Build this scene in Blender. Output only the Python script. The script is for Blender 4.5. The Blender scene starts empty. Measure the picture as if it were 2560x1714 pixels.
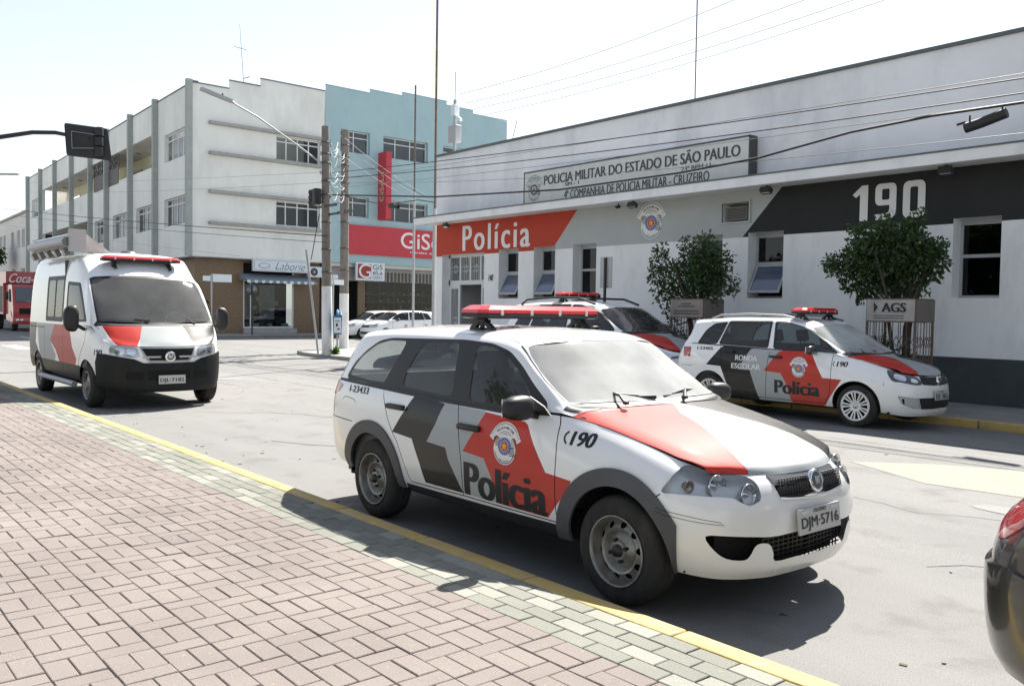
import bpy, bmesh, math, random
import numpy as np
from mathutils import Vector, Matrix
from mathutils.geometry import delaunay_2d_cdt
R = math.radians
rng = random.Random(7)
SC = bpy.context.scene
COL = SC.collection

# ------------------------------------------------------------------ camera
cam_d = bpy.data.cameras.new('camera'); cam = bpy.data.objects.new('camera', cam_d); COL.objects.link(cam)
cam_d.sensor_width = 36.0; cam_d.lens = 2183.6/2560*36
cam_d.clip_start = 0.05; cam_d.clip_end = 3000
_P, _RO, _A = 0.03678923, 0.01549534, -0.70068859
def _cam_axes():
    cp, sp, cr, sr = math.cos(_P), math.sin(_P), math.cos(_RO), math.sin(_RO)
    fw = np.array([0, cp, -sp]); up = np.array([0, sp, cp]); rt = np.array([1., 0, 0])
    rt2 = cr*rt+sr*up; up2 = -sr*rt+cr*up
    U = -np.array([math.sin(_A), math.cos(_A), 0]); V = np.array([math.sin(_A+math.pi/2), math.cos(_A+math.pi/2), 0])
    M = np.array([U, V, [0, 0, 1.]])
    return M@rt2, M@up2, M@fw
_rt, _up, _fw = _cam_axes()
cam.matrix_world = Matrix(((_rt[0], _up[0], -_fw[0], 0), (_rt[1], _up[1], -_fw[1], 0), (_rt[2], _up[2], -_fw[2], 1.58), (0, 0, 0, 1)))
SC.camera = cam
SC.render.resolution_x = 1024; SC.render.resolution_y = 685

# ------------------------------------------------------------------ sky, sun, exposure
w = bpy.data.worlds.new('World'); SC.world = w; w.use_nodes = True
nt = w.node_tree; nt.nodes.clear()
SUN_DIR = Vector((-0.34, 0.75, 1.0)).normalized()
sky = nt.nodes.new('ShaderNodeTexSky'); sky.sky_type = 'NISHITA'; sky.sun_disc = False
sky.sun_elevation = math.asin(SUN_DIR.z); sky.sun_rotation = math.atan2(SUN_DIR.x, SUN_DIR.y)
sky.air_density = 1.0; sky.dust_density = 0.7; sky.ozone_density = 1.0; sky.altitude = 500
bg = nt.nodes.new('ShaderNodeBackground'); bg.inputs[1].default_value = 0.082
outw = nt.nodes.new('ShaderNodeOutputWorld')
hs = nt.nodes.new('ShaderNodeHueSaturation'); hs.inputs['Saturation'].default_value = 0.5
nt.links.new(sky.outputs[0], hs.inputs['Color']); nt.links.new(hs.outputs[0], bg.inputs[0]); nt.links.new(bg.outputs[0], outw.inputs[0])
sun_d = bpy.data.lights.new('sun', 'SUN'); sun = bpy.data.objects.new('sun', sun_d); COL.objects.link(sun)
sun_d.energy = 5.0; sun_d.angle = R(0.53); sun_d.color = (1.0, 0.95, 0.87)
sun.rotation_euler = SUN_DIR.to_track_quat('Z', 'Y').to_euler()
SC.view_settings.view_transform = 'Standard'; SC.view_settings.look = 'None'
SC.view_settings.gamma = 1.0; SC.view_settings.use_curve_mapping = False
SC.view_settings.exposure = 1.32
SC.render.engine = 'CYCLES'

# ------------------------------------------------------------------ object helpers
def link_mesh(name, me, parent=None, mats=(), smooth=False):
    for m in mats: me.materials.append(m)
    if smooth: me.polygons.foreach_set('use_smooth', [True]*len(me.polygons))
    o = bpy.data.objects.new(name, me); COL.objects.link(o)
    if parent is not None: o.parent = parent
    return o
def tag(o, label=None, cat=None, group=None, kind=None):
    if label: o['label'] = label
    if cat: o['category'] = cat
    if group: o['group'] = group
    if kind: o['kind'] = kind
    return o
def thing(name, label, cat, loc=(0, 0, 0), rz=0.0, group=None):
    o = bpy.data.objects.new(name, None); COL.objects.link(o); o.empty_display_size = 0.2
    o.location = loc; o.rotation_euler = (0, 0, rz)
    return tag(o, label, cat, group)
def copy_tree(o, parent=None):
    c = o.copy(); COL.objects.link(c)
    if parent is not None: c.parent = parent
    for ch in o.children: copy_tree(ch, c)
    return c
class MB:
    """collects simple shapes into ONE mesh"""
    def __init__(s): s.v = []; s.f = []; s.m = []; s.sm = []
    def add(s, vs, fs, m=0, sm=False):
        b = len(s.v); s.v += [tuple(p) for p in vs]
        for f in fs: s.f.append(tuple(b+i for i in f)); s.m.append(m); s.sm.append(sm)
        return s
    def box(s, x0, x1, y0, y1, z0, z1, m=0, bev=0.0):
        if bev > 0: return s.bbox(x0, x1, y0, y1, z0, z1, bev, m)
        vs = [(x, y, z) for z in (z0, z1) for y in (y0, y1) for x in (x0, x1)]
        return s.add(vs, [(0, 2, 3, 1), (4, 5, 7, 6), (0, 1, 5, 4), (2, 6, 7, 3), (0, 4, 6, 2), (1, 3, 7, 5)], m)
    def bbox(s, x0, x1, y0, y1, z0, z1, b, m=0):
        bm = bmesh.new(); bmesh.ops.create_cube(bm, size=1)
        for v in bm.verts:
            v.co = Vector(((x0+x1)/2+v.co.x*(x1-x0), (y0+y1)/2+v.co.y*(y1-y0), (z0+z1)/2+v.co.z*(z1-z0)))
        bmesh.ops.bevel(bm, geom=bm.edges[:], offset=b, segments=2, affect='EDGES', profile=0.6)
        bm.verts.index_update()
        s.add([v.co[:] for v in bm.verts], [[v.index for v in f.verts] for f in bm.faces], m, True); bm.free(); return s
    def obox(s, c, ax, ay, az, m=0):
        c, ax, ay, az = map(Vector, (c, ax, ay, az))
        vs = [c+ax*i+ay*j+az*k for k in (-1, 1) for j in (-1, 1) for i in (-1, 1)]
        return s.add(vs, [(0, 2, 3, 1), (4, 5, 7, 6), (0, 1, 5, 4), (2, 6, 7, 3), (0, 4, 6, 2), (1, 3, 7, 5)], m)
    def bar(s, a, b, w, h=None, m=0):
        a, b = Vector(a), Vector(b); h = h or w; d = (b-a); L = d.length; d.normalize()
        up = Vector((0, 0, 1)) if abs(d.z) < .95 else Vector((0, 1, 0))
        x = d.cross(up).normalized(); z = x.cross(d)
        return s.obox((a+b)/2, d*(L/2), x*(w/2), z*(h/2), m)
    def tube(s, pts, r, n=8, m=0, caps=True, sm=True):
        pts = [Vector(p) for p in pts]; rs = r if isinstance(r, (list, tuple)) else [r]*len(pts)
        vs = []; fs = []; prev = None
        for i, p in enumerate(pts):
            d = (pts[min(i+1, len(pts)-1)]-pts[max(i-1, 0)]).normalized()
            if prev is None:
                ref = Vector((0, 0, 1)) if abs(d.z) < .9 else Vector((1, 0, 0)); x = d.cross(ref).normalized()
            else:
                x = (prev-d*prev.dot(d)).normalized()
            prev = x; y = d.cross(x)
            for k in range(n):
                a = 2*math.pi*k/n; vs.append(p+(x*math.cos(a)+y*math.sin(a))*rs[i])
        for i in range(len(pts)-1):
            for k in range(n):
                a = i*n+k; b = i*n+(k+1) % n; fs.append((a, b, b+n, a+n))
        s.add(vs, fs, m, sm)
        if caps:
            q = len(pts)-1
            s.add([vs[k] for k in range(n)], [tuple(range(n))[::-1]], m); s.add([vs[q*n+k] for k in range(n)], [tuple(range(n))], m)
        return s
    def cyl(s, a, b, r, n=16, m=0): return s.tube([a, b], r, n, m)
    def lathe(s, prof, c=(0, 0, 0), axis='z', n=32, m=0, sm=True, mats=None):
        """prof: list of (radius, height)"""
        vs = []; fs = []
        for (r, h) in prof:
            for k in range(n):
                a = 2*math.pi*k/n; x, y = r*math.cos(a), r*math.sin(a)
                p = {'z': (x, y, h), 'y': (x, h, y), 'x': (h, x, y)}[axis]
                vs.append((c[0]+p[0], c[1]+p[1], c[2]+p[2]))
        for i in range(len(prof)-1):
            mm = mats[i] if mats else m
            s.add([], [], mm)
            for k in range(n):
                a = i*n+k; b = i*n+(k+1) % n
                fs.append(((a, b, b+n, a+n), mm))
        b0 = len(s.v); s.v += vs
        for f, mm in fs: s.f.append(tuple(b0+i for i in f)); s.m.append(mm); s.sm.append(sm)
        return s
    def prism(s, poly, d0, d1, plane='xz', m=0):
        """extrude a 2D polygon; plane xz -> depth along y"""
        def P(a, b, d): return {'xz': (a, d, b), 'xy': (a, b, d), 'yz': (d, a, b)}[plane]
        n = len(poly); vs = [P(a, b, d0) for a, b in poly]+[P(a, b, d1) for a, b in poly]
        fs = [tuple(range(n))[::-1], tuple(range(n, 2*n))]+[(i, (i+1) % n, n+(i+1) % n, n+i) for i in range(n)]
        return s.add(vs, fs, m)
    def quad(s, a, b, c, d, m=0): return s.add([a, b, c, d], [(0, 1, 2, 3)], m)
    def build(s, name, mats, parent=None, fixn=True):
        me = bpy.data.meshes.new(name); me.from_pydata(s.v, [], s.f)
        if not isinstance(mats, (list, tuple)): mats = [mats]
        for mt in mats: me.materials.append(mt)
        me.polygons.foreach_set('material_index', s.m); me.polygons.foreach_set('use_smooth', s.sm)
        if fixn:
            bm = bmesh.new(); bm.from_mesh(me); bmesh.ops.recalc_face_normals(bm, faces=bm.faces[:]); bm.to_mesh(me); bm.free()
        me.update()
        o = bpy.data.objects.new(name, me); COL.objects.link(o)
        if parent is not None: o.parent = parent
        return o
# ------------------------------------------------------------------ materials
def _new(name):
    m = bpy.data.materials.new(name); m.use_nodes = True
    return m, m.node_tree, m.node_tree.nodes['Principled BSDF']
def mat(name, col, rough=0.6, metal=0.0, spec=0.5, coat=0.0, var=0.0, vscale=4.0, bump=0.0, bscale=60.0, dirt=None, emis=None, space='Object'):
    """principled with optional noise variation of colour, fine bump and dirt patches"""
    m, t, b = _new(name)
    b.inputs['Base Color'].default_value = (*col, 1); b.inputs['Roughness'].default_value = rough
    b.inputs['Metallic'].default_value = metal; b.inputs['Specular IOR Level'].default_value = spec
    b.inputs['Coat Weight'].default_value = coat; b.inputs['Coat Roughness'].default_value = 0.03
    if emis: b.inputs['Emission Color'].default_value = (*emis[:3], 1); b.inputs['Emission Strength'].default_value = emis[3]
    L = t.links.new; N = t.nodes.new
    if var or bump or dirt:
        tc = N('ShaderNodeTexCoord')
    src = None
    if var:
        n = N('ShaderNodeTexNoise'); n.inputs['Scale'].default_value = vscale; n.inputs['Detail'].default_value = 6; n.inputs['Roughness'].default_value = 0.65
        L(tc.outputs[space], n.inputs['Vector'])
        r = N('ShaderNodeMapRange'); r.inputs[1].default_value = 0.3; r.inputs[2].default_value = 0.7; r.inputs[3].default_value = 1-var; r.inputs[4].default_value = 1+var
        L(n.outputs[0], r.inputs[0])
        mx = N('ShaderNodeVectorMath'); mx.operation = 'SCALE'; mx.inputs[0].default_value = col; L(r.outputs[0], mx.inputs['Scale'])
        src = mx.outputs[0]; L(src, b.inputs['Base Color'])
        rr = N('ShaderNodeMapRange'); rr.inputs[3].default_value = max(0, rough-0.08); rr.inputs[4].default_value = min(1, rough+0.1); L(n.outputs[0], rr.inputs[0]); L(rr.outputs[0], b.inputs['Roughness'])
    if dirt:
        dcol, amt, dsc = dirt
        n2 = N('ShaderNodeTexNoise'); n2.inputs['Scale'].default_value = dsc; n2.inputs['Detail'].default_value = 8; n2.inputs['Roughness'].default_value = 0.7
        mp = N('ShaderNodeMapping'); mp.inputs['Scale'].default_value = (1, 1, 0.35); L(tc.outputs[space], mp.inputs['Vector']); L(mp.outputs[0], n2.inputs['Vector'])
        r2 = N('ShaderNodeMapRange'); r2.inputs[1].default_value = 0.48; r2.inputs[2].default_value = 0.75; r2.inputs[3].default_value = 0; r2.inputs[4].default_value = amt
        L(n2.outputs[0], r2.inputs[0])
        mm = N('ShaderNodeMix'); mm.data_type = 'RGBA'; L(r2.outputs[0], mm.inputs[0]); mm.inputs[7].default_value = (*dcol, 1)
        if src is not None: L(src, mm.inputs[6])
        else: mm.inputs[6].default_value = (*col, 1)
        L(mm.outputs[2], b.inputs['Base Color'])
    if bump:
        n3 = N('ShaderNodeTexNoise'); n3.inputs['Scale'].default_value = bscale; n3.inputs['Detail'].default_value = 5
        L(tc.outputs[space], n3.inputs['Vector'])
        bp = N('ShaderNodeBump'); bp.inputs['Strength'].default_value = bump; bp.inputs['Distance'].default_value = 0.01
        L(n3.outputs[0], bp.inputs['Height']); L(bp.outputs[0], b.inputs['Normal'])
    return m
def paint(name, col, rough=0.35, coat=1.0, dust=(0.50, 0.45, 0.32), amt=0.35, zt=0.75, film=0.06, spec=0.5):
    """car paint with road dust that thickens towards the sills"""
    m, t, b = _new(name); L = t.links.new; N = t.nodes.new
    b.inputs['Roughness'].default_value = rough; b.inputs['Coat Weight'].default_value = coat; b.inputs['Coat Roughness'].default_value = 0.04
    tc = N('ShaderNodeTexCoord'); sp = N('ShaderNodeSeparateXYZ'); L(tc.outputs['Object'], sp.inputs[0])
    n = N('ShaderNodeTexNoise'); n.inputs['Scale'].default_value = 3.0; n.inputs['Detail'].default_value = 7; n.inputs['Roughness'].default_value = 0.7; L(tc.outputs['Object'], n.inputs['Vector'])
    r = N('ShaderNodeMapRange'); r.inputs[1].default_value = zt; r.inputs[2].default_value = 0.15; r.inputs[3].default_value = 0; r.inputs[4].default_value = amt; L(sp.outputs[2], r.inputs[0])
    mu = N('ShaderNodeMath'); mu.operation = 'MULTIPLY'; L(r.outputs[0], mu.inputs[0]); L(n.outputs[0], mu.inputs[1])
    ad = N('ShaderNodeMath'); ad.operation = 'MULTIPLY_ADD'; L(n.outputs[0], ad.inputs[0]); ad.inputs[1].default_value = film; b.inputs['Specular IOR Level'].default_value = spec; L(mu.outputs[0], ad.inputs[2])
    mm = N('ShaderNodeMix'); mm.data_type = 'RGBA'; L(ad.outputs[0], mm.inputs[0]); mm.inputs[6].default_value = (*col, 1); mm.inputs[7].default_value = (*dust, 1)
    L(mm.outputs[2], b.inputs['Base Color'])
    ro = N('ShaderNodeMath'); ro.operation = 'MULTIPLY_ADD'; L(ad.outputs[0], ro.inputs[0]); ro.inputs[1].default_value = 0.8; ro.inputs[2].default_value = 0.04; L(ro.outputs[0], b.inputs['Coat Roughness'])
    return m
def glass(name, tint=(0.55, 0.62, 0.60), refl=1.0, rough=0.02, film=0.0, filmcol=(0.6, 0.6, 0.58)):
    """thin pane: tinted see-through plus mirror reflection by angle, optional diffuse film (dust; on windscreens painted glare as well)"""
    m = bpy.data.materials.new(name); m.use_nodes = True; t = m.node_tree; t.nodes.clear(); L = t.links.new; N = t.nodes.new
    o = N('ShaderNodeOutputMaterial'); tr = N('ShaderNodeBsdfTransparent'); tr.inputs[0].default_value = (*tint, 1)
    gl = N('ShaderNodeBsdfGlossy'); gl.inputs['Roughness'].default_value = rough; gl.inputs[0].default_value = (refl, refl, refl, 1)
    fr = N('ShaderNodeFresnel'); fr.inputs[0].default_value = 1.45; mx = N('ShaderNodeMixShader')
    L(fr.outputs[0], mx.inputs[0]); L(tr.outputs[0], mx.inputs[1]); L(gl.outputs[0], mx.inputs[2])
    if film > 0:
        df = N('ShaderNodeBsdfDiffuse'); df.inputs[0].default_value = (*filmcol, 1)
        tc = N('ShaderNodeTexCoord'); n = N('ShaderNodeTexNoise'); n.inputs['Scale'].default_value = 2.5; n.inputs['Detail'].default_value = 6; L(tc.outputs['Object'], n.inputs[0])
        r = N('ShaderNodeMapRange'); r.inputs[3].default_value = film*0.4; r.inputs[4].default_value = film*1.5; L(n.outputs[0], r.inputs[0])
        m2 = N('ShaderNodeMixShader'); L(r.outputs[0], m2.inputs[0]); L(mx.outputs[0], m2.inputs[1]); L(df.outputs[0], m2.inputs[2]); L(m2.outputs[0], o.inputs[0])
    else: L(mx.outputs[0], o.inputs[0])
    return m
M = {}
M['white'] = paint('white_paint', (0.84, 0.85, 0.85), amt=0.6)
M['red'] = paint('red_film', (0.50, 0.032, 0.022), rough=0.55, coat=0.35, amt=0.25, film=0.03, spec=0.15)
M['grey'] = paint('grey_film', (0.36, 0.39, 0.40), rough=0.55, coat=0.35, amt=0.4, spec=0.15)
M['black'] = paint('black_film', (0.006, 0.006, 0.007), rough=0.45, coat=0.35, amt=0.10, film=0.012, spec=0.25)
M['trim'] = mat('black_plastic', (0.014, 0.014, 0.015), 0.5, var=0.2)
M['arch'] = mat('grey_plastic_cladding', (0.075, 0.075, 0.08), 0.6, var=0.18, bump=0.15, bscale=400)
M['gap'] = mat('panel_gap', (0.004, 0.004, 0.004), 0.9)
M['tyre'] = mat('tyre_rubber', (0.022, 0.021, 0.02), 0.85, var=0.3, vscale=12, dirt=((0.09, 0.08, 0.065), 0.5, 9))
M['steel'] = mat('steel_rim', (0.30, 0.29, 0.27), 0.42, metal=0.6, var=0.25, vscale=10, dirt=((0.12, 0.085, 0.05), 0.7, 12))
M['alloy'] = mat('silver_wheel_cover', (0.62, 0.63, 0.64), 0.35, metal=0.5)
M['chrome'] = mat('chrome', (0.8, 0.8, 0.8), 0.08, metal=1.0)
M['reflector'] = mat('lamp_reflector', (0.75, 0.76, 0.76), 0.14, metal=1.0)
M['lens'] = glass('clear_lens', (0.93, 0.94, 0.94), refl=0.9)
M['tailred'] = mat('red_lamp_lens', (0.33, 0.02, 0.02), 0.12, coat=1.0)
M['amber'] = mat('amber_lens', (0.5, 0.16, 0.03), 0.15, coat=1.0)
M['barred'] = mat('red_beacon_lens', (0.62, 0.02, 0.02), 0.22, coat=0.8, emis=(0.5, 0.0, 0.0, 0.0))
M['dkgrey'] = mat('dark_grey_metal', (0.06, 0.06, 0.06), 0.5)
M['glass_side'] = glass('tinted_side_glass', (0.52, 0.60, 0.60), film=0.05)
M['glass_ws'] = glass('windscreen_glass', (0.62, 0.70, 0.67), film=0.40, filmcol=(.84, .85, .83), rough=.05)  # bright film: some dust, plus sky glare painted in as diffuse white
M['glass_dark'] = glass('dark_glass', (0.2, 0.24, 0.25), film=0.02)
M['fabric'] = mat('seat_fabric', (0.045, 0.047, 0.05), 0.9, var=0.3, vscale=30)
M['inner'] = mat('interior_plastic', (0.09, 0.09, 0.09), 0.7, var=0.15)
M['headliner'] = mat('headliner', (0.5, 0.5, 0.48), 0.9)
M['plate'] = mat('number_plate', (0.50, 0.50, 0.48), 0.4)
M['signink'] = mat('faded_black_ink', (.07, .07, .072), .7)
M['ink'] = mat('black_ink', (0.012, 0.012, 0.014), 0.5)
M['whiteink'] = mat('white_ink', (0.75, 0.75, 0.74), 0.5)
M['blueink'] = mat('blue_ink', (0.09, 0.12, 0.33), 0.5)
M['yelink'] = mat('yellow_ink', (0.75, 0.42, 0.06), 0.5)
M['redink'] = mat('red_ink', (0.45, 0.05, 0.03), 0.5)
M['dkg2'] = mat('grille_surround', (0.16, 0.165, 0.17), 0.3, metal=0.6)
M['lampin'] = mat('lamp_housing', (0.78, 0.79, 0.79), 0.3, metal=0.35)
M['amb2'] = mat('indicator_bulb', (0.45, 0.33, 0.25), 0.2, metal=0.4)
# ------------------------------------------------------------------ curved body patches
def _herm(p0, p1, p2, p3, t):
    d0, d1, d2 = p1-p0, p2-p1, p3-p2
    def tg(a, b):
        s = a*b; den = a+b
        return np.where(s > 0, 2*s/np.where(np.abs(den) < 1e-12, 1, den), 0.0)
    m1, m2 = tg(d0, d1), tg(d1, d2)
    t = t[..., None]; t2 = t*t; t3 = t2*t
    return (2*t3-3*t2+1)*p1+(t3-2*t2+t)*m1+(-2*t3+3*t2)*p2+(t3-t2)*m2
class Patch:
    def __init__(s, ctrl, mirror_end=True, mu0=False, mu1=False):
        C = np.array(ctrl, float)
        # pad: reflect the last rail across y=0 so that the centre line is smooth; extrapolate elsewhere
        last = C[:, -2].copy(); last[:, 1] *= -1
        if not mirror_end: last = 2*C[:, -1]-C[:, -2]
        C = np.concatenate([2*C[:, :1]-C[:, 1:2], C, last[:, None]], 1)
        def end(a, b, mir):
            if mir: e = b.copy(); e[:, 1] *= -1; return e
            return 2*a-b
        C = np.concatenate([end(C[0], C[1], mu0)[None], C, end(C[-1], C[-2], mu1)[None]], 0)
        s.C = C; s.nu = C.shape[0]-2; s.nv = C.shape[1]-2
    def ev(s, u, v):
        u = np.clip(np.asarray(u, float), 0, s.nu-1-1e-9); v = np.clip(np.asarray(v, float), 0, s.nv-1-1e-9)
        iu = np.floor(u).astype(int); iv = np.floor(v).astype(int); tu, tv = u-iu, v-iv
        rows = [_herm(s.C[iu+k, iv], s.C[iu+k, iv+1], s.C[iu+k, iv+2], s.C[iu+k, iv+3], tv) for k in range(4)]
        return _herm(rows[0], rows[1], rows[2], rows[3], tu)
    def nrm(s, u, v):
        e = 0.02; u = np.asarray(u, float); v = np.asarray(v, float)
        du = s.ev(np.minimum(u+e, s.nu-1), v)-s.ev(np.maximum(u-e, 0), v)
        dv = s.ev(u, np.minimum(v+e, s.nv-1))-s.ev(u, np.maximum(v-e, 0))
        n = np.cross(du, dv); n /= np.maximum(np.linalg.norm(n, axis=-1, keepdims=True), 1e-9)
        return n
    def inv(s, pts, ax, region=None, K=24):
        """parameter of points given by two coordinates ax=(i,j)"""
        u0, u1, v0, v1 = region or (0, s.nu-1, 0, s.nv-1)
        U, V = np.meshgrid(np.linspace(u0, u1, int((u1-u0)*K)+2), np.linspace(v0, v1, int((v1-v0)*K)+2), indexing='ij')
        U = U.ravel(); V = V.ravel(); G = s.ev(U, V)[:, list(ax)]; Q = np.array(pts, float).reshape(-1, 2); k = np.empty(len(Q), int)
        for i in range(0, len(Q), 400):
            k[i:i+400] = (((Q[i:i+400, None, :]-G[None])**2).sum(2)).argmin(1)
        u, v = U[k].astype(float), V[k].astype(float); e = 1e-3
        for _ in range(6):
            b = s.ev(u, v)[:, list(ax)]; a1 = (s.ev(u+e, v)[:, list(ax)]-b)/e; a2 = (s.ev(u, v+e)[:, list(ax)]-b)/e; r = Q-b
            det = a1[:, 0]*a2[:, 1]-a1[:, 1]*a2[:, 0]; ok = np.abs(det) > 1e-7; dt = np.where(ok, det, 1)
            du = np.clip((r[:, 0]*a2[:, 1]-r[:, 1]*a2[:, 0])/dt, -.2, .2)*ok; dv = np.clip((a1[:, 0]*r[:, 1]-a1[:, 1]*r[:, 0])/dt, -.2, .2)*ok
            u = np.clip(u+du, u0, u1); v = np.clip(v+dv, v0, v1)
        return list(zip(u.tolist(), v.tolist()))
def dens(poly, step=0.04, closed=True):
    out = []; n = len(poly)
    for i in range(n if closed else n-1):
        a, b = poly[i], poly[(i+1) % n]; L = math.hypot(b[0]-a[0], b[1]-a[1]); k = max(1, int(L/step))
        for j in range(k): out.append((a[0]+(b[0]-a[0])*j/k, a[1]+(b[1]-a[1])*j/k))
    if not closed: out.append(tuple(poly[-1]))
    return out
def smooth_poly(poly, k=4, tight=0.5):
    """closed Catmull-Rom through the points"""
    out = []; n = len(poly)
    for i in range(n):
        p0, p1, p2, p3 = [np.array(poly[(i+j-1) % n], float) for j in range(4)]
        for q in range(k):
            t = q/k; m1 = (p2-p0)*tight; m2 = (p3-p1)*tight; t2, t3 = t*t, t*t*t
            out.append(tuple((2*t3-3*t2+1)*p1+(t3-2*t2+t)*m1+(-2*t3+3*t2)*p2+(t3-t2)*m2))
    return out
def round_poly(poly, r=0.03, k=4):
    out = []; n = len(poly)
    for i in range(n):
        a, b, c = np.array(poly[i-1], float), np.array(poly[i], float), np.array(poly[(i+1) % n], float)
        la, lc = np.linalg.norm(a-b), np.linalg.norm(c-b); rr = min(r, la*.45, lc*.45)
        p, q = b+(a-b)/max(la, 1e-9)*rr, b+(c-b)/max(lc, 1e-9)*rr
        for j in range(k+1):
            t = j/k; out.append(tuple((1-t)**2*p+2*t*(1-t)*b+t*t*q))
    return out
def strip(pl, w):
    """thin closed polygon round an open polyline"""
    P = [np.array(p, float) for p in pl]; L = []; Rr = []
    for i, p in enumerate(P):
        d = P[min(i+1, len(P)-1)]-P[max(i-1, 0)]; d /= max(np.linalg.norm(d), 1e-9); n = np.array([-d[1], d[0]])*w/2
        L.append(tuple(p+n)); Rr.append(tuple(p-n))
    return L+Rr[::-1]
def circ(cx, cz, r, n=40, a0=0, a1=360): return [(cx+r*math.cos(R(a0+(a1-a0)*k/n)), cz+r*math.sin(R(a0+(a1-a0)*k/n))) for k in range(n)]
def in_poly(c, pl):
    lo, hi = pl.min(0), pl.max(0); ins = np.zeros(len(c), bool)
    cand = np.nonzero((c[:, 0] >= lo[0]) & (c[:, 0] <= hi[0]) & (c[:, 1] >= lo[1]) & (c[:, 1] <= hi[1]))[0]
    if not len(cand): return ins
    x, y = c[cand, 0], c[cand, 1]; r = np.zeros(len(cand), bool); j = len(pl)-1
    for i in range(len(pl)):
        x0, y0, x1, y1 = pl[i, 0], pl[i, 1], pl[j, 0], pl[j, 1]
        if y0 != y1: r ^= ((y0 > y) != (y1 > y)) & (x < (x1-x0)*(y-y0)/(y1-y0)+x0)
        j = i
    ins[cand] = r; return ins
def tessellate(patch, feats, ku, kv, su, sv):
    """feats: list of uv polygons. returns uv verts (n,2), tris, list of feature index lists per tri"""
    eps = 1e-5
    U = np.linspace(0, patch.nu-1, (patch.nu-1)*ku+1); V = np.linspace(0, patch.nv-1, (patch.nv-1)*kv+1)
    vs = [Vector((u*su, v*sv)) for u in U for v in V]; edges = []; nV = len(V)
    for i in range(len(U)-1): edges += [(i*nV, (i+1)*nV), (i*nV+nV-1, (i+1)*nV+nV-1)]
    for j in range(nV-1): edges += [(j, j+1), ((len(U)-1)*nV+j, (len(U)-1)*nV+j+1)]
    polys = []
    for poly in feats:
        b = len(vs); pp = []
        for (u, v) in poly:
            q = Vector((min(max(u, 0), patch.nu-1)*su, min(max(v, 0), patch.nv-1)*sv))
            if not pp or (pp[-1]-q).length > 1e-4: pp.append(q)
        if (pp[0]-pp[-1]).length < 1e-4: pp.pop()
        vs += pp; n = len(pp); edges += [(b+i, b+(i+1) % n) for i in range(n)] if n > 2 else []
        polys.append(np.array([(p.x, p.y) for p in pp]))
    r = delaunay_2d_cdt(vs, edges, [], 0, eps, False)
    vo, fo = np.array([(p.x, p.y) for p in r[0]]), [tuple(f) for f in r[2]]
    c = vo[np.array(fo)].mean(1); of = [[] for _ in fo]
    for k, pl in enumerate(polys):
        if len(pl) < 3: continue
        ins = in_poly(c, pl)
        for i in np.nonzero(ins)[0]: of[i].append(k)
    return vo/np.array([su, sv]), fo, of
def face_set_mesh(name, P, Nn, tris, mats, midx, raise_=0.0, flip=False, mirror=False, parent=None, wall=True):
    """build one object from a set of triangles; raise_ lifts it along the normal and closes the rim down to the surface"""
    used = sorted({i for t in tris for i in t}); mp = {k: i for i, k in enumerate(used)}
    V = P[used]+Nn[used]*raise_; Nr = Nn[used].copy()
    T = [[mp[i] for i in t] for t in tris]; mi = list(midx)
    vn = [tuple(n) for n in Nr]; verts = [tuple(p) for p in V]
    if raise_ and wall:
        cnt = {}
        for t in T:
            for a, b in ((t[0], t[1]), (t[1], t[2]), (t[2], t[0])):
                cnt[(a, b)] = 1
        low = {}
        for (a, b) in list(cnt):
            if (b, a) in cnt: continue
            q = []
            ed = V[b]-V[a]; nn = np.cross(ed, Nr[a]); nn = nn/max(np.linalg.norm(nn), 1e-9)
            k = len(verts)
            verts += [tuple(V[a]), tuple(V[b]), tuple(P[used[b]]-Nn[used[b]]*0.002), tuple(P[used[a]]-Nn[used[a]]*0.002)]
            vn += [tuple(nn)]*4
            T.append([k+1, k, k+3, k+2] if raise_ > 0 else [k, k+1, k+2, k+3]); mi.append(mi[0] if mi else 0)
    if mirror:
        verts = [(x, -y, z) for x, y, z in verts]; vn = [(x, -y, z) for x, y, z in vn]; T = [t[::-1] for t in T]
    if flip: T = [t[::-1] for t in T]
    me = bpy.data.meshes.new(name); me.from_pydata(verts, [], T)
    for m_ in mats: me.materials.append(m_)
    me.polygons.foreach_set('material_index', mi); me.polygons.foreach_set('use_smooth', [True]*len(T)); me.update()
    me.normals_split_custom_set_from_vertices(vn)
    o = bpy.data.objects.new(name, me); COL.objects.link(o)
    if parent is not None: o.parent = parent
    return o
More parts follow.
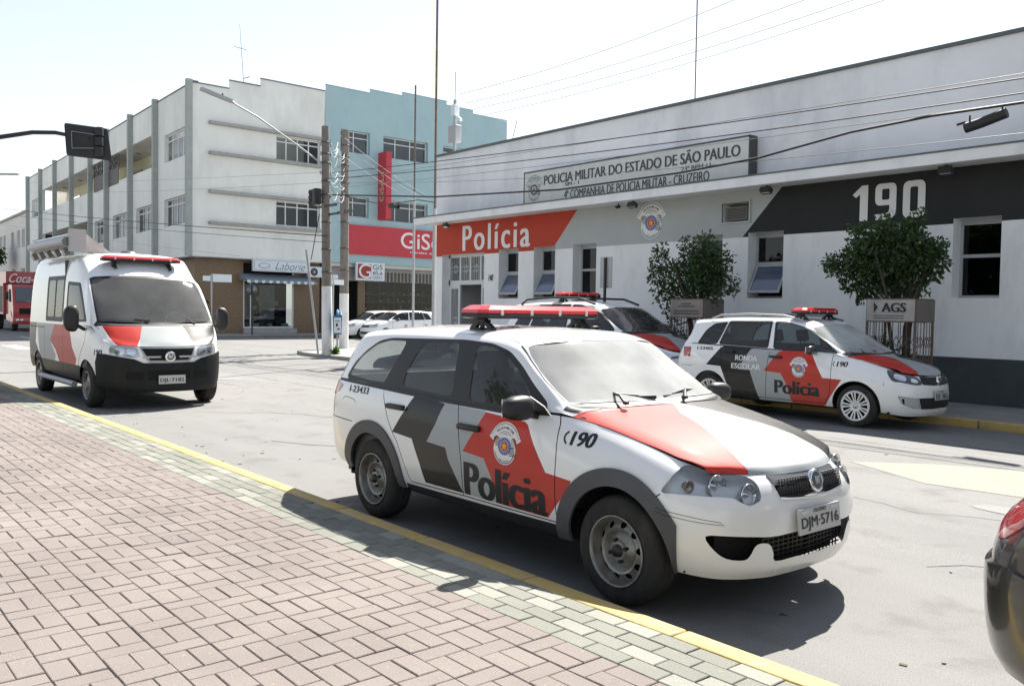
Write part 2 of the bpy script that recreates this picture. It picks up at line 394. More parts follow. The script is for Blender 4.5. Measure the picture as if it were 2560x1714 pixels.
class Body:
    """a body patch with features cut into it.
    feature = dict(k='paint'|'part'|'hole', uv=[...], m=material, name=, up=lift, side=0 both/1 left(+y)/-1 right(-y), label=)"""
    def __init__(s, root, patch, feats, base, name='body', ku=6, kv=6, su=1.0, sv=1.0, outward=-1):
        tot = []
        for side in (1, -1):
            fs = [f for f in feats if f.get('side', 0) in (0, side)]
            uv, tris, of = tessellate(patch, [f['uv'] for f in fs], ku, kv, su, sv)
            P = patch.ev(uv[:, 0], uv[:, 1]); Nn = patch.nrm(uv[:, 0], uv[:, 1])*outward
            groups = {}; mats = [base]; holes = 0
            for t, o in zip(tris, of):
                obj = None; m_ = base; skip = False
                for q in sorted(o):
                    f = fs[q]
                    if f['k'] == 'hole': skip = True
                    elif f['k'] == 'part': obj = q; skip = False; m_ = f.get('m', m_)
                    else: m_ = f['m']
                if skip: continue
                p = P[list(t)]
                c = np.cross(p[1]-p[0], p[2]-p[0])
                if np.linalg.norm(c) < 1e-12: continue
                tt = t if c@Nn[t[0]] > 0 else t[::-1]
                groups.setdefault(obj, []).append((tt, m_))
            for q, L in groups.items():
                ms = []
                for _, m_ in L:
                    if m_ not in ms: ms.append(m_)
                idx = [ms.index(m_) for _, m_ in L]; ts = [t for t, _ in L]
                if q is None: tot.append((P, Nn, ts, ms, idx, side))
                else:
                    f = fs[q]; par = f.get('parent', root)
                    o = face_set_mesh(f['name'], P, Nn, ts, ms, idx, f.get('up', 0.0), mirror=(side < 0), parent=par)
                    if f.get('label'): o['label'] = f['label']
                    if 'cb' in f: f['cb'](o, side)
        s.shells = []
        vs = []; vn = []; T = []; mi = []; ms = []
        for P, Nn, ts, m2, idx, side in tot:
            used = sorted({i for t in ts for i in t}); b = len(vs); mp = {k: i+b for i, k in enumerate(used)}
            sg = np.array([1, side, 1.]); vs += [tuple(p) for p in P[used]*sg]; vn += [tuple(n) for n in Nn[used]*sg]
            for t, i in zip(ts, idx):
                tt = [mp[k] for k in t]; T.append(tt if side > 0 else tt[::-1])
                if m2[i] not in ms: ms.append(m2[i])
                mi.append(ms.index(m2[i]))
        me = bpy.data.meshes.new(name); me.from_pydata(vs, [], T)
        for m_ in ms: me.materials.append(m_)
        me.polygons.foreach_set('material_index', mi); me.polygons.foreach_set('use_smooth', [True]*len(T)); me.update()
        me.normals_split_custom_set_from_vertices(vn)
        s.obj = bpy.data.objects.new(name, me); COL.objects.link(s.obj); s.obj.parent = root
# text as flat ink: real glyph outlines laid on a surface
_fontc = {}
def text_mesh(body, size=1.0, bold=0.0, shear=0.0, sx=1.0, align='CENTER', spacing=1.0):
    cu = bpy.data.curves.new('txt', 'FONT'); cu.body = body; cu.size = size; cu.offset = bold; cu.shear = shear
    cu.align_x = align; cu.align_y = 'CENTER'; cu.resolution_u = 4; cu.space_character = spacing
    o = bpy.data.objects.new('txt', cu); COL.objects.link(o)
    dg = bpy.context.evaluated_depsgraph_get(); dg.update()
    me = bpy.data.meshes.new_from_object(o.evaluated_get(dg)); bpy.data.objects.remove(o); bpy.data.curves.remove(cu)
    v = np.array([x.co[:] for x in me.vertices]) if len(me.vertices) else np.zeros((0, 3)); v[:, 0] *= sx
    f = [tuple(p.vertices) for p in me.polygons]; bpy.data.meshes.remove(me)
    return v[:, :2], f
def fat_text(body, size=1.0, b=0.0, shear=0.0, n=3, sp=1.0):
    """heavier letters: the glyphs repeated with tiny side steps, each copy on its own level"""
    v, f = text_mesh(body, size, 0.0, shear, spacing=sp); out = []
    st = [0.0]+[q for k in range(1, n) for q in (b*k/(n-1), -b*k/(n-1))]
    for i, q in enumerate(st): out.append((i*.4, v+np.array([q, 0]), f))
    return out
def cut_mesh(v2, f, step):
    bm = bmesh.new(); vs = [bm.verts.new((a, b, 0)) for a, b in v2]
    for t in f:
        try: bm.faces.new([vs[i] for i in t])
        except ValueError: pass
    for ax in (0, 1):
        lo, hi = v2[:, ax].min(), v2[:, ax].max(); k = step*math.ceil(lo/step)
        while k < hi:
            n = (1, 0, 0) if ax == 0 else (0, 1, 0); co = (k, 0, 0) if ax == 0 else (0, k, 0)
            bmesh.ops.bisect_plane(bm, geom=bm.verts[:]+bm.edges[:]+bm.faces[:], plane_co=co, plane_no=n, dist=1e-6); k += step
    bm.verts.index_update(); v = np.array([x.co[:2] for x in bm.verts]); ff = [tuple(x.index for x in fc.verts) for fc in bm.faces]; bm.free()
    return v, ff
def on_plane(name, v2, f, origin, ax, ay, m, parent=None, lift=0.003):
    origin, ax, ay = Vector(origin), Vector(ax).normalized(), Vector(ay).normalized(); n = ax.cross(ay)
    me = bpy.data.meshes.new(name); me.from_pydata([origin+ax*a+ay*b+n*lift for a, b in v2], [], f); me.materials.append(m)
    return link_mesh(name, me, parent)
def on_patch(name, patch, v2, f, c, ax, m, parent, side=1, region=None, scale=1.0, rot=0.0, lift=0.002, step=0.05, flipx=False):
    """lay 2D print on a body patch; c = centre in the two coordinates ax of the patch"""
    v, ff = cut_mesh(v2, f, step)
    cr, sr = math.cos(rot), math.sin(rot); q = np.stack([v[:, 0]*cr-v[:, 1]*sr, v[:, 0]*sr+v[:, 1]*cr], 1)*scale
    if flipx: q[:, 0] *= -1
    pts = q+np.array(c); uv = np.array(patch.inv(pts, ax, region, K=10))
    P = patch.ev(uv[:, 0], uv[:, 1]); Nn = patch.nrm(uv[:, 0], uv[:, 1])
    ctr = P.mean(0)
    if Nn.mean(0)[1] < 0 and ax == (0, 2): Nn = -Nn
    if ax == (0, 1) and Nn.mean(0)[2] < 0: Nn = -Nn
    P = P+Nn*lift; P[:, 1] *= side
    me = bpy.data.meshes.new(name); me.from_pydata([tuple(p) for p in P], [], ff); me.materials.append(m); me.update()
    return link_mesh(name, me, parent, smooth=True)
# ------------------------------------------------------------------ flat prints
from mathutils.geometry import tessellate_polygon
def tri2(poly):
    t = tessellate_polygon([[Vector((a, b, 0)) for a, b in poly]])
    return np.array(poly, float), [tuple(x) for x in t]
def arc_pts(r, a0, a1, n, c=(0, 0), sy=1.0): return [(c[0]+r*math.cos(R(a0+(a1-a0)*k/n)), c[1]+sy*r*math.sin(R(a0+(a1-a0)*k/n))) for k in range(n+1)]
def arc_text(s, r, mid, size, c=(0, 0), bold=0.0, step=None, inside=False):
    """letters one by one on an arc; mid = angle of the middle letter in degrees"""
    out = []; n = len(s); step = step or size*0.72/r*57.3
    for i, ch in enumerate(s):
        if ch == ' ': continue
        a = mid-(i-(n-1)/2)*step if not inside else mid+(i-(n-1)/2)*step
        v, f = text_mesh(ch, size, bold)
        if not len(v): continue
        v = v-np.array([(v[:, 0].min()+v[:, 0].max())/2, 0]); t = R(a-90) if not inside else R(a+90)
        q = np.stack([v[:, 0]*math.cos(t)-v[:, 1]*math.sin(t), v[:, 0]*math.sin(t)+v[:, 1]*math.cos(t)], 1)
        q = q+np.array([c[0]+r*math.cos(R(a)), c[1]+r*math.sin(R(a))]); out.append((q, f))
    return out
_emb = None
def emblem(detail=True):
    """round police badge about 1 unit high: list of (v2, faces, material, level)"""
    global _emb
    if _emb: return _emb
    L = []
    def add(poly, m, lv): v, f = tri2(poly); L.append((v, f, m, lv))
    def banner(g):
        # fan banner over the disc
        o = arc_pts(.46+g, 38-g*40, 142+g*40, 20, (0, .06)); i = [(-.50-g, .16-g*.3), (-.40, .10-g), (-.33, .20-g*.2)] if g > 0 else [(-.46, .17), (-.39, .125), (-.33, .20)]
        ii = [(-x, y) for x, y in i][::-1]
        inner = arc_pts(.27-g, 40, 140, 12, (0, .04))
        return o+i+inner[::-1]+ii
    disc = arc_pts(.36, 0, 360, 40, (0, -.12))[:-1]
    add([(x*1.04, (y+.12)*1.04-.12) for x, y in disc], 'whiteink', 0)
    add(banner(.035), 'whiteink', 1)
    # stripes
    for k in range(5):
        y = .13-.045*k; add([(-.40+.02*k, y+.0), (-.16, y+.0), (-.16, y+.022), (-.38+.02*k, y+.022)], 'ink', 2)
        add([(.40-.02*k, -y-.10), (.16, -y-.10), (.16, -y-.122), (.38-.02*k, -y-.122)], 'ink', 2)
        add([(.40-.015*k, y+.0), (.2, y+.0), (.2, y+.014), (.40-.015*k, y+.014)], 'ink', 2)
    # outlines
    def ring(r0, r1, m, lv, c=(0, -.12), a0=0, a1=360): add(arc_pts(r1, a0, a1, 36, c)+arc_pts(r0, a1, a0, 36, c), m, lv)
    ring(.325, .345, 'ink', 2, a0=195, a1=345)
    ring(.445, .462, 'ink', 2, (0, .06), 38, 142)
    ring(.262, .276, 'ink', 2, (0, .05), 42, 138)
    add([(-.36, .335), (-.345, .345), (-.455, .175), (-.475, .165)], 'ink', 2); add([(.36, .335), (.345, .345), (.455, .175), (.475, .165)], 'ink', 2)
    ring(.13, .215, 'blueink', 4, (0, -.04), 0, 359.9); ring(.125, .135, 'whiteink', 5, (0, -.04), 0, 359.9)
    for k in range(16):
        a = R(22.5*k); c = (.172*math.cos(a), -.04+.172*math.sin(a)); add([(c[0]+.013*math.cos(t*math.pi/2), c[1]+.013*math.sin(t*math.pi/2)) for t in range(4)], 'whiteink', 6)
    add(arc_pts(.125, 0, 360, 24, (0, -.04))[:-1], 'redink', 5)
    add([((.105 if k % 2 == 0 else .05)*math.cos(R(90+36*k)), -.04+(.105 if k % 2 == 0 else .05)*math.sin(R(90+36*k))) for k in range(10)], 'yelink', 7)
    for v, f in arc_text('POLICIA MILITAR', .358, 90, .082, (0, .055), .001, step=6.6): L.append((v, f, 'ink', 6))
    for v, f in arc_text('SAO PAULO', .27, 270, .05, (0, -.14), .001, step=8.2, inside=True): L.append((v, f, 'ink', 6))
    _emb = L
    return L
def _join(parts):
    V = []; Fc = []; b = 0
    for v, f in parts: V.append(v); Fc += [tuple(i+b for i in t) for t in f]; b += len(v)
    return np.concatenate(V), Fc
def emblem_layers():
    d = {}
    for v, f, m, lv in emblem(): d.setdefault((lv, m), []).append((v, f))
    return [(lv, m, *_join(p)) for (lv, m), p in sorted(d.items())]
def put_print(name, layers, mapper, mats, parent, base=0.0015, dl=0.0006):
    """one object holding all layers; mapper(v2, lift)->3D points, faces"""
    V = []; Fc = []; mi = []; ms = []; b = 0
    for lv, m, v, f in layers:
        P, ff = mapper(v, f, base+dl*lv); V += [tuple(p) for p in P]
        if m not in ms: ms.append(m)
        for t in ff: Fc.append(tuple(i+b for i in t)); mi.append(ms.index(m))
        b = len(V)
    me = bpy.data.meshes.new(name); me.from_pydata(V, [], Fc)
    for m in ms: me.materials.append(M[m])
    me.polygons.foreach_set('material_index', mi); me.update()
    o = bpy.data.objects.new(name, me); COL.objects.link(o)
    if parent is not None: o.parent = parent
    return o
def text_layers(body, w=None, h=None, b=.02, m='ink', shear=0.0, center=True, sp=1.0):
    L = fat_text(body, 1.0, b, shear, sp=sp); A = np.concatenate([v for _, v, _ in L]); lo, hi = A.min(0), A.max(0); sx = (w/(hi[0]-lo[0])) if w else None; sy = (h/(hi[1]-lo[1])) if h else None
    sx = sx or sy; sy = sy or sx; c = (lo+hi)/2 if center else lo
    return [(lv, m, (v-c)*np.array([sx, sy]), f) for lv, v, f in L]
def plane_mapper(origin, ax, ay, s=1.0, sx=1.0):
    origin, ax, ay = Vector(origin), Vector(ax).normalized(), Vector(ay).normalized(); n = ax.cross(ay)
    return lambda v, f, l: ([origin+ax*a*s*sx+ay*b*s+n*l for a, b in v], f)
def patch_mapper(patch, c, ax, s, side=1, region=None, step=0.06, flipx=False, rot=0.0, sx=1.0):
    def mp(v, f, l):
        v2, ff = cut_mesh(v*np.array([s*sx, s]), f, step); cr, sr = math.cos(rot), math.sin(rot)
        q = np.stack([v2[:, 0]*cr-v2[:, 1]*sr, v2[:, 0]*sr+v2[:, 1]*cr], 1)
        if flipx: q[:, 0] *= -1
        uv = np.array(patch.inv(q+np.array(c), ax, region, K=10)); P = patch.ev(uv[:, 0], uv[:, 1]); N = patch.nrm(uv[:, 0], uv[:, 1])
        k = 1 if ax[1] == 2 and ax[0] == 0 else (2 if ax == (0, 1) else 0)
        if N[:, k].mean() < 0: N = -N
        P = P+N*l; P[:, 1] *= side
        if side < 0 or flipx: ff = [t[::-1] for t in ff]
        return P, ff
    return mp
# ------------------------------------------------------------------ ground, road, plaza
def asphalt():
    m, t, b = _new('worn_pale_asphalt'); L = t.links.new; N = t.nodes.new
    tc = N('ShaderNodeTexCoord')
    def noise(sc, det, ro=.6, vec=None):
        n = N('ShaderNodeTexNoise'); n.inputs['Scale'].default_value = sc; n.inputs['Detail'].default_value = det; n.inputs['Roughness'].default_value = ro
        L(vec or tc.outputs['Object'], n.inputs['Vector']); return n.outputs[0]
    mp = N('ShaderNodeMapping'); mp.inputs['Scale'].default_value = (.25, 1.3, 1); L(tc.outputs['Object'], mp.inputs[0])
    a = noise(.35, 8, .65, mp.outputs[0]); f = noise(110, 3); g = noise(2.2, 6)
    r = N('ShaderNodeValToRGB'); e = r.color_ramp.elements; e[0].position = .3; e[0].color = (.175, .175, .172, 1); e[1].position = .7; e[1].color = (.235, .233, .228, 1); L(a, r.inputs[0])
    m1 = N('ShaderNodeMix'); m1.data_type = 'RGBA'; m1.blend_type = 'MULTIPLY'; m1.inputs[0].default_value = .8
    r2 = N('ShaderNodeValToRGB'); e = r2.color_ramp.elements; e[0].position = .25; e[0].color = (.62, .62, .62, 1); e[1].position = .62; e[1].color = (1.12, 1.12, 1.11, 1); L(f, r2.inputs[0])
    L(r.outputs[0], m1.inputs[6]); L(r2.outputs[0], m1.inputs[7])
    m2 = N('ShaderNodeMix'); m2.data_type = 'RGBA'; m2.blend_type = 'MULTIPLY'; m2.inputs[0].default_value = 1
    r3 = N('ShaderNodeValToRGB'); e = r3.color_ramp.elements; e[0].position = .28; e[0].color = (.78, .77, .75, 1); e[1].position = .46; e[1].color = (1, 1, 1, 1); L(g, r3.inputs[0])
    L(m1.outputs[2], m2.inputs[6]); L(r3.outputs[0], m2.inputs[7]); L(m2.outputs[2], b.inputs['Base Color'])
    b.inputs['Roughness'].default_value = .92; b.inputs['Specular IOR Level'].default_value = .25
    bp = N('ShaderNodeBump'); bp.inputs['Strength'].default_value = .5; bp.inputs['Distance'].default_value = .006; L(f, bp.inputs['Height']); L(bp.outputs[0], b.inputs['Normal'])
    return m
M['asphalt'] = asphalt()
M['concrete'] = mat('pavement_concrete', (.26, .255, .245), .9, var=.14, vscale=1.2, bump=.3, bscale=30, dirt=((.18, .17, .155), .5, 1.5))
M['mortar'] = mat('dark_joint_sand', (.165, .15, .135), .95, var=.3, vscale=25)
M['brick_pink'] = mat('pinkish_paver', (.335, .285, .262), .93, var=.10, vscale=2.0, bump=.5, bscale=140, dirt=((.23, .20, .18), .4, 5), space='Object')
def paver(name, col):
    m, t, b = _new(name); L = t.links.new; N = t.nodes.new
    geo = N('ShaderNodeNewGeometry'); at = N('ShaderNodeAttribute'); at.attribute_name = 'tone'; at.attribute_type = 'GEOMETRY'
    oi = N('ShaderNodeObjectInfo'); tc = N('ShaderNodeTexCoord')
    n = N('ShaderNodeTexNoise'); n.inputs['Scale'].default_value = 1.1; n.inputs['Detail'].default_value = 7; L(geo.outputs['Position'], n.inputs['Vector'])
    f = N('ShaderNodeTexNoise'); f.inputs['Scale'].default_value = 160; f.inputs['Detail'].default_value = 2; L(geo.outputs['Position'], f.inputs['Vector'])
    s = N('ShaderNodeTexVoronoi'); s.inputs['Scale'].default_value = 16; L(geo.outputs['Position'], s.inputs['Vector'])
    sp = N('ShaderNodeMapRange'); sp.inputs[1].default_value = .09; sp.inputs[2].default_value = .045; L(s.outputs['Distance'], sp.inputs[0])
    v1 = N('ShaderNodeMapRange'); v1.inputs[1].default_value = .3; v1.inputs[2].default_value = .7; v1.inputs[3].default_value = .84; v1.inputs[4].default_value = 1.1; L(n.outputs[0], v1.inputs[0])
    v2 = N('ShaderNodeMapRange'); v2.inputs[1].default_value = .3; v2.inputs[2].default_value = .7; v2.inputs[3].default_value = .86; v2.inputs[4].default_value = 1.12; L(f.outputs[0], v2.inputs[0])
    mu = N('ShaderNodeMath'); mu.operation = 'MULTIPLY'; L(v1.outputs[0], mu.inputs[0]); L(v2.outputs[0], mu.inputs[1])
    ad = N('ShaderNodeMath'); ad.operation = 'MULTIPLY_ADD'; L(at.outputs['Fac'], ad.inputs[0]); ad.inputs[1].default_value = .12; ad.inputs[2].default_value = .94
    m3 = N('ShaderNodeMath'); m3.operation = 'MULTIPLY'; L(mu.outputs[0], m3.inputs[0]); L(ad.outputs[0], m3.inputs[1])
    sc = N('ShaderNodeVectorMath'); sc.operation = 'SCALE'; sc.inputs[0].default_value = col; L(m3.outputs[0], sc.inputs['Scale'])
    mx = N('ShaderNodeMix'); mx.data_type = 'RGBA'; L(sp.outputs[0], mx.inputs[0]); L(sc.outputs[0], mx.inputs[6]); mx.inputs[7].default_value = (.33, .28, .17, 1)
    L(mx.outputs[2], b.inputs['Base Color']); b.inputs['Roughness'].default_value = .93; b.inputs['Specular IOR Level'].default_value = .2
    bp = N('ShaderNodeBump'); bp.inputs['Strength'].default_value = .6; bp.inputs['Distance'].default_value = .004; L(f.outputs[0], bp.inputs['Height']); L(bp.outputs[0], b.inputs['Normal'])
    return m
M['pav_pink'] = paver('pink_concrete_paver', (.222, .194, .180)); M['pav_green'] = paver('greenish_concrete_paver', (.212, .215, .187)); M['pav_pale'] = paver('pale_concrete_paver', (.275, .275, .243))
M['kerbyel'] = mat('yellow_kerb_paint', (.46, .33, .11), .75, var=.15, vscale=6, dirt=((.35, .33, .28), .6, 9), bump=.3, bscale=60)
M['roadwhite'] = mat('worn_white_road_paint', (.38, .38, .37), .85, var=.12, vscale=3, dirt=((.25, .25, .245), .8, 6))
M['roadyel'] = mat('worn_yellow_road_paint', (.225, .218, .18), .85, var=.1, vscale=3, dirt=((.24, .24, .23), .9, 5))
M['crack'] = mat('tar_crack', (.12, .12, .117), .9)
M['patch2'] = mat('faint_stain', (.215, .214, .21), .9, var=.12)
M['patch'] = mat('damp_stain', (.165, .165, .16), .85, var=.1)
# base ground far beyond the streets
mb = MB(); mb.quad((-900, -700, -.03), (700, -700, -.03), (700, 900, -.03), (-900, 900, -.03)); tag(mb.build('ground', M['concrete']), kind='structure')
# street surface with a slight crown
mb = MB(); ys = [3.05, 4, 5.5, 6.5, 7.5, 9, 10.5, 12, 12.8, 13.2]; zs = [0, 0, 0, .012, .022, .03, .03, .022, .006, 0]
xs = [-300, -41.2, -24.6, 120]
for i in range(len(ys)-1): mb.quad((-300, ys[i], zs[i]), (120, ys[i], zs[i]), (120, ys[i+1], zs[i+1]), (-300, ys[i+1], zs[i+1]))
mb.quad((-41.6, 13.2, 0), (-23.5, 13.2, 0), (-23.5, 200, 0), (-41.6, 200, 0)); mb.quad((-60, -160, 0), (-31.5, -160, 0), (-31.5, 3.05, 0), (-60, 3.05, 0))
road = tag(mb.build('road', M['asphalt']), kind='structure')
def rz(y): return float(np.interp(y, ys, zs))
def ribbon(name, pts, w, z, m, parent, jit=0.0):
    mb = MB(); r = random.Random(len(pts)*7+int(w*1000)); P = []
    for a, b in zip(pts, pts[1:]):
        k = max(2, int(math.dist(a, b)/.18))
        for i in range(k): t = i/k; P.append((a[0]+(b[0]-a[0])*t+r.uniform(-jit, jit), a[1]+(b[1]-a[1])*t+r.uniform(-jit, jit)))
    P.append(pts[-1]); q = []
    for i, p in enumerate(P):
        a, b = P[max(i-1, 0)], P[min(i+1, len(P)-1)]; d = math.dist(a, b) or 1; nx, ny = -(b[1]-a[1])/d, (b[0]-a[0])/d; ww = w*r.uniform(.5, 1.2)/2
        q.append(((p[0]+nx*ww, p[1]+ny*ww, rz(p[1])+.004), (p[0]-nx*ww, p[1]-ny*ww, rz(p[1])+.004)))
    for (a, b), (c, d) in zip(q, q[1:]): mb.quad(a, b, d, c)
    return mb.build(name, m, parent)
# joints and cracks in the road, markings
for pts, w_, j in (([(-18, 11.2), (-10, 10.85), (-6.5, 10.95), (-4.4, 10.85)], .03, .02), ([(-4.9, 10.9), (-3.3, 10.98)], .10, .02), ([(-30, 7.9), (-20, 8.15), (-12, 8.1), (-6, 8.2)], .018, .03),
                   ([(-13, 4.8), (-12.1, 5.8), (-10.6, 6.4), (-9.6, 7.3)], .02, .06), ([(-2.5, 5.6), (-1.8, 6.3), (-.9, 6.6)], .016, .05), ([(-29, 4.4), (-25.5, 5.3), (-23, 5.6)], .03, .05), ([(-39, 9.8), (-30, 10.1), (-22, 9.6)], .04, .03), ([(-38, 12), (-31, 12.8), (-26, 12.4)], .035, .03), ([(-4.9, 7.3), (-3.2, 7.0), (-2.2, 7.4)], .012, .04), ([(-20, 6.6), (-16.5, 7.0)], .015, .04)):
    ribbon('road_crack', pts, w_, .034, M['crack'], road, j)
def blob(name, cx, cy, rx, ry, z, m, parent, seed=1, n=28, wob=.25, rot=0):
    r = random.Random(seed); ph = [r.uniform(0, 6.28) for _ in range(4)]; P = []
    for k in range(n):
        a = 2*math.pi*k/n; q = 1+wob*(math.sin(2*a+ph[0])*.5+math.sin(3*a+ph[1])*.35+math.sin(5*a+ph[2])*.25)
        x, y = rx*q*math.cos(a), ry*q*math.sin(a); P.append((cx+x*math.cos(rot)-y*math.sin(rot), cy+x*math.sin(rot)+y*math.cos(rot), z))
    mb = MB(); mb.add(P, [tuple(range(n))]); return mb.build(name, m, parent)
for bx_, by_, br_, sd_ in ((-2.2, 7.6, .5, 4), (-12.5, 8.6, .9, 5), (-19, 7.4, .8, 6), (-7.4, 9.9, .6, 8), (-1.2, 6.1, .35, 9)): blob('road_stain', bx_, by_, br_*1.6, br_*.4, rz(by_)+.003, M['patch2'], road, sd_)
blob('road_stain', -9.3, 4.75, .42, .13, .004, M['patch'], road, 3, rot=.5)
mb = MB(); P = [(-4.75, 8.75), (-4.1, 9.35), (-3.0, 9.9), (-1.2, 10.6), (2, 11.2), (2, 10.1), (-1.4, 8.9), (-2.6, 8.3), (-3.7, 8.2)]; _v, _f = cut_mesh(*tri2([(x+.0001, y+.0001) for x, y in P]), .5); mb.add([(x, y, rz(y)+.003) for x, y in _v], _f); mb.build('road_marking', M['roadyel'], road)
for k in range(7):
    x = -34.2-.0*k; y = 4.0+1.15*k; mb = MB(); mb.quad((x-2.6, y, rz(y)+.004), (x+.9, y, rz(y)+.004), (x+.9, y+.55, rz(y+.55)+.004), (x-2.6, y+.55, rz(y+.55)+.004)); mb.build('crosswalk_stripe', M['roadwhite'], road)
# litter on the road: leaves and bits of gravel nobody could count
mb = MB()
for k in range(130):
    x = rng.uniform(-16, -1); y = 3.2+abs(rng.gauss(0, .55)) if rng.random() < .55 else rng.uniform(3.3, 12); s = rng.uniform(.006, .022); a = rng.uniform(0, 3.14)
    mb.obox((x, y, rz(y)+.004), (s*math.cos(a), s*math.sin(a), 0), (-s*.5*math.sin(a), s*.5*math.cos(a), rng.uniform(-.003, .003)), (0, 0, .002), 0)
tag(mb.build('leaf_litter', mat('dry_leaf', (.16, .13, .07), .9, var=.4, vscale=8)), kind='stuff')
# ---- plaza of interlocking pavers
PZ = .17
mb = MB(); mb.quad((-31.5, -40, PZ-.012), (30, -40, PZ-.012), (30, 2.975, PZ-.012), (-31.5, 2.975, PZ-.012)); mb.quad((-31.5, -40, -.02), (-31.5, -40, PZ-.012), (-31.5, 2.975, PZ-.012), (-31.5, 2.975, -.02))
plaza = tag(mb.build('plaza', M['mortar']), kind='structure')
for m_, k_ in (('pav_pink', 0),): pass
def brick_mesh(L, W, m, seed):
    r = random.Random(seed); bm = bmesh.new(); g = .0018; c = .0035; z0, z1 = -.03, 0
    x0, x1, y0, y1 = g, L-g, g, W-g
    lo = [(x0, y0), (x1, y0), (x1, y1), (x0, y1)]; hi = [(x0+c, y0+c), (x1-c, y0+c), (x1-c, y1-c), (x0+c, y1-c)]
    v = [bm.verts.new((x, y, z0)) for x, y in lo]+[bm.verts.new((x, y, z1-c)) for x, y in lo]+[bm.verts.new((x, y, z1+r.uniform(-.0008, .0008))) for x, y in hi]
    for a in range(4):
        b = (a+1) % 4; bm.faces.new((v[a], v[b], v[4+b], v[4+a])); bm.faces.new((v[4+a], v[4+b], v[8+b], v[8+a]))
    bm.faces.new(v[8:12]); me = bpy.data.meshes.new('brick'); bm.to_mesh(me); bm.free(); me.materials.append(M[m])
    at = me.attributes.new('tone', 'FLOAT', 'FACE'); tone = r.random(); at.data.foreach_set('value', [tone]*len(me.polygons)); return me
bricks = []   # (x, y, L, W, rotated, material)
for j in range(4):
    y = 2.975-.1*(j+1); off = (.1 if j % 2 else 0)+.04; k = 0; x = -31.4+off
    while x < 4: bricks.append((x, y, .2, .1, rng.choice(['pav_green']*5+['pav_pale']*(3 if j in (0, 3) else 1)))); x += .2035
for j in range(60):
    y1 = 2.575-.2*j; y0 = y1-.2; x = -31.5+((-2.756+31.5-.1*j) % .305)-.305
    while x < 4:
        bricks.append((x, y0, .1, .2, 'pav_pink')); bricks.append((x+.1015, y0, .2, .1, 'pav_pink')); bricks.append((x+.1015, y0+.1, .2, .1, 'pav_pink')); x += .305
def in_view(x, y, z, mrg=90):
    d = np.array([x, y, z-1.58]); zc = d@_fw
    if zc < .3: return None
    px = 1280+2183.6*(d@_rt)/zc; py = 857-2183.6*(d@_up)/zc
    return zc if (-mrg < px < 2560+mrg and -mrg < py < 1714+mrg*2) else None
vis = []
for b in bricks:
    q = in_view(b[0]+b[2]/2, b[1]+b[3]/2, PZ)
    if q: vis.append((q, b))
vis.sort(key=lambda t: t[0])
pool = {}
for i in range(6):
    for m_ in ('pav_pink', 'pav_green', 'pav_pale'):
        for (L_, W_) in ((.2, .1), (.1, .2)): pool[(m_, L_, i)] = brick_mesh(L_, W_, m_, i*31+7)
for k, (q, b) in enumerate(vis[:300]):
    o = bpy.data.objects.new('brick', pool[(b[4], b[2], rng.randrange(6))]); COL.objects.link(o); o.parent = plaza
    o.location = (b[0]+rng.uniform(-.0012, .0012), b[1]+rng.uniform(-.0012, .0012), PZ+rng.uniform(-.0015, .0015)); o.rotation_euler = (rng.uniform(-.006, .006), rng.uniform(-.006, .006), rng.uniform(-.004, .004))
V = []; Fq = []; MI = []; TN = []; b0 = 0
for q, b in vis[300:]:
    me = pool[(b[4], b[2], rng.randrange(6))]; dz = PZ+rng.uniform(-.0015, .0015); dx, dy = rng.uniform(-.0015, .0015), rng.uniform(-.0015, .0015); tl, tw = rng.uniform(-.008, .008), rng.uniform(-.008, .008)
    for v in me.vertices: V.append((b[0]+dx+v.co.x, b[1]+dy+v.co.y, dz+v.co.z+v.co.x*tl+v.co.y*tw))
    tn = rng.random(); mi = ['pav_pink', 'pav_green', 'pav_pale'].index(b[4])
    for p in me.polygons: Fq.append(tuple(b0+i for i in p.vertices)); MI.append(mi); TN.append(tn)
    b0 += len(me.vertices)
me = bpy.data.meshes.new('distant_bricks'); me.from_pydata(V, [], Fq)
for m_ in ('pav_pink', 'pav_green', 'pav_pale'): me.materials.append(M[m_])
me.polygons.foreach_set('material_index', MI); me.attributes.new('tone', 'FLOAT', 'FACE').data.foreach_set('value', TN); me.update()
o = bpy.data.objects.new('distant_bricks', me); COL.objects.link(o); o.parent = plaza; tag(o, kind='stuff')
# kerb stones of the plaza, painted yellow
mb = MB(); mb.box(-31.5, 30, 2.985, 3.06, -.02, .10); kerb = tag(mb.build('kerb', M['mortar']), kind='structure')
x = -31.5; k = 0
while x < 6:
    L_ = .98+.05*rng.random(); s = MB(); j1 = rng.uniform(-.003, .003); s.bbox(x+.004, x+L_-.004, 2.976+j1, 3.095+j1, -.02, PZ+.002, .012); s.build('kerb_stone', M['kerbyel'], kerb); x += L_; k += 1
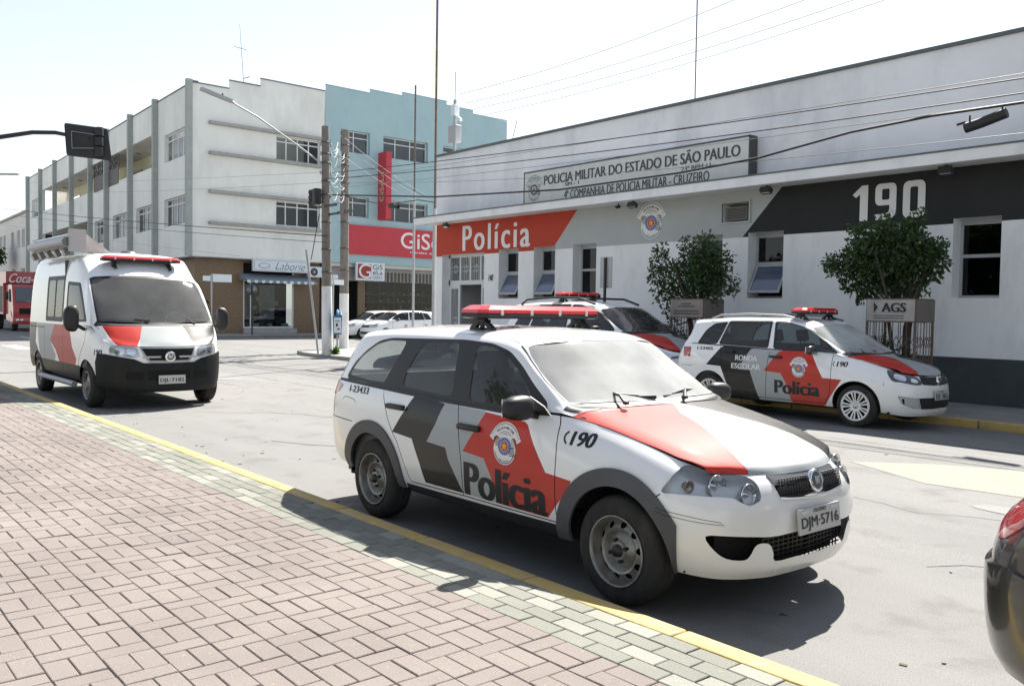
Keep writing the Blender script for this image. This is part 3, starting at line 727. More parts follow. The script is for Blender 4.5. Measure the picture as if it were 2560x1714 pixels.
# station pavement on the far side, rounded corner, island
SP = .115
def pavement(name, poly, z, m=None):
    n = len(poly); mb = MB(); mb.add([(x, y, z) for x, y in poly], [tuple(range(n))])
    for i in range(n): a, b = poly[i], poly[(i+1) % n]; mb.quad((a[0], a[1], -.02), (b[0], b[1], -.02), (b[0], b[1], z), (a[0], a[1], z))
    return tag(mb.build(name, m or M['concrete']), kind='structure')
pv = pavement('pavement', [(60, 13.16)]+[(-24.4+1.9*0, 13.16)]+[(-26.2, 13.2), (-27.3, 13.5), (-28.0, 14.2), (-28.3, 15.2), (-28.9, 16.5)]+[(-28.9, 120), (-22.3, 120), (-22.3, 15.7), (60, 15.7)], SP)
x = -24.2; kk = []
while x < 20:
    s = MB(); s.bbox(x+.006, x+.99, 13.12, 13.26, -.02, SP+.004, .014); s.build('kerb_stone', M['kerbyel'] if x > -13 else M['concrete'], pv); x += 1.0
pavement('pavement', [(-300, 13.3), (-44.3, 13.3), (-42.6, 13.7), (-41.7, 14.6), (-41.4, 16), (-41.4, 140), (-45.6, 140), (-45.6, 17), (-300, 25)], .14)
mb = MB(); mb.tube([(-44.3, 13.3, .145), (-42.6, 13.7, .145), (-41.7, 14.6, .145), (-41.4, 16, .145), (-41.4, 60, .145)], .05, 6); tag(mb.build('kerb', M['concrete']), kind='structure')
# ------------------------------------------------------------------ buildings
M['wallw'] = mat('white_wall_paint', (.82, .83, .83), .85, var=.04, vscale=.8, bump=.15, bscale=25, dirt=((.46, .48, .49), .5, 1.3))
M['upwall'] = mat('weathered_white_parapet', (.80, .81, .83), .9, var=.07, vscale=.6, bump=.1, bscale=20, dirt=((.40, .42, .45), .8, .45))
M['bandred'] = mat('red_wall_paint', (.46, .055, .028), .85, var=.07, vscale=1.5, bump=.25, bscale=35)
M['bandgrey'] = mat('grey_wall_paint', (.42, .45, .44), .85, var=.05, vscale=1.5, bump=.25, bscale=35)
M['bandblack'] = mat('black_wall_paint', (.022, .024, .024), .85, var=.2, vscale=2, bump=.35, bscale=35)
M['plinth'] = mat('dark_grey_plinth_paint', (.055, .065, .068), .85, var=.2, vscale=2, bump=.4, bscale=30)
M['frame'] = mat('pale_window_frame', (.42, .44, .44), .6)
M['whiteframe'] = mat('white_window_frame', (.60, .62, .62), .6)
M['darkroom'] = mat('dark_room', (.03, .032, .034), .95)  # near-black backing: the shade of unlit rooms is put into the colour
M['roomlight'] = mat('room_wall', (.24, .30, .20), .95)
M['pane'] = glass('window_pane', (.35, .40, .42), refl=1.0)
M['sashglass'] = mat('sky_reflecting_glass', (.05, .08, .14), .02, spec=1.0, coat=1.0)
M['paneref'] = mat('reflecting_pane', (.045, .055, .065), .03, spec=1.0, coat=1.0)
M['cap'] = mat('metal_roof_cap', (.10, .12, .12), .6)
M['facade'] = mat('off_white_render', (.76, .77, .73), .9, var=.05, vscale=.5, bump=.35, bscale=18, dirt=((.42, .42, .39), .4, .7))
M['facade2'] = mat('cream_render', (.70, .67, .63), .9, var=.05, vscale=.5, bump=.2, bscale=18, dirt=((.42, .40, .37), .4, .7))
M['cream'] = mat('pale_yellow_render', (.62, .60, .42), .9, var=.05)
M['ledge'] = mat('grey_ledge', (.34, .34, .32), .85, var=.15, vscale=3)
M['pilaster'] = mat('grey_green_pilaster', (.34, .37, .35), .8, var=.1)
M['blue'] = mat('light_blue_render', (.36, .50, .53), .9, var=.05, vscale=.5, bump=.2, bscale=18, dirt=((.18, .34, .38), .3, .8))
M['tile'] = mat('brown_ceramic_tile', (.19, .125, .07), .55, var=.25, vscale=9, bump=.3, bscale=14)
M['signred'] = mat('red_sign_panel', (.50, .035, .05), .5, var=.05)
M['signwhite'] = mat('white_sign_panel', (.66, .72, .75), .5)
M['signgrey'] = mat('weathered_sign_board', (.62, .64, .61), .7, var=.06, dirt=((.35, .36, .34), .4, 1.5))
M['awning'] = mat('grey_blue_awning', (.23, .27, .31), .8, var=.1)
M['shutter'] = mat('brown_metal_shutter', (.10, .085, .075), .6, var=.1)
M['tealink'] = mat('dark_teal_ink', (.05, .12, .14), .6)
def facade(name, O, ax, outer, holes, regions, base, depth, parent, revm=None, up=(0, 0, 1)):
    """flat wall in the plane through O: ax = along, up; holes are real openings with reveals of the given depth"""
    O, ax, up = Vector(O), Vector(ax).normalized(), Vector(up); n = ax.cross(up)   # outward normal
    vs = []; ed = []
    for pl in [outer]+holes+[r[0] for r in regions]:
        b = len(vs); k = len(pl); vs += [Vector(p) for p in pl]; ed += [(b+i, b+(i+1) % k) for i in range(k)]
    r = delaunay_2d_cdt(vs, ed, [], 0, 1e-6, False); v2 = np.array([(p.x, p.y) for p in r[0]]); fc = [tuple(f) for f in r[2]]; c = v2[np.array(fc)].mean(1)
    keep = in_poly(c, np.array(outer)); mi = np.zeros(len(fc), int); ms = [base]
    for h in holes: keep &= ~in_poly(c, np.array(h))
    for pl, m_ in regions:
        if m_ not in ms: ms.append(m_)
        mi[in_poly(c, np.array(pl))] = ms.index(m_)
    mb = MB(); P = [O+ax*a+up*b for a, b in v2]
    for f, kp, m_ in zip(fc, keep, mi):
        if kp: mb.add([P[i] for i in f], [(0, 1, 2)], int(m_))
    revm = revm or base
    if revm not in ms: ms.append(revm)
    for h in holes:
        for i in range(len(h)):
            a, b = h[i], h[(i+1) % len(h)]; A, B = O+ax*a[0]+up*a[1], O+ax*b[0]+up*b[1]; mb.add([A, B, B-n*depth, A-n*depth], [(0, 1, 2, 3)], ms.index(revm))
    o = mb.build(name, ms, parent, fixn=False)
    return o
def rect(x0, x1, z0, z1): return [(x0, z0), (x1, z0), (x1, z1), (x0, z1)]
def win(parent, O, ax, x0, x1, z0, z1, cols, rows, dep, fm, pm=None, fw=.05, curtains=None, name='window'):
    """framed window set back in its opening: cols/rows = lists of relative splits; panes are sub-parts"""
    O, ax = Vector(O), Vector(ax).normalized(); up = Vector((0, 0, 1)); n = ax.cross(up); pm = pm or M['paneref']
    def P(a, b, d): return O+ax*a+up*b-n*d
    mb = MB()
    def bar(a0, a1, b0, b1, d0=0, d1=.05): c = P((a0+a1)/2, (b0+b1)/2, dep-(d0+d1)/2+.02); mb.obox(c, ax*((a1-a0)/2), up*((b1-b0)/2), n*((d1-d0)/2))
    bar(x0, x1, z1-fw, z1); bar(x0, x1, z0, z0+fw); bar(x0, x0+fw, z0+fw, z1-fw); bar(x1-fw, x1, z0+fw, z1-fw)
    X = [x0]+[x0+(x1-x0)*c for c in cols]+[x1]; Z = [z0]+[z0+(z1-z0)*r for r in rows]+[z1]
    for x in X[1:-1]: bar(x-fw/2, x+fw/2, z0+fw, z1-fw, 0, .045)
    for z in Z[1:-1]: bar(x0+fw, x1-fw, z-fw/2, z+fw/2, .002, .043)
    w = mb.build(name, fm, parent)
    for i in range(len(X)-1):
        for j in range(len(Z)-1):
            a0, a1, b0, b1 = X[i]+fw*.4, X[i+1]-fw*.4, Z[j]+fw*.4, Z[j+1]-fw*.4; q = MB(); q.add([P(a0, b0, dep), P(a1, b0, dep), P(a1, b1, dep), P(a0, b1, dep)], [(0, 1, 2, 3)])
            q.build('pane', pm, w, fixn=False)
    return w
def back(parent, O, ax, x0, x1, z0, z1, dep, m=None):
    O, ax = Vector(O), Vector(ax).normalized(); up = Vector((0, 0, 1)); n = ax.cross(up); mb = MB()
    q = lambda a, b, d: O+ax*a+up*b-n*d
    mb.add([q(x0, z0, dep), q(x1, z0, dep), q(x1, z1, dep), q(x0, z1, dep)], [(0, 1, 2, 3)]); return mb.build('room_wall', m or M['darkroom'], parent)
# ---- police station ------------------------------------------------
WY = 15.6
st = thing('police_station', 'low white police station wall with red, grey and black painted band', 'building', (-8, WY, 0))
def stp(o): o.location = o.location-Vector((-8, WY, 0)); return o
XL = -22.18; XR = 22; O = (0, WY, 0); AX = (1, 0, 0)
wins = [(-19.13, -18.28), (-17.64, -16.80), (-16.14, -15.30), (-12.35, -11.52), (-10.87, -10.03), (-8.11, -7.31), (-6.70, -5.92), (-4.4, -3.55), (-2.1, -1.25), (.3, 1.15), (2.8, 3.6)]
Z0w, Z1w = 1.92, 3.29
door = rect(-21.86, -19.79, SP, 3.24)
ac = rect(-11.54, -10.86, 3.54, 3.94)
holes = [door, ac]+[rect(a, b, Z0w, Z1w) for a, b in wins]
zt = 4.22; zb = 3.20
regs = [(rect(XL, XR, SP-.1, .90), M['plinth']), ([(XL, zb), (-16.92, zb), (-15.95, zt), (XL, zt)], M['bandred']), ([(-16.92, zb), (-11.02, zb), (-10.05, zt), (-15.95, zt)], M['bandgrey']), ([(-11.02, zb), (XR, zb), (XR, zt), (-10.05, zt)], M['bandblack'])]
stp(facade('wall', O, AX, rect(XL, XR, SP-.1, zt), holes, regs, M['wallw'], .34, st))
stp(facade('parapet_wall', (0, WY+.001, 0), AX, rect(XL, XR, zt+.002, 6.25), [], [], M['upwall'], .1, st))
mb = MB(); mb.box(XL, XR, WY+.36, WY+14, 6.0, 6.2); mb.box(XL+.002, XL+.25, WY+.01, WY+14, .0, 6.24); mb.box(XR-.2, XR, WY+.01, WY+14, 0, 6.24); mb.box(XL+.26, XR-.3, WY+.01, WY+.30, zt+.05, 6.24); mb.box(XL+.26, XR-.26, WY+13.7, WY+14, 0, 6.2); stp(mb.build('side_wall', M['upwall'], st))
mb = MB(); mb.box(XL-.05, XR, WY-.06, WY+.34, 6.25, 6.31); stp(mb.build('roof_cap', M['cap'], st))
mb = MB(); mb.box(XL, XR, 14.80, WY-.002, 4.17, 4.30); mb.box(XL, XR, 14.76, 14.90, 4.12, 4.305); stp(mb.build('marquee', M['wallw'], st))
mb = MB(); mb.box(XL-.01, XR, 14.74, 14.93, 4.307, 4.335); mb.box(XL-.01, XR, 14.93, WY-.003, 4.303, 4.325); stp(mb.build('marquee_cap', M['cap'], st))
for i, (a, b) in enumerate(wins):
    d = .34; openw = i in (0, 1, 4)
    mb = MB(); f = .05
    zm = 2.62
    def fb(x0, x1, z0, z1, y0=WY+d-.05, y1=WY+d): mb.box(x0, x1, y0, y1, z0, z1)
    fb(a, b, Z1w-.10, Z1w); fb(a, a+f, Z0w, Z1w-.10); fb(b-f, b, Z0w, Z1w-.10); fb(a+f, b-f, zm, zm+.06); fb(a+f, b-f, Z0w, Z0w+.05)
    W = stp(mb.build('window', M['frame'], st))
    q = MB(); q.quad((a+f, WY+d-.02, zm+.06), (b-f, WY+d-.02, zm+.06), (b-f, WY+d-.02, Z1w-.1), (a+f, WY+d-.02, Z1w-.1)); p = q.build('pane', M['pane'], W, fixn=False)
    if openw:
        h = zm-Z0w-.06; ang = R(30); c = Vector((0, -math.sin(ang), -math.cos(ang)))
        top = Vector((0, WY+d-.06, zm-.01)); ax_ = Vector((1, 0, 0)); mb = MB(); L_ = h+.03
        for (x0, x1, t0, t1) in ((a+f, b-f, 0, .04), (a+f, b-f, L_-.05, L_), (a+f, a+f+.04, .04, L_-.05), (b-f-.04, b-f, .04, L_-.05)):
            mid = top+c*((t0+t1)/2); mb.obox((((x0+x1)/2), mid.y, mid.z), ax_*((x1-x0)/2), c*((t1-t0)/2), c.cross(ax_)*.016)
        sash = mb.build('sash', M['frame'], W)
        q = MB(); A, B = top+c*.04, top+c*(L_-.05); q.quad((a+f+.04, B.y, B.z), (b-f-.04, B.y, B.z), (b-f-.04, A.y, A.z), (a+f+.04, A.y, A.z))
        q.build('pane', M['sashglass'], W, fixn=False)
        q = MB(); q.bar((a+f, WY+d-.05, zm-.35), (a+f+.01, WY+d-.24, zm-.40), .015, .008, 0); q.build('stay_arm', M['cap'], W)
    else:
        q = MB(); q.quad((a+f, WY+d-.02, Z0w+.05), (b-f, WY+d-.02, Z0w+.05), (b-f, WY+d-.02, zm), (a+f, WY+d-.02, zm)); q.build('pane', M['pane'], W, fixn=False)
stp(back(st, O, AX, XL+.3, XR-.3, .2, 4.1, 2.2, M['darkroom']))
mb = MB(); mb.box(XL+.3, XR-.3, WY+.36, WY+2.3, 3.9, 3.95); mb.box(-19.3, -18.9, WY+1.2, WY+1.3, 2.2, 3.0); stp(mb.build('ceiling', M['roomlight'], st))
# air conditioner box in its frame
mb = MB(); mb.box(-11.54, -10.86, WY-.03, WY+.02, 3.94, 3.98); mb.box(-11.54, -10.86, WY-.03, WY+.02, 3.50, 3.54); mb.box(-11.58, -11.54, WY-.03, WY+.02, 3.50, 3.98); mb.box(-10.86, -10.82, WY-.03, WY+.02, 3.50, 3.98); fr = stp(mb.build('recess_frame', M['bandgrey'], st))
mb = MB(); mb.box(-11.46, -10.96, WY+.06, WY+.4, 3.58, 3.86)
for k in range(8): mb.box(-11.44, -10.98, WY+.045, WY+.062, 3.61+.03*k, 3.622+.03*k, 1)
u = thing('air_conditioner', 'grey air conditioner set in the framed recess beside the black band', 'air conditioner', (-11.2, WY+.1, 3.58)); o = mb.build('casing', [mat('ac_grey', (.2, .19, .18), .6), M['trim']], u); o.location = -u.location
# door: panelled frame with grille bars, upper transom
mb = MB(); yd = WY+.30; a, b = -21.86, -19.79
for x0, x1, z0, z1 in ((a, a+.07, SP, 3.24), (b-.07, b, SP, 3.24), (a, b, 3.16, 3.24), (a, b, 2.34, 2.47), (a+.55, a+.61, 2.47, 3.16), (a+1.05, a+1.11, 2.47, 3.16), (a+1.55, a+1.61, 2.47, 3.16), (a+.50, a+.58, SP, 2.34), (b-.45, b-.38, SP, 2.34), (a+.07, a+.5, 2.22, 2.34), (b-.38, b-.07, 2.22, 2.34), (a+.07, a+.13, SP, 2.22), (b-.13, b-.07, SP, 2.22)):
    mb.box(x0, x1, yd-.04, yd+.02, z0, z1)
dr = stp(mb.build('door_frame', M['whiteframe'], st))
mb = MB()
for (x0, x1, z0, z1) in ((a+.07, a+.55, 2.47, 3.16), (a+.61, a+1.05, 2.47, 3.16), (a+1.11, a+1.55, 2.47, 3.16), (a+1.61, b-.07, 2.47, 3.16), (a+.13, a+.50, .3, 2.22), (b-.38, b-.13, .3, 2.22)):
    w_ = x1-x0; zc = (z0+z1)/2
    for q in (.14, .3, .5, .7, .86): mb.bar((x0+w_*q, yd, z0), (x0+w_*q, yd, z1), .014)
    mb.bar((x0, yd, zc+.06), (x1, yd, zc+.06), .014); mb.bar((x0, yd, zc-.06), (x1, yd, zc-.06), .014)
    for s in (1, -1): mb.bar((x0+w_*.5, yd, zc+.14), (x0+w_*(.5+.2*s), yd, zc), .014); mb.bar((x0+w_*.5, yd, zc-.14), (x0+w_*(.5+.2*s), yd, zc), .014)
mb.build('grille', M['whiteframe'], dr)
q = MB(); q.quad((a+.07, yd+.03, 2.47), (b-.07, yd+.03, 2.47), (b-.07, yd+.03, 3.16), (a+.07, yd+.03, 3.16)); q.build('transom_pane', M['pane'], dr)
# writing painted on the wall
def wall_text(name, s, x0, x1, z0, z1, m, bold=.0, parent=st, y=WY, shear=0, lift=.004, sp=1.0):
    L_ = text_layers(s, x1-x0, z1-z0, bold, m, shear, False, sp); o = put_print(name, L_, plane_mapper((x0, y, z0), (1, 0, 0), (0, 0, 1)), M, parent, lift, .001); return stp(o) if parent is st else o
wall_text('wall_lettering', 'Polícia', -20.84, -17.80, 3.32, 4.06, 'whiteink', .028, sp=1.22)
# block numerals 190 drawn like the painted ones
def bar_glyph(polys, name, m):
    L_ = [(0, m, *tri2(p)) for p in polys]; return L_
def rrect(x0, x1, z0, z1, r): return round_poly([(x0, z0), (x1, z0), (x1, z1), (x0, z1)], r, 5)
def ring_poly(x0, x1, z0, z1, r, t, hz):
    o = rrect(x0, x1, z0, z1, r); i = rrect(x0+t, x1-t, z0+hz, z1-hz, max(r-t*.6, .02)); return o, i
def ring_mesh(o, i):
    from mathutils.geometry import tessellate_polygon as tp
    f = tp([[Vector((*p, 0)) for p in o], [Vector((*p, 0)) for p in i]]); return np.array(o+i), [tuple(t) for t in f]
G0 = 3.36; G1 = 4.02; items = []
items.append((0, 'whiteink', *tri2([(-8.40, G0), (-8.40, 3.86), (-8.49, 3.80), (-8.57, 3.86), (-8.36, G1), (-8.22, G1), (-8.22, G0)])))
o_, i_ = ring_poly(-8.06, -7.60, 3.62, G1, .12, .15, .10); items.append((0, 'whiteink', *ring_mesh(o_, i_)))
items.append((2, 'whiteink', *tri2([(-7.60, 3.84), (-7.60, 3.50), (-7.63, 3.42), (-7.70, 3.37), (-7.80, G0), (-8.04, G0), (-8.06, 3.46), (-7.84, 3.47), (-7.76, 3.49), (-7.745, 3.55), (-7.745, 3.84)])))
o_, i_ = ring_poly(-7.46, -7.00, G0, G1, .13, .15, .11); items.append((0, 'whiteink', *ring_mesh(o_, i_)))
items = [(lv, m, (v-np.array([-8.57, G0]))*np.array([(8.57-7.20)/(8.57-7.0), 1])+np.array([-8.57, G0]), f) for lv, m, v, f in items]
stp(put_print('wall_number', items, plane_mapper((0, WY, 0), (1, 0, 0), (0, 0, 1)), M, st, base=.004))
stp(put_print('wall_emblem', emblem_layers(), plane_mapper((-13.54, WY, 3.70), (1, 0, 0), (0, 0, 1), .82, 1.0), M, st, base=.004, dl=.001))
o = wall_text('house_number', '140', -19.58, -19.36, 2.42, 2.60, 'ink', .03, shear=.3, lift=.012)
# sign board standing on the marquee
sg = thing('sign_board', 'long grey sign board reading POLICIA MILITAR DO ESTADO DE SÃO PAULO above the marquee', 'sign', (-14.2, 15.3, 4.33))
mb = MB(); mb.box(-3.54, 3.52, -.0, .24, .0, .92); mb.build('board', M['signgrey'], sg)
mb = MB(); mb.box(-3.545, 3.525, -.012, 0, .0, .03); mb.box(-3.545, 3.525, -.012, 0, .89, .925); mb.box(3.50, 3.53, -.012, .25, .0, .925); mb.box(-3.545, -3.52, -.012, 0, .03, .89); mb.build('sign_rim', M['dkgrey'], sg)
def sign_text(s, x0, x1, z0, z1, bold): return put_print('lettering', text_layers(s, x1-x0, z1-z0, bold*3, 'signink', 0, False), plane_mapper((x0, 0, z0), (1, 0, 0), (0, 0, 1)), M, sg, .006, .001)
sign_text('POLICIA MILITAR DO ESTADO DE SÃO PAULO', -2.75, 3.30, .52, .82, .012); sign_text('SPI - 1', -1.95, -1.45, .42, .50, .008); sign_text('23ª BPM / I', 1.75, 2.55, .36, .47, .008)
sign_text('4ª COMPANHIA DE POLICIA MILITAR - CRUZEIRO', -1.98, 2.52, .09, .31, .006)
put_print('emblem', [(lv, {'whiteink': 'signpale', 'blueink': 'signink', 'redink': 'signpale', 'yelink': 'signink', 'ink': 'signink'}[m], v, f) for lv, m, v, f in emblem_layers()] if M.setdefault('signpale', mat('faded_white_ink', (.52, .54, .52), .7)) else [], plane_mapper((-3.13, 0, .46), (1, 0, 0), (0, 0, 1), .66), M, sg, base=.005)
# floodlights and camera under the marquee
for i, (x, lab) in enumerate(((-21.18, 'grey floodlight under the marquee at the red end of the wall'), (-13.80, 'floodlight under the marquee right above the round wall emblem'), (-10.22, 'floodlight under the marquee where grey band meets black band'), (-6.70, 'floodlight under the marquee above the black band'))):
    t = thing('floodlight', lab, 'lamp', (x, 15.25, 4.17), group='floodlights under the marquee')
    mb = MB(); mb.bar((0, 0, 0), (0, 0, -.06), .03); mb.build('bracket', M['dkgrey'], t)
    mb = MB(); mb.obox((0, -.02, -.10), (.11, 0, 0), (0, .06, -.03), (0, .025, .045)); mb.build('housing', M['dkgrey'], t); mb = MB(); mb.obox((0, -.055, -.13), (.09, 0, 0), (0, .03, -.02), (0, .004, .006)); mb.build('lamp_glass', M['chrome'], t)
t = thing('security_camera', 'small dark security camera under the marquee left of the emblem', 'camera', (-14.35, 15.35, 4.17)); mb = MB(); mb.bar((0, 0, 0), (0, 0, -.05), .02); mb.build('mount', M['dkgrey'], t); mb = MB(); mb.tube([(0, .04, -.08), (0, -.08, -.10)], .035, 12); mb.build('housing', M['trim'], t)
# ---- corner building, white and light blue -------------------------
FX = -45.0
cb = thing('corner_building', 'three storey off-white corner building with grey pilasters, ledges and a stepped roofline', 'building', (FX, 16.35, 0))
def cbp(o): o.location = o.location-Vector((FX, 16.35, 0)); return o
FO = (FX, 0, 0); FA = (0, 1, 0)
pf = [(16.35, 4.15), (23.85, 4.15), (23.85, 13.78), (20.02, 13.78), (20.02, 13.38), (18.3, 13.38), (18.3, 12.95), (16.35, 12.95)]
w1 = rect(20.96, 23.60, 9.60, 10.92); w2 = rect(20.97, 23.60, 6.04, 7.40)
cbp(facade('wall', FO, FA, pf, [w1, w2], [], M['facade'], .22, cb))
for (z0, z1) in ((10.97, 11.13), (9.42, 9.58), (7.43, 7.60), (5.82, 5.98)):
    mb = MB(); mb.box(FX-.02, FX+.28, 17.22, 23.66, z0, z1); cbp(mb.build('ledge', M['ledge'], cb))
cbp(win(cb, (FX, 0, 0), FA, 20.96, 23.60, 9.60, 10.92, (.245, .5, .755), (.78,), .2, M['whiteframe'], M['pane'], .07)); cbp(win(cb, (FX, 0, 0), FA, 20.97, 23.60, 6.04, 7.40, (.235, .5, .755), (.79,), .2, M['whiteframe'], M['pane'], .07))
mb = MB(); mb.box(FX-.04, FX+.06, 16.30, 18.3, 12.95, 13.0); mb.box(FX-.04, FX+.06, 18.3, 20.02, 13.38, 13.43); mb.box(FX-.04, FX+.06, 20.02, 23.85, 13.78, 13.83); mb.box(FX-.05, FX+.05, 16.28, 16.68, 13.0, 13.06); cbp(mb.build('coping', M['cap'], cb))
# left (street) face, slightly turned
e_ = Vector((-.99947, .03257, 0)); LO = Vector((FX, 16.35, 0)); A2 = -e_
def LW(s0, s1, z0, z1): return rect(-s1, -s0, z0, z1)
H = [LW(.93, 4.51, 9.40, 10.90), LW(1.05, 4.55, 5.87, 7.38), LW(6.47, 10.08, 5.87, 7.36), LW(11.86, 15.46, 5.80, 7.33), LW(16.91, 20.36, 5.74, 7.29), LW(39.92, 43.44, 9.23, 10.80), LW(40.0, 43.5, 5.66, 7.18), LW(6.15, 38.6, 9.45, 11.27), LW(21.2, 38.6, 6.22, 7.50)]
cbp(facade('wall', LO, A2, rect(-44.8, 0, 4.15, 12.93), H, [], M['facade'], .22, cb))
for h in H[:7]: cbp(win(cb, LO, A2, h[0][0], h[1][0], h[0][1], h[2][1], (.25, .5, .75), (.76,), .2, M['whiteframe'], M['pane'], .08))
for s in (0.02, 5.81, 10.9, 16.55, 21.0, 26.85, 32.9, 38.8, 44.7):
    p = LO+e_*s; n = Vector((-e_.y, e_.x, 0)); n = n if n.y < 0 else -n
    mb = MB(); mb.obox(p+n*.14+Vector((0, 0, 8.62)), e_*.13, n*.15, Vector((0, 0, 4.47))); cbp(mb.build('pilaster', M['pilaster'], cb))
def lbox(mb, s0, s1, d0, d1, z0, z1, m=0):
    """box in the street-face frame, d measured inwards"""
    n = Vector((-e_.y, e_.x, 0)); n = n if n.y > 0 else -n
    mb.obox(LO+e_*((s0+s1)/2)+n*((d0+d1)/2)+Vector((0, 0, (z0+z1)/2)), e_*((s1-s0)/2), n*((d1-d0)/2), Vector((0, 0, (z1-z0)/2)), m)
mb = MB(); lbox(mb, 0, 44.9, -.05, .1, 12.93, 12.98); cbp(mb.build('coping', M['cap'], cb))
# open galleries behind the balcony openings
mb = MB(); lbox(mb, 6.0, 38.8, 1.9, 2.0, 9.2, 11.6); lbox(mb, 21.0, 38.8, 1.9, 2.0, 5.9, 7.8); cbp(mb.build('gallery_wall', M['cream'], cb))
mb = MB(); lbox(mb, 6.0, 38.8, .22, 1.9, 11.28, 11.4); lbox(mb, 21.0, 38.8, .22, 1.9, 7.51, 7.6); cbp(mb.build('gallery_ceiling', M['facade2'], cb))
mb = MB(); lbox(mb, 6.0, 38.8, .22, 1.9, 9.0, 9.1); lbox(mb, 21.0, 38.8, .22, 1.9, 5.6, 5.7); cbp(mb.build('gallery_floor', M['ledge'], cb))
for (s, w_, z) in ((7.6, 2.2, 9.75), (10.3, 1.0, 9.75), (12.6, 1.0, 9.75), (15.6, 2.6, 9.7), (22.5, 1.9, 9.8), (25.8, 2.2, 9.7), (29.5, 1, 9.7), (33.5, 4, 9.7), (24, 2.5, 6.4), (29, 2.5, 6.4), (34, 2.5, 6.4)):
    mb = MB(); lbox(mb, s, s+w_, 1.84, 1.92, z, z+.85); cbp(mb.build('gallery_window', M['paneref'], cb))
for s in (8.3, 13.4, 18.6, 24, 29.5, 35): mb = MB(); lbox(mb, s, s+.35, .9, 1.2, 11.2, 11.28); cbp(mb.build('ceiling_lamp', M['ledge'], cb))
mb = MB()
for k in range(7): s = 14.0+6.4*k/6; lbox(mb, s-.04, s+.04, -.02, .03, 10.3, 11.2)
for k in range(12):
    s = 14.0+6.4*k/12
    for q in (0, 1):
        n = Vector((-e_.y, e_.x, 0)); a_ = LO+e_*(s+(0 if q else 1.0))+Vector((0, 0, 10.3)); b_ = LO+e_*(s+(1.0 if q else 0))+Vector((0, 0, 11.2)); mb.bar(a_, b_, .035, .03)
cbp(mb.build('lattice', M['dkgrey'], cb)); mb = MB(); lbox(mb, 14.0, 20.4, -.03, .0, 9.3, 10.3); cbp(mb.build('balcony_screen', M['shutter'], cb))
mb = MB(); mb.box(FX-30, FX-.24, 24, 37.3, 4, 13.4); lbox(mb, 5.9, 44.7, 2.02, 6, 4.2, 12.9); mb.box(FX-1.0, FX-.25, 16.9, 23.8, 4.15, 4.4); mb.box(FX-8, FX-.6, 17.2, 23.84, 7.9, 8.1); mb.box(FX-8, FX-2.5, 18.5, 23.84, 4.4, 12.9); cbp(mb.build('inner_block', M['facade2'], cb))
mb = MB(); lbox(mb, .0, 44.8, .0, 2.0, 4.10, 4.148); mb.box(FX-3, FX-.0, 17.0, 23.85, 4.10, 4.147); cbp(mb.build('overhang_soffit', M['ledge'], cb))
# ground floor: brown tiled shop
GX = FX-.55
cbp(facade('tiled_wall', (GX, 0, 0), FA, rect(16.75, 23.9, .12, 4.10), [rect(19.35, 22.3, .42, 3.98)], [], M['tile'], .12, cb))
mb = MB(); lbox(mb, 1.3, 44.6, .62, .7, .12, 4.1); cbp(mb.build('ground_floor_wall', M['tile'], cb))
for k in range(7): mb = MB(); lbox(mb, 3.0+5.6*k, 7.2+5.6*k, .56, .63, .15, 3.2); cbp(mb.build('rolling_shutter', M['shutter'], cb))
mb = MB()
for (a_, b_, c_, d_) in ((19.35, 22.3, .42, .50), (19.35, 22.3, 2.95, 3.02), (19.35, 19.42, .5, 2.95), (22.22, 22.3, .5, 3.9), (19.75, 19.80, .5, 2.95)): mb.box(GX-.06, GX-.01, a_, b_, c_, d_)
sw = cbp(mb.build('shop_window', M['whiteframe'], cb)); mb = MB(); mb.quad((GX-.05, 19.42, .5), (GX-.05, 22.22, .5), (GX-.05, 22.22, 2.95), (GX-.05, 19.42, 2.95)); mb.build('pane', M['pane'], sw)
mb = MB(); mb.box(GX-1.4, GX-1.35, 19.2, 22.5, .3, 4.0); mb.box(GX-1.35, GX-.1, 19.3, 22.35, .35, .42); cbp(mb.build('shop_back', M['darkroom'], cb))
mb = MB(); mb.box(GX-1.0, GX-.95, 20.7, 21.6, .9, 2.8); cbp(mb.build('display_board', M['signgrey'], cb)); mb = MB(); mb.box(GX-1.06, GX-1.0, 20.62, 21.68, .42, 2.88); cbp(mb.build('board_frame', M['gap'], cb))
for k, (y, z, r_) in enumerate(((20.75, 2.35, .5), (20.25, 2.05, .45), (20.4, 1.78, .1), (20.85, 1.85, -.5), (21.25, 1.8, -.1), (20.0, 1.55, 0), (20.75, 1.4, 0))):
    mb = MB(); mb.obox((GX-.09, y, z), (.004, 0, 0), (0, .15*math.cos(r_), .15*math.sin(r_)), (0, -.115*math.sin(r_), .115*math.cos(r_))); cbp(mb.build('paper_note', mat('cream_paper', (.55, .50, .28), .8) if k == 0 else bpy.data.materials['cream_paper'], cb))
for k in range(6): mb = MB(); y = 19.7+.42*k; mb.bbox(GX-.6, GX-.3, y, y+.22+.06*(k % 3), .42, .62+.05*(k % 2), .02); cbp(mb.build('display_item', M['signwhite'] if k % 2 else M['trim'], cb))
mb = MB(); mb.box(GX-.02, GX+.25, 19.3, 22.4, .12, .40); cbp(mb.build('step', M['ledge'], cb))
def box_sign(name, label, x0, x1, y0, y1, z0, z1, m): t = thing(name, label, 'sign', (x0, y0, z0)); mb = MB(); mb.box(0, x1-x0, 0, y1-y0, 0, z1-z0); mb.build('panel', m, t); return t
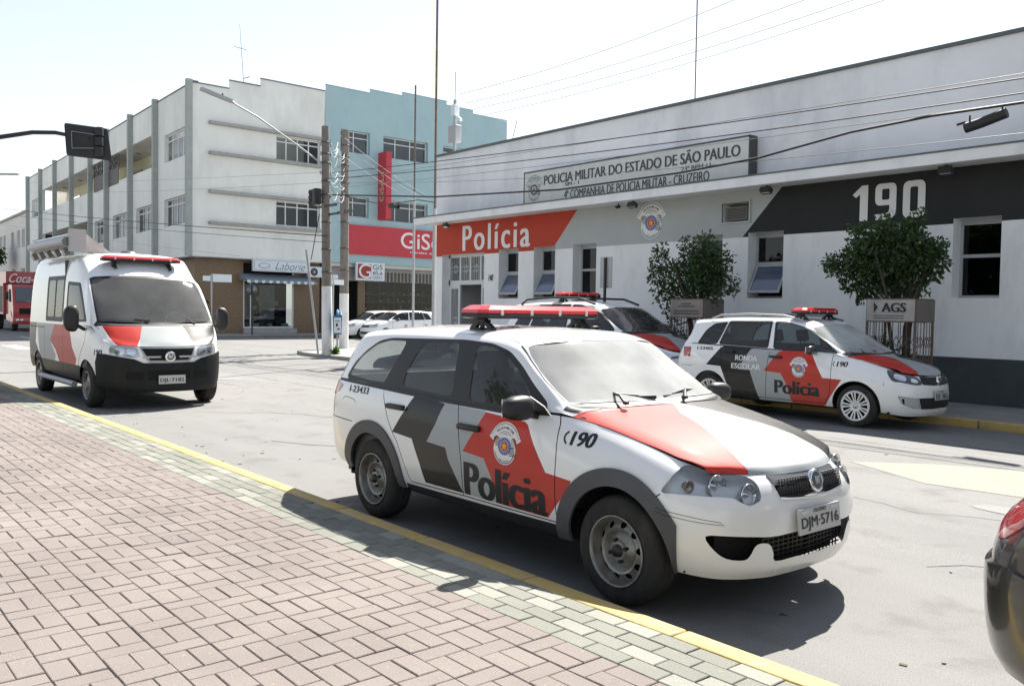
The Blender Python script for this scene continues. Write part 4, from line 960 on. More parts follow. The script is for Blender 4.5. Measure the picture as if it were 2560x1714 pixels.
def xtext(parent, s, y0, y1, z0, z1, x, m, bold=0, shear=0, name='lettering'):
    v, f = text_mesh(s, 1.0, bold, shear); lo, hi = v.min(0), v.max(0); v = (v-lo)/(hi-lo)*np.array([y1-y0, z1-z0]); return on_plane(name, v, f, (x, y0, z0), (0, 1, 0), (0, 0, 1), m, parent, .006)
t = box_sign('shop_sign', 'white Laborie sign with oval mark above the awning', FX+.02, FX+.22, 19.58, 22.90, 3.50, 4.14, M['signwhite'])
mb = MB(); o_ = rrect(.06, 3.26, .05, .59, .08); i_ = rrect(.075, 3.245, .065, .575, .075); v, f = ring_mesh(o_, i_); on_plane('border', v, f, (.2, 0, 0), (0, 1, 0), (0, 0, 1), M['tealink'], t, .005)
o_ = [(.62+.33*math.cos(a), .30+.155*math.sin(a)) for a in np.linspace(0, 2*math.pi, 32, endpoint=False)]; i_ = [(.63+.27*math.cos(a), .305+.115*math.sin(a)) for a in np.linspace(0, 2*math.pi, 32, endpoint=False)]
v, f = ring_mesh(o_, i_); on_plane('oval_mark', v, f, (.2, 0, 0), (0, 1, 0), (0, 0, 1), M['ledge'], t, .005); xtext(t, 'Laborie', 1.25, 3.02, .12, .52, .2, M['tealink'], -.012, .45)
aw = thing('awning', 'grey-blue canvas awning with scalloped edge over the shop window', 'awning', (FX, 19.1, 2.9))
mb = MB(); P0 = [(-.5, 0, .48), (-.5, 3.9, .46)]; P1 = [(.55, 0, .10), (.55, 4.1, .08)]
mb.add([P0[0], P0[1], P1[1], P1[0]], [(0, 1, 2, 3)]); mb.add([P0[0], P1[0], (-.5, 0, .1)], [(0, 1, 2)]); mb.add([P0[1], P1[1], (-.5, 4.05, .08)], [(0, 1, 2)]); mb.build('canopy', M['awning'], aw, fixn=False)
for k in range(20): mb = MB(); y = .205*k; mb.prism([(y, .10), (y+.2, .10), (y+.2, -.02), (y+.1, -.055), (y, -.02)], .552, .556, 'yz', 0); mb.build('scallop', M['awning'] if k % 2 else M['signwhite'], aw)
t = thing('air_conditioner', 'white air conditioner unit right of the Laborie sign', 'air conditioner', (FX-.3, 22.95, 3.3)); mb = MB(); mb.box(0, .35, 0, .8, 0, .58); mb.build('casing', M['signwhite'], t)
mb = MB(); mb.lathe([(.001, .36), (.2, .365), (.23, .352)], c=(0, .30, .29), axis='x', n=24); mb.build('fan', M['dkgrey'], t); mb = MB(); mb.lathe([(.001, .375), (.05, .37)], c=(0, .30, .29), axis='x', n=12); mb.build('fan_hub', M['signwhite'], t)
# ---- blue building --------------------------------------------------
bb = thing('blue_building', 'light blue three storey building with stepped roofline beside the white corner building', 'building', (FX, 23.9, 0))
def bbp(o): o.location = o.location-Vector((FX, 23.9, 0)); return o
bf = [(23.87, 4.25), (37.2, 4.25), (37.2, 14.08), (34.36, 14.12), (34.36, 14.34), (32.27, 14.34), (32.27, 14.57), (28.97, 14.57), (28.97, 14.36), (26.75, 14.36), (26.75, 14.14), (23.87, 14.14)]
BW = [(24.85, 26.78, 10.56, 11.83, (.5,)), (27.70, 30.90, 10.56, 11.82, (.30, .63)), (32.05, 35.2, 10.56, 11.82, (.33, .66)), (24.85, 26.75, 6.88, 8.06, (.5,)), (27.73, 30.93, 6.80, 8.05, (.30, .63)), (32.05, 35.2, 6.80, 8.05, (.33, .66))]
bbp(facade('wall', (FX+.04, 0, 0), FA, bf, [rect(*w[:4]) for w in BW], [], M['blue'], .3, bb))
for w in BW: bbp(win(bb, (FX+.04, 0, 0), FA, *w[:4], w[4], (.72,), .27, M['whiteframe'], M['pane'], .06))
mb = MB()
for a_, b_, z in ((23.87, 26.75, 14.14), (26.75, 28.97, 14.36), (28.97, 32.27, 14.57), (32.27, 34.36, 14.34), (34.36, 37.2, 14.11)): mb.box(FX-.03, FX+.09, a_, b_, z+.002, z+.05)
bbp(mb.build('coping', M['blue'], bb)); mb = MB(); mb.box(FX-25, FX-.3, 24.0, 37.15, 4.0, 13.9); bbp(mb.build('inner_block', M['facade2'], bb)); mb = MB(); mb.box(FX-.25, FX+.038, 37.0, 37.2, 4.25, 14.06); mb.box(FX-.5, FX+.036, 23.88, 37.2, 4.2, 4.249); bbp(mb.build('side_wall', M['blue'], bb))
mb = MB(); mb.box(GX-.1, GX, 24.3, 37.2, 3.2, 4.2); mb.box(GX-.1, GX+.02, 26.4, 26.9, .12, 3.2, 1); mb.box(GX-.1, GX+.02, 24.0, 24.3, .12, 4.2, 1); bbp(mb.build('shop_front', [M['ledge'], M['tile']], bb))
for k in range(36): mb = MB(); y = 27.9+.26*k; mb.box(GX+.0, GX+.05, y, y+.12, 3.22, 3.78); bbp(mb.build('header_slat', M['shutter'], bb))
mb = MB(); mb.box(GX-2.5, GX-2.4, 24.2, 37.2, .1, 3.3); bbp(mb.build('shop_back', M['darkroom'], bb))
mb = MB()
for k in range(5): mb.box(GX-.9, GX-.5, 27.1, 36.5, .6+.45*k, .64+.45*k)
for k in range(9): mb.box(GX-.5, GX-.46, 27.1+1.05*k, 27.15+1.05*k, .2, 3.1)
sh = bbp(mb.build('display_shelf', M['ledge'], bb)); mb = MB()
for k in range(5):
    y = 27.2
    while y < 36.4: s_ = rng.uniform(.1, .22); mb.box(GX-.8, GX-.55, y, y+s_, .64+.45*k, .64+.45*k+rng.uniform(.08, .26), rng.choice([0, 0, 1, 2])); y += s_+rng.uniform(.02, .12)
tag(bbp(mb.build('goods', [M['tile'], M['signgrey'], M['trim']], bb)), kind='stuff')
mb = MB(); mb.quad((GX-.05, 27.0, .2), (GX-.05, 37, .2), (GX-.05, 37, 3.2), (GX-.05, 27.0, 3.2)); bbp(mb.build('shop_pane', M['pane'], bb))
t = box_sign('shop_banner', 'wide red GiSela modas e calçados banner on the blue building', FX+.05, FX+.18, 25.38, 35.6, 4.72, 6.42, M['signred'])
xtext(t, 'GiSeLa', 3.52, 7.9, .52, 1.50, .13, M['whiteink'], .006); xtext(t, 'modas e calçados', 4.2, 7.6, .22, .40, .13, M['whiteink'], .004)
t = box_sign('projecting_sign', 'tall narrow red sign with vertical lettering on the blue wall', FX+.05, FX+.95, 27.35, 27.72, 6.82, 10.75, M['signred'])
v, f = text_mesh('GiSeLa', .62, .004); v = v-v.mean(0)*0; on_plane('lettering', np.stack([-v[:, 1], v[:, 0]], 1), f, (.45, 0, 1.9), (1, 0, 0), (0, 0, 1), M['yelpale'], t, .008) if M.setdefault('yelpale', mat('cream_ink', (.6, .5, .32), .6)) else None
t = box_sign('shop_sign', 'square white sign with red letter G and GiSeLa lettering', FX+.05, FX+.2, 25.85, 27.78, 3.22, 4.28, M['signwhite'])
mb = MB(); mb.box(.152, .156, .10, 1.0, .12, .96); mb.build('red_field', mat('brick_red_ink', (.30, .035, .02), .5), t); xtext(t, 'G', .17, .98, .13, .97, .158, M['whiteink'], .0); xtext(t, 'GiS', 1.12, 1.78, .66, .95, .15, M['ink'], 0); xtext(t, 'eLa', 1.12, 1.78, .36, .62, .15, M['ink'], 0); xtext(t, 'modas e', 1.12, 1.75, .22, .29, .15, M['ink'], .01); xtext(t, 'calçados', 1.12, 1.75, .11, .19, .15, M['ink'], .01)
# ---- low terrace further left ---------------------------------------
tb = thing('terrace_building', 'low pale two storey building behind the red truck', 'building', tuple(LO+e_*46))
def tbp(o): o.location = o.location-(LO+e_*46); return o
hw = [LW(51.4, 54.4, 6.9, 8.54)] ; hs = []
for s in (47.1, 49.5, 52.9, 57.8, 60.0, 64, 68): hs.append(LW(s, s+1.55, 6.85, 8.54))
for s in (47.1, 52, 57.8, 64): hs.append(LW(s, s+2.2, 3.0, 4.9))
tbp(facade('wall', LO, A2, rect(-110, -44.9, 0, 9.95), hs, [], M['facade2'], .25, tb))
for h in hs: tbp(win(tb, LO, A2, h[0][0], h[1][0], h[0][1], h[2][1], (.5,), (), .22, M['whiteframe'], M['pane'], .1))
mb = MB(); lbox(mb, 45, 110, -.2, .3, 9.95, 10.15); tbp(mb.build('eaves', M['ledge'], tb)); mb = MB(); lbox(mb, 45, 110, .4, 12, 0, 9.9); tbp(mb.build('inner_block', M['darkroom'], tb))
# ------------------------------------------------------------------ poles, wires, signs
M['pole'] = mat('weathered_concrete_pole', (.20, .175, .155), .9, var=.2, vscale=5, bump=.4, bscale=40, dirt=((.10, .09, .08), .5, 3))
M['polewhite'] = mat('white_painted_pole_base', (.72, .72, .71), .8, var=.05, dirt=((.25, .22, .19), .7, 3))
M['cable'] = mat('black_cable', (.012, .012, .013), .6)
M['cablegrey'] = mat('grey_wire', (.16, .16, .16), .5)
M['cablepale'] = mat('pale_wire', (.62, .63, .62), .5)
M['rust'] = mat('rusty_steel', (.16, .10, .07), .8, var=.3, vscale=8, dirt=((.30, .28, .25), .6, 4))
M['galv'] = mat('galvanised_steel', (.38, .39, .39), .5, metal=.3, var=.1)
M['binblue'] = mat('blue_plastic', (.04, .16, .33), .4)
M['leaf'] = None
def upole(label, x, y, z1, r0, r1, white, lean=(0, 0)):
    t = thing('utility_pole', label, 'utility pole', (x, y, SP), group='concrete utility poles on the corner')
    h = z1-SP; f = white/h; mid = (lean[0]*f, lean[1]*f, white); mb = MB(); mb.tube([mid, (lean[0], lean[1], h)], [r0+(r1-r0)*f, r1], 16); mb.build('shaft', M['pole'], t)
    mb = MB(); mb.tube([(0, 0, -.1), mid], [r0+.004, r0+(r1-r0)*f+.004], 16); mb.build('white_base', M['polewhite'], t)
    for k, z in enumerate((h*.93, h*.88, h*.84, h*.76, h*.70, h*.58, h*.46, h*.36)):
        rr = r0+(r1-r0)*z/h; q = z/h; mb = MB(); mb.lathe([(rr+.003, -.02), (rr+.02, -.02), (rr+.02, .02), (rr+.003, .02)], c=(lean[0]*q, lean[1]*q, z), n=14); mb.build('band', M['dkgrey'], t)
    return t
p1 = upole('leaning concrete pole with street lamp arm and black signal head', -25.06, 13.44, 7.34, .17, .115, 2.15, (-.25, 0))
p2 = upole('straight taller concrete pole behind the blue litter bin', -28.36, 15.87, 8.02, .17, .135, 2.0)
def insul(par, x, y, z, dy=-1, m='cablepale'): mb = MB(); mb.bar((x, y, z), (x, y+dy*.16, z), .02); mb.lathe([(.001, .06), (.03, .05), (.022, .0), (.035, -.03), (.02, -.06)], c=(x, y+dy*.18, z), n=10); return mb.build('insulator', M['galv'], par)
for t, zs in ((p1, (6.65, 6.35, 6.05, 5.75)), (p2, (7.3, 6.95, 6.6, 6.3, 5.3))):
    for z in zs:
        for s in (-1, 1): insul(t, -.2, 0, z, s)
mb = MB(); mb.box(-.55, .6, -.10, -.02, 4.65, 4.72); mb.box(-.5, .5, .02, .1, 4.4, 4.46); mb.build('crossarm', M['dkgrey'], p1); mb = MB(); mb.box(-.4, .6, -.1, -.02, 4.9, 5.0); mb.build('crossarm', M['dkgrey'], p2)
# coiled service loops between the two poles
rr_ = random.Random(5)
def wire(name, pts, r=.008, m='cable', parent=None, sag=0.0, n=14):
    P = []
    for a, b in zip(pts, pts[1:]):
        a, b = Vector(a), Vector(b)
        for k in range(n): t = k/n; p = a.lerp(b, t); p.z -= sag*4*t*(1-t); P.append(p)
    P.append(Vector(pts[-1])); mb = MB(); mb.tube(P, r, 5, 0, False); return mb.build(name, M[m], parent)
for k in range(16):
    z = 5.0+2.1*rr_.random(); m_ = rr_.choice(['cablepale', 'cablepale', 'cablegrey', 'cable'])
    wire('service_loop', [(-.1, .1, z), (-1.6, 1.2, z-.15+.5*rr_.random()), (-3.25, 2.4, z+.3)], .007, m_, p1, rr_.uniform(.05, .35), 8)
# street lamp
lp = thing('street_lamp', 'slim grey street lamp arm reaching left over the road from the leaning pole', 'street lamp', (-25.25, 13.3, 6.3))
mb = MB(); mb.tube([(0, -.02, -.15), (0.03, -.9, .32), (.12, -2.2, .95), (.19, -3.05, 1.25)], .028, 8); mb.build('arm', M['galv'], lp)
mb = MB(); mb.obox((.19, -3.48, 1.37), (.07, 0, 0), (0, .46, -.105), (0, .01, .045)); mb.tube([(.19, -2.95, 1.23), (.19, -3.1, 1.28)], .04, 8); mb.build('luminaire', M['galv'], lp); mb = MB()
mb.tube([(.19, -3.3, 1.38), (.19, -3.3, 1.45)], .022, 8); mb.build('light_sensor', M['trim'], lp)
# signal head on the pole
def pos(px, py, ref): pass
sh_ = thing('traffic_light', 'black traffic light seen from behind, fixed to the leaning pole', 'traffic light', (-25.22, 13.36, 5.0))
mb = MB(); mb.bbox(-.13, .11, -.36, -.12, -.16, .34, .05); mb.build('signal_body', M['trim'], sh_)
for z in (.24, .08, -.08): mb = MB(); mb.tube([(-.1, -.24, z), (-.30, -.30, z-.02)], [.09, .11], 12, 0, False); mb.build('visor', M['trim'], sh_)
mb = MB(); mb.bar((.05, -.14, .1), (.08, .2, .1), .05); mb.build('bracket', M['dkgrey'], sh_)
# mast-arm signal upper left
ms = thing('traffic_signal', 'traffic signal backplate seen from behind on a curved arm at upper left', 'traffic light', (-18.4, 4.7, 4.75))
ra_ = Vector((_rt[0], _rt[1], 0)).normalized(); fa = Vector((_fw[0], _fw[1], 0)).normalized(); yw = .35
bx = (ra_*math.cos(yw)+fa*math.sin(yw)); bn = Vector((-bx.y, bx.x, 0)); up_ = Vector((0, 0, 1))
def PB(a, b, d): return bx*a+up_*b+bn*d
poly = round_poly([(-.44, .31), (.32, .26), (.40, -.36), (-.40, -.31)], .05, 3); mb = MB(); n_ = len(poly); vs = [PB(a, b, 0) for a, b in poly]+[PB(a, b, .03) for a, b in poly]
mb.add(vs, [tuple(range(n_))[::-1], tuple(range(n_, 2*n_))]+[(i, (i+1) % n_, n_+(i+1) % n_, n_+i) for i in range(n_)]); mb.build('backplate', M['trim'], ms)
for z in (.17, -.02, -.21): mb = MB(); mb.tube([PB(.17, z+.085, -.06), PB(.18, z-.08, -.06)], .085, 14); mb.tube([PB(.17, z, 0), PB(.17, z, .28)], .10, 14); mb.build('signal_unit', M['trim'], ms)
mb = MB(); q_ = .012
for (a0, b0, a1, b1) in ((-.31, .15, .1, .12), (.1, .12, .12, -.14), (.12, -.14, -.30, -.17), (-.30, -.17, -.31, .15)): mb.bar(PB(a0, b0, -.03), PB(a1, b1, -.03), .018)
mb.build('frame_tube', M['dkg2'], ms)
A_ = [(-19.56-4.2, 3.38-5.2, 4.15), (-19.56, 3.38, 4.80), (-19.15, 3.86, 4.90), (-18.85, 4.2, 4.90), (-18.41, 4.72, 4.78)]
mb = MB(); mb.tube([Vector(p)-Vector((-18.4, 4.7, 4.75)) for p in A_], [.05, .045, .042, .04, .035], 10); mb.build('curved_arm', M['trim'], ms)
mb = MB(); mb.tube([(-23.76+18.4, -1.82-4.7, 4.2-4.75), (-23.76+18.4, -1.82-4.7, -4.6)], .08, 10); mb.build('post', M['trim'], ms)
sl = thing('street_lamp', 'tip of a street lamp arm at the far left edge', 'street lamp', (-34.3, 6.2, 6.0)); mb = MB(); mb.tube([(-.7, -.8, -.08), (-.16, -.2, 0)], .04, 8); mb.obox((.0, .0, .0), tuple(ra_*.33), tuple(fa*.06), (0, 0, .03)); mb.build('luminaire', M['galv'], sl)
# rods and masts
def rod(name, label, x, y, z0, z1, r, m, cat='pole', segs=None, r1=None):
    t = thing(name, label, cat, (x, y, z0)); mb = MB(); mb.tube([(0, 0, 0), (0, 0, z1-z0)], [r, r1 or r], 10); mb.build('shaft', M[m], t); return t
t = rod('flagpole', 'tall rusty flagpole rising past the station corner out of the frame', -22.50, 15.75, SP, 14, .036, 'rust')
mb = MB(); mb.tube([(0, 0, 0), (0, 0, 4.6)], .062, 10); mb.build('painted_sleeve', M['galv'], t)
t = rod('flagpole', 'shorter thin flagpole with rusty top left of the station', -24.0, 15.98, SP, 8.84, .03, 'rust'); mb = MB(); mb.tube([(0, 0, 0), (0, 0, 5.3)], .04, 10); mb.build('painted_sleeve', M['galv'], t)
cmst = thing('camera_mast', 'mast with white equipment boxes and a surveillance camera on the station roof', 'mast', (-23.2+2.3, 17.0, 6.2))
cmst.location = (-21.85, 16.0, 6.1)
q0 = Vector(cmst.location)
def ml(px, z): # along the mast
    return (0, 0, z-6.1)
mb = MB(); mb.tube([ml(0, 6.1), ml(0, 8.0)], .05, 10); mb.tube([ml(0, 8.0), ml(0, 8.85)], .014, 6); mb.build('pipe', M['galv'], cmst)
mb = MB(); mb.bbox(-.19, .19, -.12, .12, .60, 1.12, .02); mb.build('equipment_box', M['galv'], cmst)
mb = MB(); mb.bbox(-.10, .10, -.1, .1, 1.42, 1.75, .02); mb.build('upper_box', M['signwhite'], cmst); mb = MB(); mb.tube([(.0, 0, 1.28), (.28, -.06, 1.30), (.45, -.1, 1.2)], [.03, .05, .05], 8); mb.build('camera', M['signwhite'], cmst)
t = rod('antenna', 'thin whip antenna on the station roof reaching out of the frame', -14.25, 18.0, 6.2, 12.5, .018, 'rust', 'antenna'); t = thing('antenna', 'short slanting antenna on the station roof left of the sign', 'antenna', (-19.95, 16.6, 6.2)); mb = MB(); mb.tube([(0, 0, 0), (.35, 0, .95)], .012, 6); mb.build('rod', M['rust'], t)
t = thing('antenna', 'tall antenna with cross bar on the white building roof', 'antenna', (-47, 20, 12.9)); mb = MB(); mb.tube([(0, 0, 0), (0, -.1, 1.6), (0, -.3, 4.2)], [.03, .02, .012], 6); mb.build('rod', M['galv'], t); mb = MB(); mb.bar((0, -.62, 2.9), (0, .10, 2.86), .03); mb.bar((0, -.1, 1.25), (.1, .25, 1.4), .05); mb.build('cross_bar', M['galv'], t)
# sign post in front of the station, its back to us
t = thing('road_sign', 'back of a rectangular road sign on a dark post before the white wall', 'road sign', (-12.97, 13.5, SP)); mb = MB(); mb.bar((0, 0, 0), (0, 0, 2.62), .05, .04); mb.build('post', M['trim'], t); mb = MB(); mb.box(-.17, .17, .025, .04, 1.98, 2.64); mb.build('sign_plate', M['galv'], t)
t = thing('bollard_post', 'thin dark post standing on the pavement at right edge', 'post', (-4.66, 13.42, SP)); mb = MB(); mb.tube([(0, 0, 0), (0, 0, 1.0)], .035, 10); mb.build('post', M['trim'], t)
t = thing('street_name_sign', 'street name plates on a grey post in front of the brown tiled corner', 'street sign', (-41.9, 16.2, .14)); mb = MB(); mb.tube([(0, 0, 0), (0, 0, 3.0)], .045, 8); mb.build('post', M['galv'], t)
mb = MB(); mb.box(-.02, .02, .06, 1.0, 2.62, 3.0); mb.build('name_plate', M['signwhite'], t); mb = MB(); mb.box(-.5, -.06, -.02, .02, 2.66, 2.92); mb.box(-.02, .02, -.42, -.06, 2.66, 2.9); mb.build('name_plate', M['signwhite'], t)
t = thing('street_name_sign', 'pale street name plate on a thin post between the two concrete poles', 'street sign', (-27.5, 14.95, SP)); mb = MB(); mb.tube([(0, 0, 0), (0, 0, 2.6)], .035, 8); mb.build('post', M['galv'], t); mb = MB(); mb.box(-.02, .02, -.05, .42, 2.28, 2.46); mb.build('name_plate', M['signwhite'], t); mb = MB(); mb.box(-.35, .3, -.02, .02, 2.48, 2.62); mb.build('name_plate', M['signwhite'], t)
t = thing('leaning_pipe', 'grey steel pipe strapped to the left of the leaning pole', 'pipe', (-25.4, 13.25, SP)); mb = MB(); mb.tube([(.05, .02, 0), (-.02, -.16, 1.6), (-.12, -.34, 3.3)], .035, 8); mb.build('pipe', M['galv'], t)
t = thing('dark_post', 'dark thin post with round plate before the shop window', 'post', (-42.2, 18.4, .14)); mb = MB(); mb.tube([(0, 0, 0), (0, 0, 2.55)], .04, 8); mb.build('post', M['trim'], t); mb = MB(); mb.lathe([(.001, .02), (.28, .02), (.28, 0), (.001, 0)], c=(-.06, 0, 2.3), axis='x', n=24); mb.build('sign_plate', M['dkg2'], t)
for i, (x, y, lab) in enumerate(((-31, 20.3, 'grey bollard in front of the parked white saloons, left one'), (-31.4, 21.6, 'grey bollard in front of the parked white saloons, middle one'), (-31.8, 23.8, 'grey bollard nearest the woman in white'))):
    t = thing('bollard', lab, 'bollard', (x, y, 0), group='grey bollards by the white cars'); mb = MB(); mb.tube([(0, 0, 0), (0, 0, .95)], .07, 12); mb.build('shaft', M['galv'], t)
# litter bin
bn_ = thing('litter_bin', 'blue and white litter bin fixed beside the leaning pole', 'bin', (-24.75, 13.62, .75))
mb = MB(); P = rrect(-.20, .20, -.14, .14, .05)
k_ = len(P); lv = [(0, .86), (.55, 1.0), (.60, 1.03)]; vs = []
for z, s in lv: vs += [(a*s, b*s, z) for a, b in P]
fs = [tuple(range(k_))[::-1]]
for i in range(len(lv)-1):
    for j in range(k_): a = i*k_+j; b = i*k_+(j+1) % k_; fs.append((a, b, b+k_, a+k_))
mb.add(vs, fs, 0, True); mb.build('bin_body', M['binblue'], bn_); mb = MB(); mb.tube([(-.2, 0, .6), (-.12, 0, .72), (0, 0, .76), (.12, 0, .72), (.2, 0, .6)], .03, 8); mb.tube([(-.19, .1, .6), (0, .1, .70), (.19, .1, .6)], .03, 8); mb.build('hood', M['binblue'], bn_)
mb = MB(); mb.obox((.206, -.01, .29), (.003, 0, 0), (0, .11, 0), (.008, 0, .24)); mb.build('white_panel', M['signwhite'], bn_); mb = MB(); mb.obox((.212, -.01, .42), (.002, 0, 0), (0, .07, 0), (0, 0, .012)); mb.obox((.211, -.03, .30), (.002, 0, 0), (0, .03, 0), (0, 0, .05)); mb.obox((.208, .02, .17), (.002, 0, 0), (0, .04, 0), (0, 0, .02)); mb.build('panel_print', M['ink'], bn_); bn_.rotation_euler = (0, 0, R(-25))
mb = MB(); mb.tube([(.0, 0, -.65), (0, 0, .1)], .03, 8); mb.build('bin_post', M['galv'], bn_)
# ---- overhead cables: each a thing of its own, spans beyond the frame
def span(label, a, b, r, m, sag=0.0, cat='cable', grp='overhead cables'): 
    o = wire('overhead_cable', [a, b], r, m, None, sag, 26); tag(o, label, cat, grp); return o
Yp = 13.4; EX = 6.0
def zat(px, py, Y):   # world point of the cable where it crosses the street plane Y
    d = _fw+_rt*(px-1280)/2183.6-_up*(py-857)/2183.6; t = Y/d[1]; return (float(d[0]*t), Y, 1.58+float(d[2]*t))
def through(label, p, q, Y, r, m, sag=0.0, ext=0.0):
    a, b = Vector(zat(*p, Y)), Vector(zat(*q, Y)); d = (b-a); a2 = a-d*0; b2 = b+d*ext; return span(label, a2, b2, r, m, sag)
L_ = [('thin wire above the station sign, uppermost', (810, 455), (2560, 180), .006, 'cablegrey', .05), ('dark service cable second from the top', (830, 432), (2560, 187), .011, 'cable', .12), ('dark cable third from the top across the parapet', (815, 447), (2560, 220), .011, 'cable', .18),
      ('thin wire under the third cable', (830, 470), (2560, 245), .006, 'cablegrey', .12), ('thin slack wire low across the parapet', (820, 455), (2560, 312), .006, 'cablegrey', .30)]
for lab, p, q, r, m, sg_ in L_: through(lab, p, q, Yp, r, m, sg_, .12)
# thick black trunk cable with splice closure
pts = [zat(*p, Yp) for p in ((830, 487), (1090, 492), (1400, 474), (1700, 432), (1900, 394), (2130, 330), (2330, 290), (2560, 256), (2760, 226))]
o = wire('overhead_cable', pts, .022, 'cable', None, 0, 6); tag(o, 'thick black trunk cable crossing in front of the sign board', 'cable', 'overhead cables')
sp_ = thing('splice_box', 'black splice closure hanging from the trunk cable at upper right', 'cable box', zat(2468, 298, Yp-.05)); mb = MB(); mb.tube([(-.30, 0, -.085), (-.1, 0, -.045), (.26, 0, .05)], .075, 10); mb.build('closure', M['trim'], sp_); mb = MB(); mb.bar((-.24, 0, .0), (-.24, 0, .09), .02); mb.bar((.2, 0, .1), (.2, 0, .17), .02); mb.bar((-.42, 0, -.02), (-.3, 0, -.0), .03); mb.build('clamp', M['trim'], sp_)
sp_ = thing('splice_box', 'small dark splice closure hanging near the tall red sign', 'cable box', zat(985, 516, Yp)); mb = MB(); mb.tube([(-.22, 0, .02), (.22, 0, -.03)], .06, 8); mb.build('closure', M['trim'], sp_)
o = wire('overhead_cable', [zat(*p, Yp) for p in ((865, 490), (905, 500), (960, 512), (1045, 500), (1088, 506))], .012, 'cable', None, 0, 5); tag(o, 'black cable drooping to the small splice closure', 'cable', 'overhead cables')
for k, (p, q) in enumerate((((862, 345), (1088, 500)), ((862, 362), (1086, 510)), ((866, 395), (1088, 525)), ((850, 352), (1060, 490)))):
    o = wire('overhead_cable', [zat(*p, 15.2), zat(*q, 15.0)], .006, 'cablepale' if k != 3 else 'cable', None, .12, 10); tag(o, ['white drop wire to the station corner, uppermost', 'white drop wire to the station corner, second', 'white drop wire to the station corner, lowest', 'dark drop wire among the white ones'][k], 'cable', 'drop wires to the station corner')
for lab, p, q, r, m, sg_ in (('dark cable running left across the white building, upper', (0, 520), (818, 590), .016, 'cable', .10), ('dark cable running left across the white building, lower', (0, 534), (818, 606), .010, 'cable', .12), ('thin wire running left high across the white facade', (0, 455), (812, 430), .006, 'cablegrey', .15), ('thin wire running left in mid facade', (0, 478), (812, 456), .006, 'cablegrey', .2), ('lowest thin wire across the pilasters', (0, 560), (600, 640), .005, 'cablegrey', .1)): through(lab, p, q, 13.3, r, m, sg_)
span('black cable hanging down beside the leaning pole', (-25.2, 13.2, 4.55), (-25.35, 13.0, 3.1), .014, 'cable', 0)
for k, (p, q) in enumerate((((1150, 235), (1900, -40)), ((1165, 258), (2070, -35)), ((1185, 272), (2180, -30)), ((1210, 288), (2300, -45)))):
    through(['faint power line high above the station, topmost', 'faint power line high above the station, second', 'faint power line high above the station, third', 'faint power line high above the station, lowest'][k], p, q, 20.0, .009, 'cablegrey', .3, .15)
# ------------------------------------------------------------------ trees
def leafmat(name, col, tr=.35):
    m = bpy.data.materials.new(name); m.use_nodes = True; t = m.node_tree; t.nodes.clear(); L = t.links.new; N = t.nodes.new; o = N('ShaderNodeOutputMaterial')
    at = N('ShaderNodeAttribute'); at.attribute_name = 'tone'; at.attribute_type = 'GEOMETRY'
    cr = N('ShaderNodeValToRGB'); e = cr.color_ramp.elements; e[0].color = (*[c*.55 for c in col], 1); e[1].color = (*[c*1.6 for c in col], 1); L(at.outputs['Fac'], cr.inputs[0])
    d = N('ShaderNodeBsdfPrincipled'); d.inputs['Roughness'].default_value = .45; L(cr.outputs[0], d.inputs['Base Color'])
    tl = N('ShaderNodeBsdfTranslucent'); sc = N('ShaderNodeVectorMath'); sc.operation = 'MULTIPLY'; sc.inputs[1].default_value = (1.6, 2.2, .5); L(cr.outputs[0], sc.inputs[0]); L(sc.outputs[0], tl.inputs[0])
    mx = N('ShaderNodeMixShader'); mx.inputs[0].default_value = tr; L(d.outputs[0], mx.inputs[1]); L(tl.outputs[0], mx.inputs[2]); L(mx.outputs[0], o.inputs[0]); return m
M['leaf'] = leafmat('glossy_dark_green_leaf', (.035, .065, .022)); M['leaf2'] = leafmat('park_tree_leaf', (.04, .07, .025)); M['bark'] = mat('bark', (.06, .05, .04), .95, var=.3, vscale=14, bump=.5, bscale=40)
def foliage(name, clumps, n, size, m, parent, seed, droop=.2):
    r = np.random.default_rng(seed); w_ = np.array([c[3]**2*c[4] for c in clumps]); w_ = w_/w_.sum(); idx = r.choice(len(clumps), n, p=w_)
    C_ = np.array([c[:3] for c in clumps])[idx]; rad = np.array([c[3] for c in clumps])[idx]
    d = r.normal(size=(n, 3)); d /= np.linalg.norm(d, axis=1, keepdims=True); rr = rad*(r.random(n)**.42)*(1+.25*np.sin(d[:, 0]*7+idx)*np.cos(d[:, 2]*6+idx))
    P = C_+d*rr[:, None]; ax = d*.5+r.normal(size=(n, 3))*.6; ax[:, 2] -= droop; ax /= np.linalg.norm(ax, axis=1, keepdims=True)
    b = np.cross(ax, r.normal(size=(n, 3))); b /= np.linalg.norm(b, axis=1, keepdims=True); s = size*(.6+.7*r.random(n))[:, None]
    v = np.stack([P, P+ax*s*.5+b*s*.24, P+ax*s, P+ax*s*.5-b*s*.24], 1).reshape(-1, 3)
    me = bpy.data.meshes.new(name); me.from_pydata([tuple(q) for q in v], [], [(4*i, 4*i+1, 4*i+2, 4*i+3) for i in range(n)]); me.materials.append(m)
    me.attributes.new('tone', 'FLOAT', 'FACE').data.foreach_set('value', np.clip(r.normal(.45, .22, n), 0, 1)); me.update(); o = bpy.data.objects.new(name, me); COL.objects.link(o); o.parent = parent; return o
M['boardpale'] = mat('beige_advert_board', (.40, .38, .35), .8, var=.1, dirt=((.22, .18, .15), .5, 6)); M['boarddark'] = mat('dull_advert_board', (.30, .26, .24), .8, var=.1, dirt=((.15, .12, .1), .5, 6)); M['boardside'] = mat('brownish_advert_board', (.17, .145, .13), .8, var=.15)
